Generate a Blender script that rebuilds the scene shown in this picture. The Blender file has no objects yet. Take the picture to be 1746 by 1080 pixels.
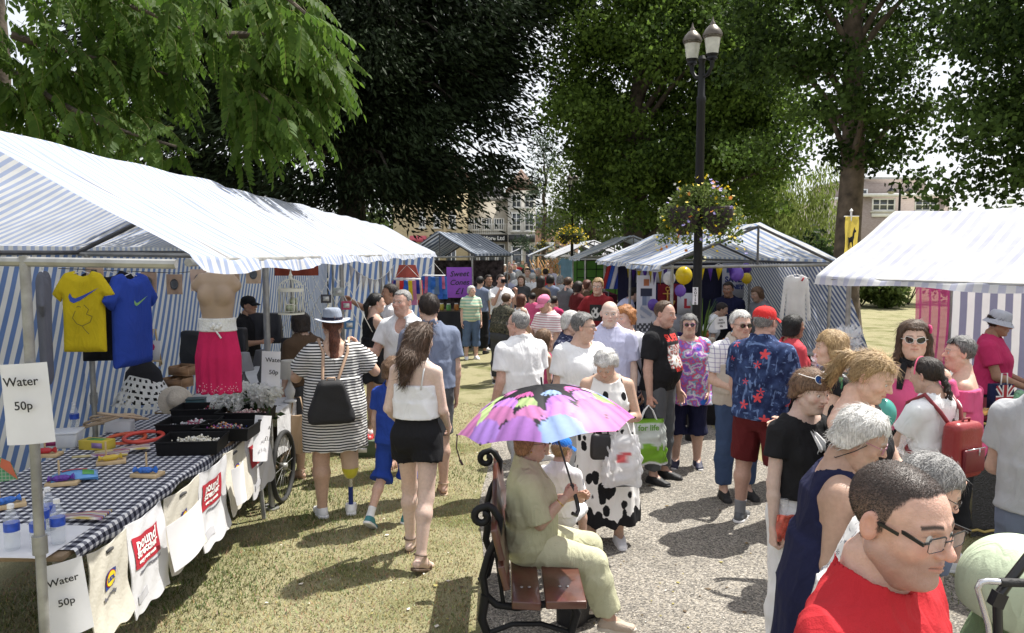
import bpy,bmesh,math,random
import numpy as np
from mathutils import Vector,Matrix,Euler
# --- camera, world, sun, exposure
scene=bpy.context.scene
COL=scene.collection
FPX,CX,CY,CAMH=1300.0,873.0,540.0,2.2
TH=math.atan(110.0/FPX)
cam_data=bpy.data.cameras.new('camera')
cam_data.sensor_width=36.0
cam_data.lens=36.0*FPX/1746.0
cam_data.clip_end=2000.0
cam=bpy.data.objects.new('camera',cam_data)
cam.location=(0,0,CAMH)
cam.rotation_euler=(math.pi/2-TH,0,0)
COL.objects.link(cam)
scene.camera=cam
SUN_DIR=Vector((0.45,0.34,1.0)).normalized()
sun_elev=math.asin(SUN_DIR.z)
sun_az=math.atan2(SUN_DIR.x,SUN_DIR.y)
world=bpy.data.worlds.new('World')
scene.world=world
world.use_nodes=True
wn=world.node_tree.nodes
wl=world.node_tree.links
for n in list(wn):wn.remove(n)
w_out=wn.new('ShaderNodeOutputWorld')
w_bg=wn.new('ShaderNodeBackground')
w_bg.inputs['Strength'].default_value=0.13
w_sky=wn.new('ShaderNodeTexSky')
w_sky.sky_type='NISHITA'
w_sky.sun_disc=False
w_sky.sun_elevation=sun_elev
w_sky.sun_rotation=sun_az
w_sky.air_density=1.0
w_sky.dust_density=4.0
w_sky.ozone_density=1.0
w_tc=wn.new('ShaderNodeTexCoord')
w_map=wn.new('ShaderNodeMapping');w_map.inputs['Scale'].default_value=(1,1,2.5)
w_no=wn.new('ShaderNodeTexNoise');w_no.inputs['Scale'].default_value=2.2;w_no.inputs['Detail'].default_value=6
w_rmp=wn.new('ShaderNodeValToRGB')
w_rmp.color_ramp.elements[0].position=0.30;w_rmp.color_ramp.elements[0].color=(0.55,0.55,0.55,1)
w_rmp.color_ramp.elements[1].position=0.62;w_rmp.color_ramp.elements[1].color=(0.95,0.95,0.95,1)
w_mix=wn.new('ShaderNodeMixRGB');w_mix.inputs[2].default_value=(5.2,5.3,5.5,1)
wl.new(w_tc.outputs['Generated'],w_map.inputs['Vector'])
wl.new(w_map.outputs['Vector'],w_no.inputs['Vector'])
wl.new(w_no.outputs['Fac'],w_rmp.inputs['Fac'])
wl.new(w_rmp.outputs['Color'],w_mix.inputs[0])
wl.new(w_sky.outputs['Color'],w_mix.inputs[1])
wl.new(w_mix.outputs['Color'],w_bg.inputs['Color'])
wl.new(w_bg.outputs['Background'],w_out.inputs['Surface'])
sun_data=bpy.data.lights.new('sun','SUN')
sun_data.energy=5.0
sun_data.angle=math.radians(0.5)
sun_data.color=(1.0,0.96,0.89)
sun=bpy.data.objects.new('sun',sun_data)
sun.rotation_euler=SUN_DIR.to_track_quat('Z','Y').to_euler()
sun.location=(20,15,40)
COL.objects.link(sun)
scene.view_settings.view_transform='Standard'
scene.view_settings.look='None'
scene.view_settings.gamma=1.0
scene.view_settings.use_curve_mapping=False
scene.view_settings.exposure=0.76
# --- helpers
R=random.Random(7)
NR=np.random.default_rng(11)
_ct,_st=math.cos(TH),math.sin(TH)
def W(px,py,y):
 a=(px-CX)/FPX;b=(py-CY)/FPX
 d=Vector((a,_ct-b*_st,-_st-b*_ct))
 return Vector((0,0,CAMH))+d*(y/d.y)
def WZ(px,py,z):
 a=(px-CX)/FPX;b=(py-CY)/FPX
 d=Vector((a,_ct-b*_st,-_st-b*_ct))
 return Vector((0,0,CAMH))+d*((z-CAMH)/d.z)
def WX(px,y):
 return(px-CX)/FPX*y
def tag(o,label=None,cat=None,group=None,kind=None):
 if label:o['label']=label
 if cat:o['category']=cat
 if group:o['group']=group
 if kind:o['kind']=kind
 return o
def empty(name,loc=(0,0,0),rz=0.0,label=None,cat=None,group=None,parent=None):
 o=bpy.data.objects.new(name,None)
 o.empty_display_size=0.1
 COL.objects.link(o)
 o.location=loc
 o.rotation_euler=(0,0,rz)
 if parent:o.parent=parent
 return tag(o,label,cat,group)
def np_mesh(name,V,F,mats=(),smooth=True,sharp=None,midx=None,cols=None,uv=None):
 me=bpy.data.meshes.new(name)
 V=np.asarray(V,dtype=np.float32).reshape(-1,3)
 if isinstance(F,np.ndarray):
  k=F.shape[1]
  loops=F.astype(np.int32).ravel()
  starts=np.arange(0,len(loops),k,dtype=np.int32)
 else:
  loops=np.fromiter((i for f in F for i in f),dtype=np.int32)
  ln=np.fromiter((len(f)for f in F),dtype=np.int32)
  starts=np.concatenate(([0],np.cumsum(ln)[:-1])).astype(np.int32)if len(ln)else np.zeros(0,np.int32)
 me.vertices.add(len(V));me.vertices.foreach_set('co',V.ravel())
 me.loops.add(len(loops));me.loops.foreach_set('vertex_index',loops)
 me.polygons.add(len(starts));me.polygons.foreach_set('loop_start',starts)
 if midx is not None:me.polygons.foreach_set('material_index',np.asarray(midx,dtype=np.int32))
 me.update(calc_edges=True)
 me.validate()
 for m in mats:me.materials.append(m)
 if smooth:
  me.polygons.foreach_set('use_smooth',np.ones(len(me.polygons),dtype=bool))
  if sharp:me.set_sharp_from_angle(angle=math.radians(sharp))
 if cols is not None:
  c=np.ones((len(V),4),dtype=np.float32);c[:,:3]=np.asarray(cols)[:,:3]
  at=me.color_attributes.new('Col','FLOAT_COLOR','POINT')
  at.data.foreach_set('color',c.ravel())
 if uv is not None:
  l=me.uv_layers.new(name='UVMap')
  l.data.foreach_set('uv',np.asarray(uv,dtype=np.float32)[loops].ravel())
 return me
def link(name,me,parent=None,loc=None):
 o=bpy.data.objects.new(name,me)
 COL.objects.link(o)
 if parent is not None:o.parent=parent
 if loc is not None:o.location=loc
 return o
def rotm(rx=0,ry=0,rz=0):
 return Euler((math.radians(rx),math.radians(ry),math.radians(rz))).to_matrix()
class MB:
 def __init__(self):
  self.V=[];self.F=[];self.M=[];self.n=0;self.UV=[];self.has_uv=False
 def add(self,verts,faces,m=0,uv=None):
  self.V.extend([tuple(v)for v in verts])
  self.F.extend([tuple(i+self.n for i in f)for f in faces])
  self.M.extend([m]*len(faces))
  if uv is not None:
   self.UV.extend(uv);self.has_uv=True
  else:self.UV.extend([(0,0)]*len(verts))
  self.n+=len(verts)
  return self
 def box(self,c,s,rot=None,m=0,taper=1.0):
  c=Vector(c);hx,hy,hz=s[0]/2,s[1]/2,s[2]/2
  vs=[]
  for z in(-hz,hz):
   k=taper if z>0 else 1.0
   for x,y in((-hx,-hy),(hx,-hy),(hx,hy),(-hx,hy)):
    v=Vector((x*k,y*k,z))
    if rot is not None:v=rot@v
    vs.append(v+c)
  return self.add(vs,[(3,2,1,0),(4,5,6,7),(0,1,5,4),(1,2,6,5),(2,3,7,6),(3,0,4,7)],m)
 def span(self,a,b,m=0):
  return self.box([(a[i]+b[i])/2 for i in range(3)],[abs(b[i]-a[i])for i in range(3)],None,m)
 def tube(self,pts,r,n=8,m=0,caps=True):
  pts=[Vector(p)for p in pts]
  rs=list(r)if isinstance(r,(list,tuple))else[r]*len(pts)
  vs=[];up=None
  for i,p in enumerate(pts):
   t=(pts[min(i+1,len(pts)-1)]-pts[max(i-1,0)])
   if t.length<1e-9:t=Vector((0,0,1))
   t.normalize()
   if up is None:
    up=Vector((0,0,1))if abs(t.z)<0.9 else Vector((1,0,0))
   s=t.cross(up)
   if s.length<1e-6:s=t.orthogonal()
   s.normalize();up=s.cross(t).normalized()
   for k in range(n):
    a=2*math.pi*k/n
    vs.append(p+(s*math.cos(a)+up*math.sin(a))*rs[i])
  fs=[]
  for i in range(len(pts)-1):
   for k in range(n):
    a=i*n+k;b=i*n+(k+1)%n
    fs.append((b,a,a+n,b+n))
  if caps:
   fs.append(tuple(range(n)));L=(len(pts)-1)*n
   fs.append(tuple(L+k for k in reversed(range(n))))
  return self.add(vs,fs,m)
 def lathe(self,prof,n=16,c=(0,0,0),m=0,rot=None,sx=1.0,sy=1.0):
  c=Vector(c);vs=[]
  for r,z in prof:
   for k in range(n):
    a=2*math.pi*k/n
    v=Vector((r*sx*math.cos(a),r*sy*math.sin(a),z))
    if rot is not None:v=rot@v
    vs.append(v+c)
  fs=[]
  for i in range(len(prof)-1):
   for k in range(n):
    a=i*n+k;b=i*n+(k+1)%n
    fs.append((a,b,b+n,a+n))
  if prof[0][0]>1e-6:fs.append(tuple(reversed(range(n))))
  if prof[-1][0]>1e-6:fs.append(tuple((len(prof)-1)*n+k for k in range(n)))
  return self.add(vs,fs,m)
 def sphere(self,c,r,n=12,k=8,m=0,s=(1,1,1),rot=None):
  c=Vector(c);vs=[Vector((0,0,-1))]
  for i in range(1,k):
   ph=-math.pi/2+math.pi*i/k
   for j in range(n):
    a=2*math.pi*j/n
    vs.append(Vector((math.cos(ph)*math.cos(a),math.cos(ph)*math.sin(a),math.sin(ph))))
  vs.append(Vector((0,0,1)))
  out=[]
  for v in vs:
   v=Vector((v.x*s[0],v.y*s[1],v.z*s[2]))*r
   if rot is not None:v=rot@v
   out.append(v+c)
  fs=[]
  for j in range(n):fs.append((0,1+(j+1)%n,1+j))
  for i in range(k-2):
   for j in range(n):
    a=1+i*n+j;b=1+i*n+(j+1)%n
    fs.append((a,b,b+n,a+n))
  L=len(vs)-1;o=1+(k-2)*n
  for j in range(n):fs.append((o+j,o+(j+1)%n,L))
  return self.add(out,fs,m)
 def prism(self,poly,t,frame=None,m=0):
  n=len(poly);vs=[]
  for y in(-t/2,t/2):
   for x,z in poly:
    v=Vector((x,y,z));vs.append(frame@v if frame is not None else v)
  fs=[tuple(range(n)),tuple(reversed(range(n,2*n)))]
  for i in range(n):
   j=(i+1)%n
   fs.append((j,i,n+i,n+j))
  return self.add(vs,fs,m)
 def sheet(self,fn,nu,nv,m=0,uv=None,thick=0.0):
  P=[[Vector(fn(i/nu,j/nv))for j in range(nv+1)]for i in range(nu+1)]
  w=nv+1
  vs=[p for row in P for p in row]
  uvs=[(i/nu,j/nv)if uv is None else uv(i/nu,j/nv)for i in range(nu+1)for j in range(nv+1)]
  fs=[(i*w+j,(i+1)*w+j,(i+1)*w+j+1,i*w+j+1)for i in range(nu)for j in range(nv)]
  if thick>0:
   back=[]
   for i in range(nu+1):
    for j in range(nv+1):
     du=P[min(i+1,nu)][j]-P[max(i-1,0)][j]
     dv=P[i][min(j+1,nv)]-P[i][max(j-1,0)]
     nn=du.cross(dv)
     if nn.length>1e-12:nn.normalize()
     back.append(P[i][j]-nn*thick)
   N=len(vs);vs=vs+back;uvs=uvs+uvs
   fs=fs+[tuple(N+k for k in reversed(f))for f in fs]
   ring=[i*w for i in range(nu+1)]+[nu*w+j for j in range(1,nv+1)]+[i*w+nv for i in range(nu-1,-1,-1)]+[j for j in range(nv-1,0,-1)]
   for a,b in zip(ring,ring[1:]+ring[:1]):fs.append((b,a,N+a,N+b))
  return self.add(vs,fs,m,uvs)
 def build(self,name,mats,parent=None,loc=None,smooth=None,bev=0.0,rz=None):
  if not isinstance(mats,(list,tuple)):mats=[mats]
  me=np_mesh(name,np.array([tuple(v)for v in self.V],dtype=np.float32),self.F,mats,smooth=smooth is not None,sharp=smooth if smooth else None,midx=self.M,uv=np.array(self.UV)if self.has_uv else None)
  o=link(name,me,parent,loc)
  if rz is not None:o.rotation_euler=(0,0,rz)
  if bev:
   b=o.modifiers.new('bevel','BEVEL');b.width=bev;b.segments=2;b.limit_method='ANGLE'
  return o
def copy_tree(o,parent=None):
 c=o.copy();COL.objects.link(c)
 if parent is not None:c.parent=parent
 for ch in list(o.children):copy_tree(ch,c)
 return c
 # --- materials
MATS={}
def _bs(name):
 m=bpy.data.materials.new(name);m.use_nodes=True
 nt=m.node_tree
 return m,nt,nt.nodes['Principled BSDF'],nt.nodes['Material Output']
def rgb(c):return(c[0],c[1],c[2],1.0)
def add_crease(N,L,tc,bp,k):
 mp=N.new('ShaderNodeMapping');mp.inputs['Scale'].default_value=(1,1,.55);L.new(tc.outputs['Object'],mp.inputs['Vector'])
 no=N.new('ShaderNodeTexNoise');no.inputs['Scale'].default_value=5;no.inputs['Detail'].default_value=2;no.inputs['Distortion'].default_value=1.2
 L.new(mp.outputs[0],no.inputs['Vector'])
 a=N.new('ShaderNodeMath');a.operation='PINGPONG';a.inputs[1].default_value=.09;L.new(no.outputs['Fac'],a.inputs[0])
 b2=N.new('ShaderNodeBump');b2.inputs['Strength'].default_value=k;b2.inputs['Distance'].default_value=.10
 L.new(a.outputs[0],b2.inputs['Height']);L.new(b2.outputs['Normal'],bp.inputs['Normal'])
def mat(name,base,rough=0.6,metal=0.0,mott=0.12,mscale=6.0,bump=0.0,bscale=60.0,trans=0.0,spec=0.5,alpha=1.0,dirt=0.0,dcol=(0.12,0.1,0.07),dscale=2.0,coat=0.0,sheen=0.0,crease=0.0):
 if name in MATS:return MATS[name]
 m,nt,b,out=_bs(name)
 N=nt.nodes;L=nt.links
 b.inputs['Roughness'].default_value=rough
 b.inputs['Metallic'].default_value=metal
 b.inputs['Specular IOR Level'].default_value=spec
 if coat:b.inputs['Coat Weight'].default_value=coat
 if sheen:b.inputs['Sheen Weight'].default_value=sheen
 tc=N.new('ShaderNodeTexCoord')
 col=None
 if mott>0:
  no=N.new('ShaderNodeTexNoise');no.inputs['Scale'].default_value=mscale;no.inputs['Detail'].default_value=5
  L.new(tc.outputs['Object'],no.inputs['Vector'])
  rp=N.new('ShaderNodeValToRGB')
  lo=[max(0,c*(1-mott))for c in base[:3]];hi=[min(1,c*(1+mott))for c in base[:3]]
  rp.color_ramp.elements[0].position=0.32;rp.color_ramp.elements[0].color=rgb(lo)
  rp.color_ramp.elements[1].position=0.68;rp.color_ramp.elements[1].color=rgb(hi)
  L.new(no.outputs['Fac'],rp.inputs['Fac']);col=rp.outputs['Color']
  if dirt>0:
   n2=N.new('ShaderNodeTexNoise');n2.inputs['Scale'].default_value=dscale;n2.inputs['Detail'].default_value=8;n2.inputs['Roughness'].default_value=0.7
   L.new(tc.outputs['Object'],n2.inputs['Vector'])
   r2=N.new('ShaderNodeValToRGB');r2.color_ramp.elements[0].position=0.5;r2.color_ramp.elements[1].position=0.75
   r2.color_ramp.elements[1].color=(dirt,dirt,dirt,1)
   L.new(n2.outputs['Fac'],r2.inputs['Fac'])
   mx=N.new('ShaderNodeMixRGB');mx.inputs[2].default_value=rgb(dcol)
   L.new(r2.outputs['Color'],mx.inputs[0]);L.new(col,mx.inputs[1]);col=mx.outputs['Color']
  L.new(col,b.inputs['Base Color'])
 else:b.inputs['Base Color'].default_value=rgb(base)
 if bump>0:
  nb=N.new('ShaderNodeTexNoise');nb.inputs['Scale'].default_value=bscale;nb.inputs['Detail'].default_value=4
  L.new(tc.outputs['Object'],nb.inputs['Vector'])
  bp=N.new('ShaderNodeBump');bp.inputs['Strength'].default_value=bump;bp.inputs['Distance'].default_value=0.01
  L.new(nb.outputs['Fac'],bp.inputs['Height']);L.new(bp.outputs['Normal'],b.inputs['Normal'])
  if crease>0:add_crease(N,L,tc,bp,crease)
 if trans>0:
  tr=N.new('ShaderNodeBsdfTranslucent');ms=N.new('ShaderNodeMixShader');ms.inputs[0].default_value=trans
  if col is not None:L.new(col,tr.inputs['Color'])
  else:tr.inputs['Color'].default_value=rgb(base)
  L.new(b.outputs[0],ms.inputs[1]);L.new(tr.outputs[0],ms.inputs[2]);L.new(ms.outputs[0],out.inputs['Surface'])
 MATS[name]=m
 return m
def attr_mat(name,rough=0.6,bump=0.0,bscale=80.0,trans=0.0,sss=0.0,mott=0.06,mscale=40,spec=0.4):
 if name in MATS:return MATS[name]
 m,nt,b,out=_bs(name);N=nt.nodes;L=nt.links
 a=N.new('ShaderNodeAttribute');a.attribute_name='Col'
 col=a.outputs['Color']
 tc=N.new('ShaderNodeTexCoord')
 if mott>0:
  no=N.new('ShaderNodeTexNoise');no.inputs['Scale'].default_value=mscale;no.inputs['Detail'].default_value=4
  L.new(tc.outputs['Object'],no.inputs['Vector'])
  mr=N.new('ShaderNodeMapRange');mr.inputs[1].default_value=0.3;mr.inputs[2].default_value=0.7
  mr.inputs[3].default_value=1-mott;mr.inputs[4].default_value=1+mott
  L.new(no.outputs['Fac'],mr.inputs[0])
  vm=N.new('ShaderNodeVectorMath');vm.operation='SCALE'
  L.new(col,vm.inputs[0]);L.new(mr.outputs[0],vm.inputs['Scale']);col=vm.outputs[0]
 L.new(col,b.inputs['Base Color'])
 b.inputs['Roughness'].default_value=rough
 b.inputs['Specular IOR Level'].default_value=spec
 if sss>0:
  b.inputs['Subsurface Weight'].default_value=sss
  b.inputs['Subsurface Radius'].default_value=(1.0,0.35,0.2)
  b.inputs['Subsurface Scale'].default_value=0.012
 if bump>0:
  nb=N.new('ShaderNodeTexNoise');nb.inputs['Scale'].default_value=bscale;nb.inputs['Detail'].default_value=4
  L.new(tc.outputs['Object'],nb.inputs['Vector'])
  bp=N.new('ShaderNodeBump');bp.inputs['Strength'].default_value=bump;bp.inputs['Distance'].default_value=0.006
  L.new(nb.outputs['Fac'],bp.inputs['Height']);L.new(bp.outputs['Normal'],b.inputs['Normal'])
 if trans>0:
  tr=N.new('ShaderNodeBsdfTranslucent');ms=N.new('ShaderNodeMixShader');ms.inputs[0].default_value=trans
  L.new(col,tr.inputs['Color'])
  L.new(b.outputs[0],ms.inputs[1]);L.new(tr.outputs[0],ms.inputs[2]);L.new(ms.outputs[0],out.inputs['Surface'])
 MATS[name]=m
 return m
def glass_mat(name,tint=(1,1,1),rough=0.02,ior=1.45):
 if name in MATS:return MATS[name]
 m,nt,b,out=_bs(name)
 b.inputs['Base Color'].default_value=rgb(tint);b.inputs['Roughness'].default_value=rough
 b.inputs['Transmission Weight'].default_value=1.0;b.inputs['IOR'].default_value=ior
 MATS[name]=m
 return m
def film_mat(name,tint=(0.95,0.96,0.97),clear=0.65,rough=0.12):
 if name in MATS:return MATS[name]
 m,nt,b,out=_bs(name);N=nt.nodes;L=nt.links
 b.inputs['Base Color'].default_value=rgb(tint);b.inputs['Roughness'].default_value=rough
 t=N.new('ShaderNodeBsdfTransparent');ms=N.new('ShaderNodeMixShader');ms.inputs[0].default_value=clear
 L.new(b.outputs[0],ms.inputs[1]);L.new(t.outputs[0],ms.inputs[2]);L.new(ms.outputs[0],out.inputs['Surface'])
 MATS[name]=m
 return m
def stripe_mat(name,ca,cb,period,duty=0.5,axis='U',rough=0.5,trans=0.0,bump=0.25,bscale=30,shear=0.0,soft=0.02,coord='UV',dirt=0.15):
 if name in MATS:return MATS[name]
 m,nt,b,out=_bs(name);N=nt.nodes;L=nt.links
 tc=N.new('ShaderNodeTexCoord');sp=N.new('ShaderNodeSeparateXYZ')
 L.new(tc.outputs['UV' if coord=='UV' else 'Object'],sp.inputs[0])
 ax={'U':0,'V':1,'X':0,'Y':1,'Z':2}[axis]
 val=sp.outputs[ax]
 nw=N.new('ShaderNodeTexNoise');nw.inputs['Scale'].default_value=4.0
 L.new(tc.outputs['Object'],nw.inputs['Vector'])
 ad=N.new('ShaderNodeMath');ad.operation='MULTIPLY_ADD';ad.inputs[1].default_value=period*0.08
 L.new(nw.outputs['Fac'],ad.inputs[0]);L.new(val,ad.inputs[2])
 dv=N.new('ShaderNodeMath');dv.operation='DIVIDE';dv.inputs[1].default_value=period;L.new(ad.outputs[0],dv.inputs[0])
 fr=N.new('ShaderNodeMath');fr.operation='FRACT';L.new(dv.outputs[0],fr.inputs[0])
 pp=N.new('ShaderNodeMath');pp.operation='PINGPONG';pp.inputs[1].default_value=0.5;L.new(fr.outputs[0],pp.inputs[0])
 rp=N.new('ShaderNodeValToRGB')
 e=rp.color_ramp.elements
 e[0].position=max(0,duty*0.5-soft);e[0].color=rgb(ca);e[1].position=duty*0.5+soft;e[1].color=rgb(cb)
 L.new(pp.outputs[0],rp.inputs['Fac'])
 col=rp.outputs['Color']
 if dirt>0:
  n2=N.new('ShaderNodeTexNoise');n2.inputs['Scale'].default_value=2.5;n2.inputs['Detail'].default_value=7;n2.inputs['Roughness'].default_value=0.65
  L.new(tc.outputs['Object'],n2.inputs['Vector'])
  mr=N.new('ShaderNodeMapRange');mr.inputs[1].default_value=0.35;mr.inputs[2].default_value=0.7;mr.inputs[3].default_value=1.0;mr.inputs[4].default_value=1-dirt
  L.new(n2.outputs['Fac'],mr.inputs[0])
  vm=N.new('ShaderNodeVectorMath');vm.operation='SCALE';L.new(col,vm.inputs[0]);L.new(mr.outputs[0],vm.inputs['Scale']);col=vm.outputs[0]
 L.new(col,b.inputs['Base Color'])
 b.inputs['Roughness'].default_value=rough
 if bump>0:
  nb=N.new('ShaderNodeTexNoise');nb.inputs['Scale'].default_value=bscale;nb.inputs['Detail'].default_value=3
  L.new(tc.outputs['Object'],nb.inputs['Vector'])
  bp=N.new('ShaderNodeBump');bp.inputs['Strength'].default_value=bump;bp.inputs['Distance'].default_value=0.01
  L.new(nb.outputs['Fac'],bp.inputs['Height']);L.new(bp.outputs['Normal'],b.inputs['Normal'])
 if trans>0:
  tr=N.new('ShaderNodeBsdfTranslucent');ms=N.new('ShaderNodeMixShader');ms.inputs[0].default_value=trans
  L.new(col,tr.inputs['Color'])
  L.new(b.outputs[0],ms.inputs[1]);L.new(tr.outputs[0],ms.inputs[2]);L.new(ms.outputs[0],out.inputs['Surface'])
 MATS[name]=m
 return m
def text_mesh(s,size,depth=0.0,align='CENTER',spacing=1.0,shear=0.0,bold=0.0):
 cu=bpy.data.curves.new('lettering','FONT')
 cu.body=s;cu.size=size;cu.align_x=align;cu.align_y='CENTER'
 cu.extrude=depth;cu.resolution_u=3;cu.space_character=spacing;cu.shear=shear;cu.offset=bold
 ob=bpy.data.objects.new('lettering_source',cu)
 COL.objects.link(ob)
 dg=bpy.context.evaluated_depsgraph_get()
 me=bpy.data.meshes.new_from_object(ob.evaluated_get(dg))
 bpy.data.objects.remove(ob);bpy.data.curves.remove(cu)
 return me
def lettering(s,size,m,parent,loc,xdir,updir,spacing=1.0,bold=0.0,name='lettering',align='CENTER',depth=0.0004,shear=0.0):
 me=text_mesh(s,size,depth,align,spacing,shear,bold)
 me.materials.clear();me.materials.append(m)
 o=link(name,me,parent)
 x=Vector(xdir).normalized();u=Vector(updir);u=(u-x*u.dot(x)).normalized();z=x.cross(u)
 mtx=Matrix((x,u,z)).transposed().to_4x4();mtx.translation=Vector(loc)
 o.matrix_local=mtx
 return o
 # --- implicit surfaces (bodies, clothes, hair, bags)
f32=np.float32
def A3(v):return np.array([v[0],v[1],v[2]],dtype=f32)
def cap(p,a,b,ra,rb):
 a=A3(a);b=A3(b);ba=b-a
 pa=p-a
 t=np.clip(pa@ba/max(float(ba@ba),1e-9),0,1)
 q=pa-t[:,None]*ba
 return np.sqrt((q*q).sum(1))-(ra+(rb-ra)*t)
def ell(p,c,r,Rm=None):
 q=p-A3(c)
 if Rm is not None:q=q@Rm
 r=A3(r)
 k0=np.sqrt(((q/r)**2).sum(1));k1=np.sqrt(((q/(r*r))**2).sum(1))+1e-6
 return k0*(k0-1)/k1
def smin(a,b,k):
 h=np.clip(0.5+0.5*(b-a)/k,0,1)
 return b+(a-b)*h-k*h*(1-h)
def smax(a,b,k):return-smin(-a,-b,k)
def usm(ds,k):
 d=ds[0]
 for e in ds[1:]:d=smin(d,e,k)
 return d
def rbox(p,c,h,r,Rm=None):
 q=p-A3(c)
 if Rm is not None:q=q@Rm
 q=np.abs(q)-(A3(h)-r)
 return np.sqrt((np.maximum(q,0)**2).sum(1))+np.minimum(q.max(1),0)-r
def loft(p,O,Rm,zs,ws,ds,ys=None,pw=2.0):
 q=(p-A3(O))@Rm
 z=q[:,2]
 w=np.interp(z,zs,ws);d=np.interp(z,zs,ds)
 y0=np.interp(z,zs,ys)if ys is not None else 0.0
 u=np.abs(q[:,0]);v=np.abs(q[:,1]-y0)
 if pw==2.0:k0=np.sqrt((u/w)**2+(v/d)**2)
 else:k0=((u/w)**pw+(v/d)**pw)**(1/pw)
 k1=np.sqrt((u/(w*w))**2+(v/(d*d))**2)+1e-4
 e=k0*(k0-1)/k1
 e=np.where(k0<0.3,-np.minimum(w,d)*0.6,e)
 return np.maximum(e,np.maximum(zs[0]-z,z-zs[-1]))
class SN:
 def __init__(s,seed,n=5):
  g=np.random.default_rng(seed)
  s.k=g.normal(size=(n,3)).astype(f32);s.k/=np.linalg.norm(s.k,axis=1)[:,None]
  s.k*=g.uniform(0.7,1.5,size=(n,1)).astype(f32)
  s.ph=g.uniform(0,6.28,n).astype(f32)
 def __call__(s,p,f):
  q=p@s.k.T*f32(f)+s.ph
  return np.sin(q+0.9*np.sin(q[:,::-1]*0.7)).mean(1)
def surf(fn,lo,hi,h):
 lo=np.array(lo,dtype=f32);hi=np.array(hi,dtype=f32)
 nb=np.maximum(1,np.ceil((hi-lo)/(4*h)).astype(int))
 ax=[lo[i]+(np.arange(nb[i])*4+1.5)*h for i in range(3)]
 G=np.stack(np.meshgrid(*ax,indexing='ij'),-1).reshape(-1,3).astype(f32)
 C=fn(G).astype(f32).reshape(nb)
 F=C.repeat(4,0).repeat(4,1).repeat(4,2)
 mask=(np.abs(C)<8.5*h).repeat(4,0).repeat(4,1).repeat(4,2)
 ii=np.argwhere(mask)
 if len(ii)==0:return np.zeros((0,3),f32),np.zeros((0,4),int)
 F[mask]=fn((lo+ii*h).astype(f32))
 N=F.shape
 S=F<0
 cnt=np.zeros((N[0]-1,N[1]-1,N[2]-1),dtype=np.int8)
 for a in(0,1):
  for b in(0,1):
   for c in(0,1):
    cnt+=S[a:N[0]-1+a,b:N[1]-1+b,c:N[2]-1+c]
 act=(cnt>0)&(cnt<8)
 idx=np.argwhere(act)
 M=len(idx)
 if M==0:return np.zeros((0,3),f32),np.zeros((0,4),int)
 im=np.full(act.shape,-1,dtype=np.int64);im[act]=np.arange(M)
 cor=np.array([(a,b,c)for a in(0,1)for b in(0,1)for c in(0,1)])
 vals=np.stack([F[idx[:,0]+a,idx[:,1]+b,idx[:,2]+c]for a,b,c in cor],1)
 acc=np.zeros((M,3),dtype=f32);num=np.zeros(M,dtype=f32)
 for i in range(8):
  for j in range(i+1,8):
   if np.abs(cor[i]-cor[j]).sum()!=1:continue
   fa=vals[:,i];fb=vals[:,j]
   sc=(fa<0)!=(fb<0)
   t=np.where(sc,fa/np.where(sc,fa-fb,1),0)
   acc+=np.where(sc[:,None],cor[i]+(cor[j]-cor[i])*t[:,None],0);num+=sc
 V=lo+(idx+acc/num[:,None])*h
 Q=[]
 for axis in range(3):
  o=[1 if k==axis else 0 for k in range(3)]
  A=S[:N[0]-o[0],:N[1]-o[1],:N[2]-o[2]];B=S[o[0]:,o[1]:,o[2]:]
  e=np.argwhere(A!=B)
  b,c=[k for k in range(3)if k!=axis]
  ok=(e[:,b]>0)&(e[:,c]>0)&(e[:,b]<N[b]-1)&(e[:,c]<N[c]-1)
  e=e[ok]
  sg=A[e[:,0],e[:,1],e[:,2]]
  def cell(db,dc):
   t=e.copy();t[:,b]+=db;t[:,c]+=dc
   return im[t[:,0],t[:,1],t[:,2]]
  q=np.stack([cell(-1,-1),cell(0,-1),cell(0,0),cell(-1,0)],1)
  fl=sg if axis!=1 else~sg
  q[~fl]=q[~fl][:,::-1]
  Q.append(q[(q>=0).all(1)])
 return V.astype(f32),np.concatenate(Q)
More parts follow.
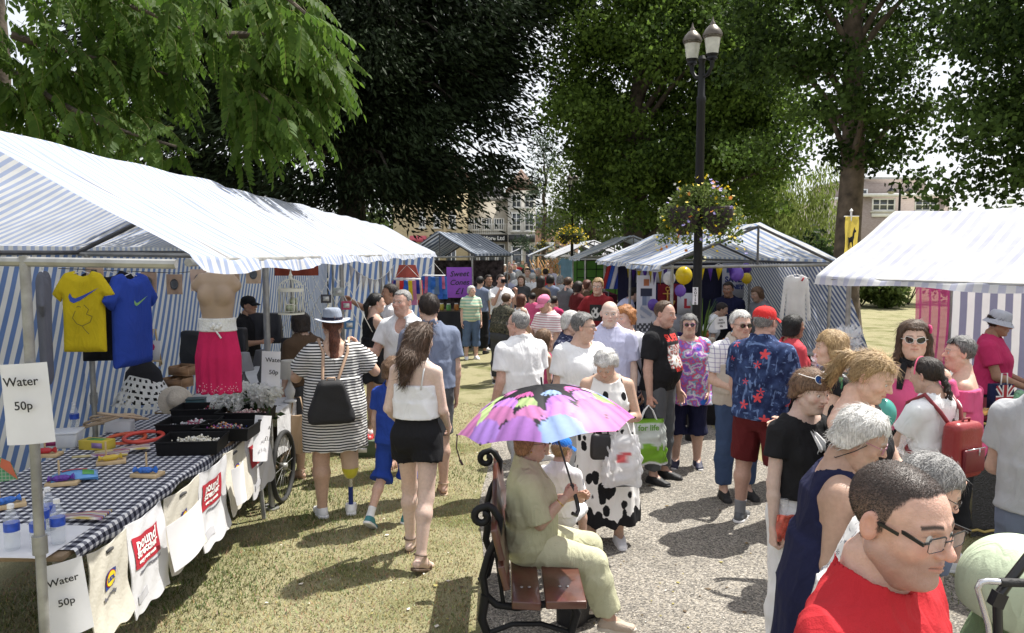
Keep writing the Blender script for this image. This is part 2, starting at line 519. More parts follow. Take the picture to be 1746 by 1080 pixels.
 # --- setting: ground, path, far buildings, trees
def ground_material():
 m,nt,b,out=_bs('dry_grass');N=nt.nodes;L=nt.links
 tc=N.new('ShaderNodeTexCoord')
 def noise(s,d=6,r=0.6):
  n=N.new('ShaderNodeTexNoise');n.inputs['Scale'].default_value=s;n.inputs['Detail'].default_value=d;n.inputs['Roughness'].default_value=r
  L.new(tc.outputs['Object'],n.inputs['Vector']);return n.outputs['Fac']
 def ramp(f,a,ca,bb,cb):
  r=N.new('ShaderNodeValToRGB');e=r.color_ramp.elements
  e[0].position=a;e[0].color=rgb(ca);e[1].position=bb;e[1].color=rgb(cb);L.new(f,r.inputs['Fac']);return r.outputs['Color']
 fine=ramp(noise(90,4),0.3,(0.18,0.165,0.085),0.7,(0.39,0.36,0.22))
 green=ramp(noise(110,4),0.3,(0.055,0.07,0.02),0.7,(0.155,0.165,0.05))
 mk=ramp(noise(1.1,8,0.68),0.47,(0,0,0),0.66,(.9,.9,.9))
 mx=N.new('ShaderNodeMixRGB');L.new(mk,mx.inputs[0]);L.new(fine,mx.inputs[1]);L.new(green,mx.inputs[2])
 soil=ramp(noise(2.7,8,0.7),0.58,(0,0,0),0.68,(0.85,0.85,0.85))
 m2=N.new('ShaderNodeMixRGB');L.new(soil,m2.inputs[0]);L.new(mx.outputs[0],m2.inputs[1]);m2.inputs[2].default_value=(0.23,0.185,0.115,1)
 L.new(m2.outputs[0],b.inputs['Base Color'])
 b.inputs['Roughness'].default_value=0.95;b.inputs['Specular IOR Level'].default_value=0.1
 bp=N.new('ShaderNodeBump');bp.inputs['Strength'].default_value=0.8;bp.inputs['Distance'].default_value=0.03
 L.new(noise(60,5),bp.inputs['Height']);L.new(bp.outputs['Normal'],b.inputs['Normal'])
 return m
def path_material():
 m,nt,b,out=_bs('bonded_gravel');N=nt.nodes;L=nt.links
 tc=N.new('ShaderNodeTexCoord')
 vo=N.new('ShaderNodeTexVoronoi');vo.inputs['Scale'].default_value=105
 L.new(tc.outputs['Object'],vo.inputs['Vector'])
 sp=N.new('ShaderNodeSeparateXYZ');L.new(vo.outputs['Color'],sp.inputs[0])
 r=N.new('ShaderNodeValToRGB');e=r.color_ramp.elements
 e[0].position=0.0;e[0].color=(0.075,0.07,0.062,1);e[1].position=1.0;e[1].color=(0.46,0.43,0.38,1)
 for p,c in((0.3,(0.16,0.148,0.13,1)),(0.6,(0.26,0.24,0.21,1)),(0.85,(0.34,0.305,0.25,1))):
  q=e.new(p);q.color=c
 L.new(sp.outputs[0],r.inputs['Fac'])
 n2=N.new('ShaderNodeTexNoise');n2.inputs['Scale'].default_value=0.9;n2.inputs['Detail'].default_value=8;n2.inputs['Roughness'].default_value=0.65
 L.new(tc.outputs['Object'],n2.inputs['Vector'])
 mr=N.new('ShaderNodeMapRange');mr.inputs[1].default_value=0.3;mr.inputs[2].default_value=0.7;mr.inputs[3].default_value=0.78;mr.inputs[4].default_value=1.15
 L.new(n2.outputs['Fac'],mr.inputs[0])
 vm=N.new('ShaderNodeVectorMath');vm.operation='SCALE';L.new(r.outputs['Color'],vm.inputs[0]);L.new(mr.outputs[0],vm.inputs['Scale'])
 L.new(vm.outputs[0],b.inputs['Base Color'])
 b.inputs['Roughness'].default_value=0.85;b.inputs['Specular IOR Level'].default_value=0.25
 bp=N.new('ShaderNodeBump');bp.inputs['Strength'].default_value=0.7;bp.inputs['Distance'].default_value=0.01;bp.invert=True
 L.new(vo.outputs['Distance'],bp.inputs['Height']);L.new(bp.outputs['Normal'],b.inputs['Normal'])
 return m
g=MB()
def gz(x,y):return 0.0
g.add([(-400,-60,0),(400,-60,0),(400,700,0),(-400,700,0)],[(0,1,2,3)])
tag(g.build('ground',ground_material()),kind='structure')
SLP=-20.0/FPX
pm=path_material()
pe=[]
rr=random.Random(3)
nn=120
for i in range(nn+1):
 y=-5+75*i/nn
 pe.append((-0.146+SLP*y+0.05*math.sin(y*1.7)+rr.uniform(-.02,.02),y))
pr=[]
for i in range(nn+1):
 y=-5+75*i/nn
 pr.append((2.75+SLP*y+0.08*math.sin(y*1.1+1)+rr.uniform(-.03,.03)+(0.0 if y>8 else(8-y)*0.10),y))
g=MB()
vs=[(x,y,0.006)for x,y in pe]+[(x,y,0.006)for x,y in pr]
g.add(vs,[(i,nn+1+i,nn+2+i,i+1)for i in range(nn)])
tag(g.build('path',pm),kind='structure')
g=MB();g.add([(-60,50,0.012),(60,50,0.012),(60,60,0.012),(-60,60,0.012)],[(0,1,2,3)])
tag(g.build('road',mat('asphalt',(0.06,0.06,0.062),0.9,mott=0.2,mscale=2)),kind='structure')
def blade_field(name,x0,x1,y0,y1,n,hmin,hmax,seed):
 g=np.random.default_rng(seed)
 x=g.uniform(x0,x1,n);y=y0+(y1-y0)*g.uniform(0,1,n)**1.5
 ok=x<(-0.17+SLP*y-0.03*g.normal(size=n))if x0<0 else x>(2.85+SLP*y)
 x=x[ok];y=y[ok];n=len(x)
 pat=1.3*np.sin(x*2.3+1.3*np.sin(y*1.9))+np.sin(y*2.9+1.1*np.sin(x*3.1))+g.normal(size=n)*0.7
 h=g.uniform(hmin,hmax,n)*np.where(pat>0.6,1.1,0.75)
 az=g.uniform(0,6.283,n);ln=g.uniform(0.2,1.3,n)
 w=g.uniform(0.0025,0.005,n)
 dx=np.cos(az);dy=np.sin(az)
 V=np.zeros((n,3,3),f32)
 V[:,0]=np.stack([x-dy*w,y+dx*w,np.zeros(n)],1)
 V[:,1]=np.stack([x+dy*w,y-dx*w,np.zeros(n)],1)
 V[:,2]=np.stack([x+dx*h*ln,y+dy*h*ln,h],1)
 dry=np.stack([g.uniform(.26,.42,n),g.uniform(.235,.37,n),g.uniform(.12,.21,n)],1)
 grn=np.stack([g.uniform(.07,.14,n),g.uniform(.095,.17,n),g.uniform(.02,.05,n)],1)
 c=np.where((pat>.9)[:,None],grn,dry)
 me=np_mesh(name,V.reshape(-1,3),np.arange(3*n).reshape(n,3),[attr_mat('grass_blade',0.8,trans=0.25,mott=0)],smooth=False,cols=np.repeat(c,3,0))
 return tag(link(name,me),kind='stuff')
blade_field('grass',-3.4,-0.1,3.7,11.0,75000,0.012,0.032,5)
blade_field('grass',2.6,9.0,4.5,16.0,25000,0.015,0.04,6)
gr=np.random.default_rng(9)
Vl=[];Fl=[];Cl=[]
for k in range(800):
 y=3.9+7*gr.uniform()**1.4;x=gr.uniform(-1.8,2.4);s=gr.uniform(.003,.011)if k>70 else gr.uniform(.012,.024);a=gr.uniform(0,6.28)
 c=((.62,.58,.5),(.2,.14,.06),(.10,.07,.04),(.30,.26,.08))[int(gr.integers(0,4))]
 n0=len(Vl)
 for da,q in((0,1),(1.7,.8),(3.1,1.1),(4.6,.7)):
  Vl.append((x+math.cos(a+da)*s*q,y+math.sin(a+da)*s*q,0.010+gr.uniform(0,.004)));Cl.append(c)
 Fl.append((n0,n0+1,n0+2,n0+3))
tag(link('litter',np_mesh('litter',Vl,Fl,[attr_mat('litter_bits',.8)],smooth=False,cols=Cl)),kind='stuff')
# ---- foliage
def leaf_mesh(name,pos,L,Wd,axis,c0,c1,seed,m,jit=0.5,cbias=None):
 g=np.random.default_rng(seed);n=len(pos)
 a=np.asarray(axis,dtype=f32)
 if a.ndim==1:a=np.repeat(a[None],n,0)
 a=a+g.normal(size=(n,3))*jit;a/=np.linalg.norm(a,axis=1)[:,None]
 s=np.cross(a,g.normal(size=(n,3)));s/=np.linalg.norm(s,axis=1)[:,None]+1e-9
 l=(L*g.uniform(0.65,1.25,n))[:,None];w=(Wd*g.uniform(0.65,1.25,n))[:,None]
 nrm=np.cross(a,s)
 V=np.stack([pos-a*l*.5,pos+s*w*.5-a*l*.08,pos+a*l*.5-nrm*w*.15,pos-s*w*.5-a*l*.08],1)
 t=g.uniform(0,1,(n,1))if cbias is None else np.clip(cbias[:,None]+g.normal(size=(n,1))*.25,0,1)
 c=np.array(c0)*(1-t)+np.array(c1)*t
 return np_mesh(name,V.reshape(-1,3).astype(f32),np.arange(4*n).reshape(n,4),[m],smooth=False,cols=np.repeat(c,4,0))
leaf_m=attr_mat('leaf',0.6,trans=0.55,mott=0.15,mscale=3,spec=0.2)
conif_m=attr_mat('conifer_needles',0.65,trans=0.10,mott=0.15,mscale=2,spec=0.15)
bark=mat('bark',(0.075,0.058,0.042),0.95,mott=0.45,mscale=7,bump=1.0,bscale=18)
bark_dark=mat('dark_bark',(0.035,0.028,0.022),0.95,mott=0.4,mscale=7,bump=1.0,bscale=18)
def trunk_mesh(mb,p0,p1,r0,r1,seed,n=12,wob=0.1):
 g=random.Random(seed);p0=Vector(p0);p1=Vector(p1)
 pts=[];rs=[]
 for i in range(9):
  t=i/8
  q=p0.lerp(p1,t)+Vector((g.uniform(-1,1),g.uniform(-1,1),0))*wob*t
  pts.append(q);rs.append(r0+(r1-r0)*t+(r0*0.45 if i==0 else 0))
 mb.tube(pts,rs,n)
 return pts
def make_tree(name,label,base,height,r_tr,clumps,leafL,leafW,per,c0,c1,seed,m=None,axis=(0,0,-0.6),flat=0.55,jit=0.8,bk=None,group=None,nbr=14,trunk_top=None,big_branches=()):
 g=np.random.default_rng(seed)
 base=Vector(base)
 root=empty(name,base,0,label,'tree',group)
 mb=MB();top=trunk_top or(height*0.8)
 pts=trunk_mesh(mb,(0,0,-0.1),(0,0,top),r_tr,r_tr*0.35,seed,wob=0.15)
 t=mb.build('trunk',bk or bark,root,smooth=60)
 order=list(range(len(clumps)));random.Random(seed).shuffle(order)
 for j in order[:nbr]:
  c,rad=clumps[j]
  c=Vector(c)-base
  z0=min(max(c.z-1.2-0.25*math.hypot(c.x,c.y),height*0.12),top*0.95)
  q0=Vector((0,0,z0));mid=q0.lerp(c,0.5)+Vector((0,0,0.35));br=MB()
  k=r_tr*0.28
  br.tube([q0,q0.lerp(mid,.5)+Vector((0,0,.08)),mid,mid.lerp(c,.6)+Vector((0,0,.1)),c],[k,k*.75,k*.55,k*.35,k*.12],7)
  br.build('branch',bk or bark,root,smooth=60)
 P=[];Bz=[]
 for c,rad in clumps:
  n=int(per*(rad[0]*rad[1]+rad[1]*rad[2]+rad[0]*rad[2])/3)
  d=g.normal(size=(n,3));d/=np.linalg.norm(d,axis=1)[:,None]
  r=g.uniform(0.25,1.0,(n,1))**0.6
  wob=1+0.28*np.sin(d[:,:1]*5+c[0])*np.sin(d[:,1:2]*6+c[1])+0.2*np.sin(d[:,2:]*7+c[2])
  P.append(np.array(c)+d*r*wob*np.array(rad));Bz.append(np.full(n,g.uniform(.15,.85)))
 P=np.concatenate(P)-np.array(base)
 me=leaf_mesh('crown',P.astype(f32),leafL,leafW,np.array(axis),c0,c1,seed+1,m or leaf_m,jit=jit,cbias=np.concatenate(Bz))
 link('crown',me,root)
 return root
def clump_cloud(cx,cy,cz,rx,ry,rz,n,r0,r1,seed,shell=0.35,zflat=0.6,keep=None):
 g=random.Random(seed);out=[]
 tries=0
 while len(out)<n and tries<n*30:
  tries+=1
  v=Vector((g.gauss(0,1),g.gauss(0,1),g.gauss(0,1))).normalized()*(g.uniform(shell,1)**0.7)
  c=(cx+v.x*rx,cy+v.y*ry,cz+v.z*rz)
  if keep and not keep(*c):continue
  r=g.uniform(r0,r1)
  out.append((c,(r,r,r*zflat)))
 return out
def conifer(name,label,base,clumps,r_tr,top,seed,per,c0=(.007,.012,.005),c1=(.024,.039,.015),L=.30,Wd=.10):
 g=np.random.default_rng(seed);base=Vector(base)
 root=empty(name,base,0,label,'tree')
 mb=MB();trunk_mesh(mb,(0,0,-.1),(0,0,top),r_tr,r_tr*.3,seed);mb.build('trunk',bark_dark,root,smooth=60)
 P=[];A=[];Bz=[]
 for(c,rad)in clumps:
  c=Vector(c)-base
  rad2=Vector((c.x,c.y,0));out=rad2.normalized()if rad2.length>.3 else Vector((1,0,0))
  z0=c.z+0.4
  if g.uniform()<.33:
   br=MB();br.tube([(0,0,z0),(c.x*.4,c.y*.4,z0+.5),(c.x*.8,c.y*.8,z0+.2),(c.x,c.y,c.z)],[.12,.08,.05,.02],6)
   br.build('branch',bark_dark,root,smooth=60)
  n=int(per*rad[0]*rad[0])
  u=g.normal(size=(n,3))*np.array([.5,.5,.42])*rad[0]
  u[:,2]=-np.abs(u[:,2])*1.2+.2
  drop=-0.25*(u[:,0]**2+u[:,1]**2)/rad[0]
  p=np.array(c)+u;p[:,2]+=drop
  P.append(p);Bz.append(np.full(n,g.uniform(.1,.9)))
  a=np.stack([out.x+u[:,0]/rad[0]*.5,out.y+u[:,1]/rad[0]*.5,np.full(n,-.75)],1);A.append(a)
 P=np.concatenate(P).astype(f32)
 me=leaf_mesh('crown',P,L,Wd,np.concatenate(A),c0,c1,seed,conif_m,jit=.45,cbias=np.concatenate(Bz))
 link('crown',me,root)
 return root
YC=24.0
def keep_conifer(x,y,z):
 px=CX+x/y*FPX;pz=430-(z-2.2)/y*FPX
 if px>800:lim=345-max(0,(px-800))*0.75
 elif px>640:lim=330
 else:lim=350
 edge=900-max(0,(pz-100))*0.12+(120 if pz<40 else 0)
 return pz<lim and px<edge and px>110
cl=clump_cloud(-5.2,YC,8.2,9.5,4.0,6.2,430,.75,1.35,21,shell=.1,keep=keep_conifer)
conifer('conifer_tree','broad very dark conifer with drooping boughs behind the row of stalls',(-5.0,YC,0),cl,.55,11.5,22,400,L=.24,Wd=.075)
def compound_leaf_mesh(seed):
 g=random.Random(seed);V=[];F=[];C=[]
 Lr=g.uniform(.50,.66);n=g.randint(8,9)
 def rach(t):return Vector((Lr*t,0.03*math.sin(t*3),-0.24*Lr*t*t*1.6))
 for i in range(9):
  t=i/8;p=rach(t);w=.0035*(1-t*.6)
  V+=[(p.x,p.y-w,p.z),(p.x,p.y+w,p.z+w)];C+=[(.16,.17,.05)]*2
  if i:k=len(V);F.append((k-4,k-3,k-1,k-2))
 for i in range(n+1):
  t=.14+.86*i/n;p=rach(t)
  tang=(rach(min(1,t+.02))-rach(t-.02)).normalized()
  for sd in((-1,1)if i<n else(0,)):
   ln=.145*(1-.38*abs(t-.45)*1.5)*g.uniform(.9,1.1);w=ln*.225
   d=(tang*.55+Vector((0,sd,0))*.75+Vector((0,0,-.62+g.uniform(-.12,.12)))).normalized()if sd else tang
   sv=d.cross(Vector((0,0,1)))
   if sv.length<.1:sv=Vector((0,1,0))
   sv.normalize()
   k=len(V);up=sv.cross(d)
   q=[p,p+d*ln*.3+sv*w,p+d*ln*.68+sv*w*.8-up*.004,p+d*ln-up*ln*.12,p+d*ln*.68-sv*w*.8-up*.004,p+d*ln*.3-sv*w,p+d*ln*.5-up*.008]
   V+=[tuple(x)for x in q]
   j=g.uniform(-.4,.5);base=(.068+.04*j,.125+.05*j,.018+.008*j)
   C+=[base]*7
   F+=[(k,k+1,k+6),(k+1,k+2,k+6),(k+2,k+3,k+6),(k+3,k+4,k+6),(k+4,k+5,k+6),(k+5,k,k+6)]
 return np_mesh('leaf',V,F,[leaf_m],smooth=False,cols=C)
LV=[compound_leaf_mesh(40+i)for i in range(6)]
rt=random.Random(77)
ft=empty('feathery_leaved_tree',W(15,380,10.5).xyz*1.0,0,'tree with long feathery green leaves hanging over the nearest striped stall','tree')
ft.location.z=0
fb=Vector(ft.location)
mb=MB();trunk_mesh(mb,(0,0,-.1),(.2,-.6,7.5),.24,.14,3);mb.build('trunk',bark,ft,smooth=60)
def roofline(x):return 220+.246*x
limbs=[[(20,60),(110,90),(210,110),(300,130)],[(30,-30),(150,-10),(250,20),(330,60)],[(15,120),(90,170),(180,215),(300,250)],[(40,-60),(230,-40),(390,60),(400,115)],[(390,60),(470,60),(540,90)],[(400,115),(440,150),(480,210)],[(60,100),(160,140),(270,180)],[(10,160),(60,210),(140,240)],[(60,-60),(320,-60),(470,-20),(540,40)],[(-40,40),(-20,120),(20,180)],[(150,-10),(220,60),(260,120)],[(400,-40),(440,30),(500,60),(560,80)],[(470,60),(520,110),(560,130)],[(420,130),(430,180),(420,230)],[(440,150),(480,170),(520,180)]]
leafspots=[]
for li,lb in enumerate(limbs):
 y0=8.6+(li%4)*.35
 pts=[W(x,y,y0-.35*k*((li%3)-.6))-fb for k,(x,y)in enumerate(lb)]
 br=MB();br.tube(pts,[.045-.032*k/(len(pts)-1)for k in range(len(pts))],6);br.build('branch',bark,ft,smooth=60)
 for k in range(len(pts)-1):
  nseg=12
  for s in range(nseg):
   leafspots.append((pts[k].lerp(pts[k+1],s/nseg),(pts[k+1]-pts[k]).normalized()))
nl=0
rt.shuffle(leafspots)
extra_leaf=[]
for p,d in leafspots:
 for rep in range(2):
  q=p+Vector((rt.uniform(-.22,.22),rt.uniform(-.4,.4),rt.uniform(-.2,.25)))
  sd=rt.uniform(-1,1)
  vx=Vector((.70+rt.uniform(-.9,.4),sd*.75,-.40+rt.uniform(-.45,.4))).normalized()
  wp=q+fb
  z=Vector((0,0,1));yv=z.cross(vx).normalized();z=vx.cross(yv)
  mt=Matrix((vx,yv,z)).transposed()@Euler((rt.uniform(-.5,.5),0,0)).to_matrix()
  m4=(mt*rt.uniform(.72,1.05)).to_4x4();m4.translation=q
  if nl<300:o=link('leaf',LV[rt.randrange(6)],ft);o.matrix_local=m4
  else:extra_leaf.append((rt.randrange(6),m4))
  nl+=1
EV=[];EF=[];EC=[];eo=0
for k,m4 in extra_leaf:
 me=LV[k];n=len(me.vertices);a=np.zeros(n*3,dtype=f32);me.vertices.foreach_get('co',a)
 mm=np.array(m4);a=a.reshape(-1,3)@mm[:3,:3].T+mm[:3,3]
 cc=np.zeros(n*4,dtype=f32);me.color_attributes['Col'].data.foreach_get('color',cc)
 EV.append(a);EC.append(cc.reshape(-1,4));EF+=[tuple(i+eo for i in p_.vertices)for p_ in me.polygons];eo+=n
if EV:tag(link('leaves',np_mesh('leaves',np.concatenate(EV),EF,[leaf_m],smooth=False,cols=np.concatenate(EC)),ft),kind='stuff')
G0,G1=(.028,.055,.011),(.145,.225,.038)
def keep_lime(x,y,z):
 px=CX+x/y*FPX;pz=430-(z-2.2)/y*FPX
 if pz>395:return False
 return px>945+max(0,pz-120)*.22 or pz<-60
cl=clump_cloud(4.3,23,7.0,4.6,3.2,5.4,300,.6,1.15,31,shell=.25,keep=keep_lime)
make_tree('lime_tree','wide leafy lime tree behind the stall with balloons',(3.7,23,0),11,.42,cl,.125,.10,760,G0,G1,32,nbr=12)
def keep_tall(x,y,z):
 px=CX+x/y*FPX;pz=430-(z-2.2)/y*FPX
 if pz>385:return False
 if pz>130 and(px<1375 or px>1545):return random.random()<.12
 return not(1400<px<1480 and pz>300)
random.seed(5)
cl=clump_cloud(7.1,16,6.8,2.9,2.0,4.6,150,.35,.75,41,shell=.2,keep=keep_tall)
make_tree('tall_tree','tall tree whose thick bare trunk stands behind the yellow banner',(7.0,16,0),11,.30,cl,.105,.095,900,(.016,.032,.008),(.085,.14,.03),42,nbr=16,trunk_top=11,bk=mat('trunk_bark',(0.105,0.078,0.055),0.95,mott=.5,mscale=5,bump=1.0,bscale=14))
def keep_edge(x,y,z):
 px=CX+x/y*FPX;pz=430-(z-2.2)/y*FPX
 if pz>335:return False
 lim=1590 if pz>150 else 1560
 return px>lim
cl=clump_cloud(9.0,12.6,6.0,3.2,1.8,3.9,150,.35,.75,51,shell=.15,keep=keep_edge)+clump_cloud(9.3,12.6,4.2,2.6,1.6,1.6,75,.3,.6,53,shell=.1,keep=lambda x,y,z:CX+x/y*FPX>1608 and 430-(z-2.2)/y*FPX<338)
make_tree('overhanging_tree','leafy tree reaching over the striped stall with pink sellers',(10.4,12.8,0),9,.28,cl,.10,.085,800,(.016,.034,.008),(.085,.14,.03),52,nbr=14)
def keep_far(x,y,z):
 px=CX+x/y*FPX;pz=430-(z-2.2)/y*FPX
 return pz<415 and px>935+max(0,345-pz)*.5
cl=clump_cloud(4.0,40,6.5,3.4,3,5.0,110,.6,1.2,61,shell=.2,keep=keep_far)
make_tree('acacia_tree','pale feathery tree beside the far lamp posts',(4.2,40,0),9,.3,cl,.20,.12,170,(.05,.075,.02),(.13,.17,.05),62,nbr=12)
cl=[]
gq=random.Random(8)
for i in range(46):
 z=1.0+8.0*i/45;r=2.2*(1-(z-1)/8.6)+.15;a=gq.uniform(0,6.28)
 cl.append(((1.9+math.cos(a)*r*.7,45+math.sin(a)*r*.7,z),(.7,.7,.3)))
make_tree('spruce_tree','small blue green spruce near the far lamp post',(1.9,45,0),9,.18,cl,.22,.08,260,(.03,.05,.03),(.07,.10,.06),63,axis=(0,0,-.3),nbr=6)
def keep_w(x,y,z):
 px=CX+x/y*FPX;pz=430-(z-2.2)/y*FPX
 return 1235<px<1420 and pz>300
cl=clump_cloud(12.0,34,3.6,2.8,2.0,2.8,70,.5,1.0,71,shell=.2,keep=keep_w,zflat=1.2)
make_tree('willow_tree','pale sunlit willow beyond the lawn',(12,34,0),5,.22,cl,.26,.06,300,(.11,.15,.035),(.24,.29,.08),72,axis=(0,0,-2.0),jit=.5,nbr=10)
def shrub(name,label,base,rx,rz,n,c0,c1,seed,L=.12,Wd=.07,group=None,cat='bush'):
 g=np.random.default_rng(seed);base=Vector(base)
 root=empty(name,base,0,label,cat,group)
 st=MB()
 for k in range(6):
  a=g.uniform(0,6.28);st.tube([(0,0,0),(math.cos(a)*rx*.3,math.sin(a)*rx*.3,rz*.6),(math.cos(a)*rx*.6,math.sin(a)*rx*.6,rz*1.3)],[.03,.02,.008],5)
 st.build('stem',bark,root)
 P=[]
 for k in range(14):
  d=g.normal(size=3);d/=np.linalg.norm(d);c=np.array([0,0,rz])+d*np.array([rx,rx,rz])*.65
  q=g.normal(size=(n//14,3));q/=np.linalg.norm(q,axis=1)[:,None]
  P.append(c+q*g.uniform(.3,1,(n//14,1))*np.array([rx,rx,rz])*.42)
 P=np.concatenate(P);P=P[P[:,2]>.02]
 link('foliage',leaf_mesh('foliage',P.astype(f32),L,Wd,np.array([0,0,.4]),c0,c1,seed,leaf_m,jit=.9),root)
 return root
SG='bushes along the far side of the lawn'
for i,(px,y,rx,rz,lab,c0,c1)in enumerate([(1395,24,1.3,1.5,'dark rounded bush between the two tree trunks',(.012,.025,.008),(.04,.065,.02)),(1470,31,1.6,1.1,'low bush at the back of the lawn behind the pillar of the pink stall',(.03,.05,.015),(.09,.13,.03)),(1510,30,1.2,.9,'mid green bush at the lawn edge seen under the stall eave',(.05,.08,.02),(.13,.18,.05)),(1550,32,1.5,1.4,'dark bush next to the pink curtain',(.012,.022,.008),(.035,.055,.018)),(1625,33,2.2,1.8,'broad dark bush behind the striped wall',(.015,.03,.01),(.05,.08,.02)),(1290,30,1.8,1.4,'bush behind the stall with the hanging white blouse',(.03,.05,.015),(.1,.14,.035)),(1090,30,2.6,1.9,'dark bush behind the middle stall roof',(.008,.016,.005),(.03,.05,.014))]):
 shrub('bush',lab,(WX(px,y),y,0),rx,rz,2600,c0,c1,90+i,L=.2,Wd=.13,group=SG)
g=np.random.default_rng(4);P=[]
for k in range(90):
 x=g.uniform(-95,110);y=g.uniform(86,100)
 if-14<x<6:continue
 c=np.array([x,y,g.uniform(1,6)]);q=g.normal(size=(420,3));q/=np.linalg.norm(q,axis=1)[:,None]
 P.append(c+q*g.uniform(.3,1,(420,1))*np.array([4,3,3.5]))
P=np.concatenate(P);P=P[P[:,2]>0]
tag(link('woodland',leaf_mesh('woodland',P.astype(f32),.8,.6,np.array([0,0,.2]),(.02,.035,.012),(.08,.11,.035),8,leaf_m,jit=.9)),kind='stuff')
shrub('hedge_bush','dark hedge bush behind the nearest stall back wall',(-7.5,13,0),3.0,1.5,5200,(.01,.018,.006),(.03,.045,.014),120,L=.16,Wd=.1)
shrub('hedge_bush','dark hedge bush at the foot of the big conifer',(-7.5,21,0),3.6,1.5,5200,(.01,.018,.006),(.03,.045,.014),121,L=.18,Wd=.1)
# ---- far buildings
white_paint=mat('white_paint',(.78,.78,.76),.5,mott=.05)
far_glass=mat('window_glass',(.05,.06,.07),.08,mott=.3,mscale=.7,spec=.8)
def brick_mat(name,a,b,mortar,sc=4.0):
 m,nt,bb,out=_bs(name);N=nt.nodes;L=nt.links
 tc=N.new('ShaderNodeTexCoord');mp=N.new('ShaderNodeMapping');mp.inputs['Rotation'].default_value=(math.pi/2,0,0)
 L.new(tc.outputs['Object'],mp.inputs['Vector'])
 br=N.new('ShaderNodeTexBrick');br.inputs['Scale'].default_value=sc;br.inputs['Color1'].default_value=rgb(a);br.inputs['Color2'].default_value=rgb(b);br.inputs['Mortar'].default_value=rgb(mortar)
 br.inputs['Mortar Size'].default_value=.012
 L.new(mp.outputs[0],br.inputs['Vector']);L.new(br.outputs['Color'],bb.inputs['Base Color']);bb.inputs['Roughness'].default_value=.9
 return m
def window(parent,x0,x1,z0,z1,yf,nx,nz,name='window',fr=white_paint):
 b=MB();w=.09
 b.span((x0,yf-.06,z0),(x0+w,yf+.02,z1));b.span((x1-w,yf-.06,z0),(x1,yf+.02,z1))
 b.span((x0+w,yf-.058,z0),(x1-w,yf+.02,z0+w));b.span((x0+w,yf-.058,z1-w),(x1-w,yf+.02,z1))
 for i in range(1,nx):b.span((x0+(x1-x0)*i/nx-.035,yf-.05,z0+w),(x0+(x1-x0)*i/nx+.035,yf+.01,z1-w))
 for i in range(1,nz):b.span((x0+w,yf-.045,z0+(z1-z0)*i/nz-.03),(x1-w,yf+.008,z0+(z1-z0)*i/nz+.03))
 o=b.build(name,fr,parent)
 p=MB();p.span((x0+.01,yf-.02,z0+.01),(x1-.01,yf-.005,z1-.01));p.build('pane',far_glass,o)
 s=MB();s.span((x0-.1,yf-.14,z0-.12),(x1+.1,yf+.02,z0-.003));s.build('sill',mat('stone_sill',(.6,.58,.52),.8),o)
 return o
tiles=mat('roof_tiles',(.14,.085,.06),.85,mott=.3,mscale=3,bump=.4,bscale=8)
slate=mat('slate_roof',(.13,.13,.14),.8,mott=.25,mscale=3)
Yb=62.0
yb=empty('brick_building',(0,0,0),0,'yellow brick building with white sash windows beyond the left stalls','building')
x0,x1=WX(672,Yb),WX(796,Yb)
ybm=brick_mat('hazed_yellow_brick',(.52,.42,.25),(.60,.49,.30),(.52,.48,.40))  # yellow brick lightened, distance haze painted into its colours
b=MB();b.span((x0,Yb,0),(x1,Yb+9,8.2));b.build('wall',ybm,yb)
b=MB();b.add([(x0-.3,Yb-.3,8.2),(x1+.3,Yb-.3,8.2),(x1+.3,Yb+9.3,8.2),(x0-.3,Yb+9.3,8.2),(x0+1.5,Yb+4.5,10.8),(x1-1.5,Yb+4.5,10.8)],[(0,1,5,4),(1,2,5),(2,3,4,5),(3,0,4),(3,2,1,0)]);b.build('roof',tiles,yb)
for pa,pb in((716,727),(740,752),(766,778)):
 window(yb,WX(pa,Yb),WX(pb,Yb),2.2+(430-389)/FPX*Yb,2.2+(430-362)/FPX*Yb,Yb-.01,2,4)
 window(yb,WX(pa,Yb),WX(pb,Yb),6.2,7.6,Yb-.01,2,3)
for k in range(3):
 window(yb,WX(706+k*28,Yb),WX(722+k*28,Yb),.9,2.6,Yb-.01,2,2)
b=MB()
b.add([(WX(735,Yb),Yb-.01,3.4),(WX(765,Yb),Yb-.01,3.4),(WX(766,Yb),Yb-1.4,2.7),(WX(734,Yb),Yb-1.4,2.7),(WX(766,Yb),Yb-1.4,2.45),(WX(734,Yb),Yb-1.4,2.45)],[(0,3,2,1),(3,5,4,2),(0,1,2,4,5,3)])
b.build('awning',mat('red_awning',(.5,.04,.05),.7),yb)
b=MB();b.span((WX(700,Yb),Yb-.2,3.0),(WX(728,Yb),Yb-.02,3.5));b.build('fascia',mat('pink_fascia',(.6,.12,.16),.6),yb)
Ys=64.0
sh=empty('shop_building',(0,0,0),0,'grey stone shop building with dark fascia and white first floor windows','building')
x0,x1=WX(797,Ys),WX(912,Ys);xm=WX(866,Ys)
stone=mat('hazed_grey_stone',(.50,.48,.44),.9,mott=.18,mscale=2.2)  # grey stone made paler to stand in for haze
brown=brick_mat('hazed_buff_brick',(.46,.42,.35),(.52,.47,.39),(.5,.47,.42))  # brick of the same shop, haze mixed into the colour
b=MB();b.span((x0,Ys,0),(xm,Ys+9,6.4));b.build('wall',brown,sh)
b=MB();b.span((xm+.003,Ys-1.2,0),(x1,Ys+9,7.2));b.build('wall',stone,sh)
b=MB();b.span((x0-.1,Ys-.35,6.4),(xm,Ys+9.2,6.75));b.build('parapet',mat('timber_grey',(.3,.29,.27),.9),sh)
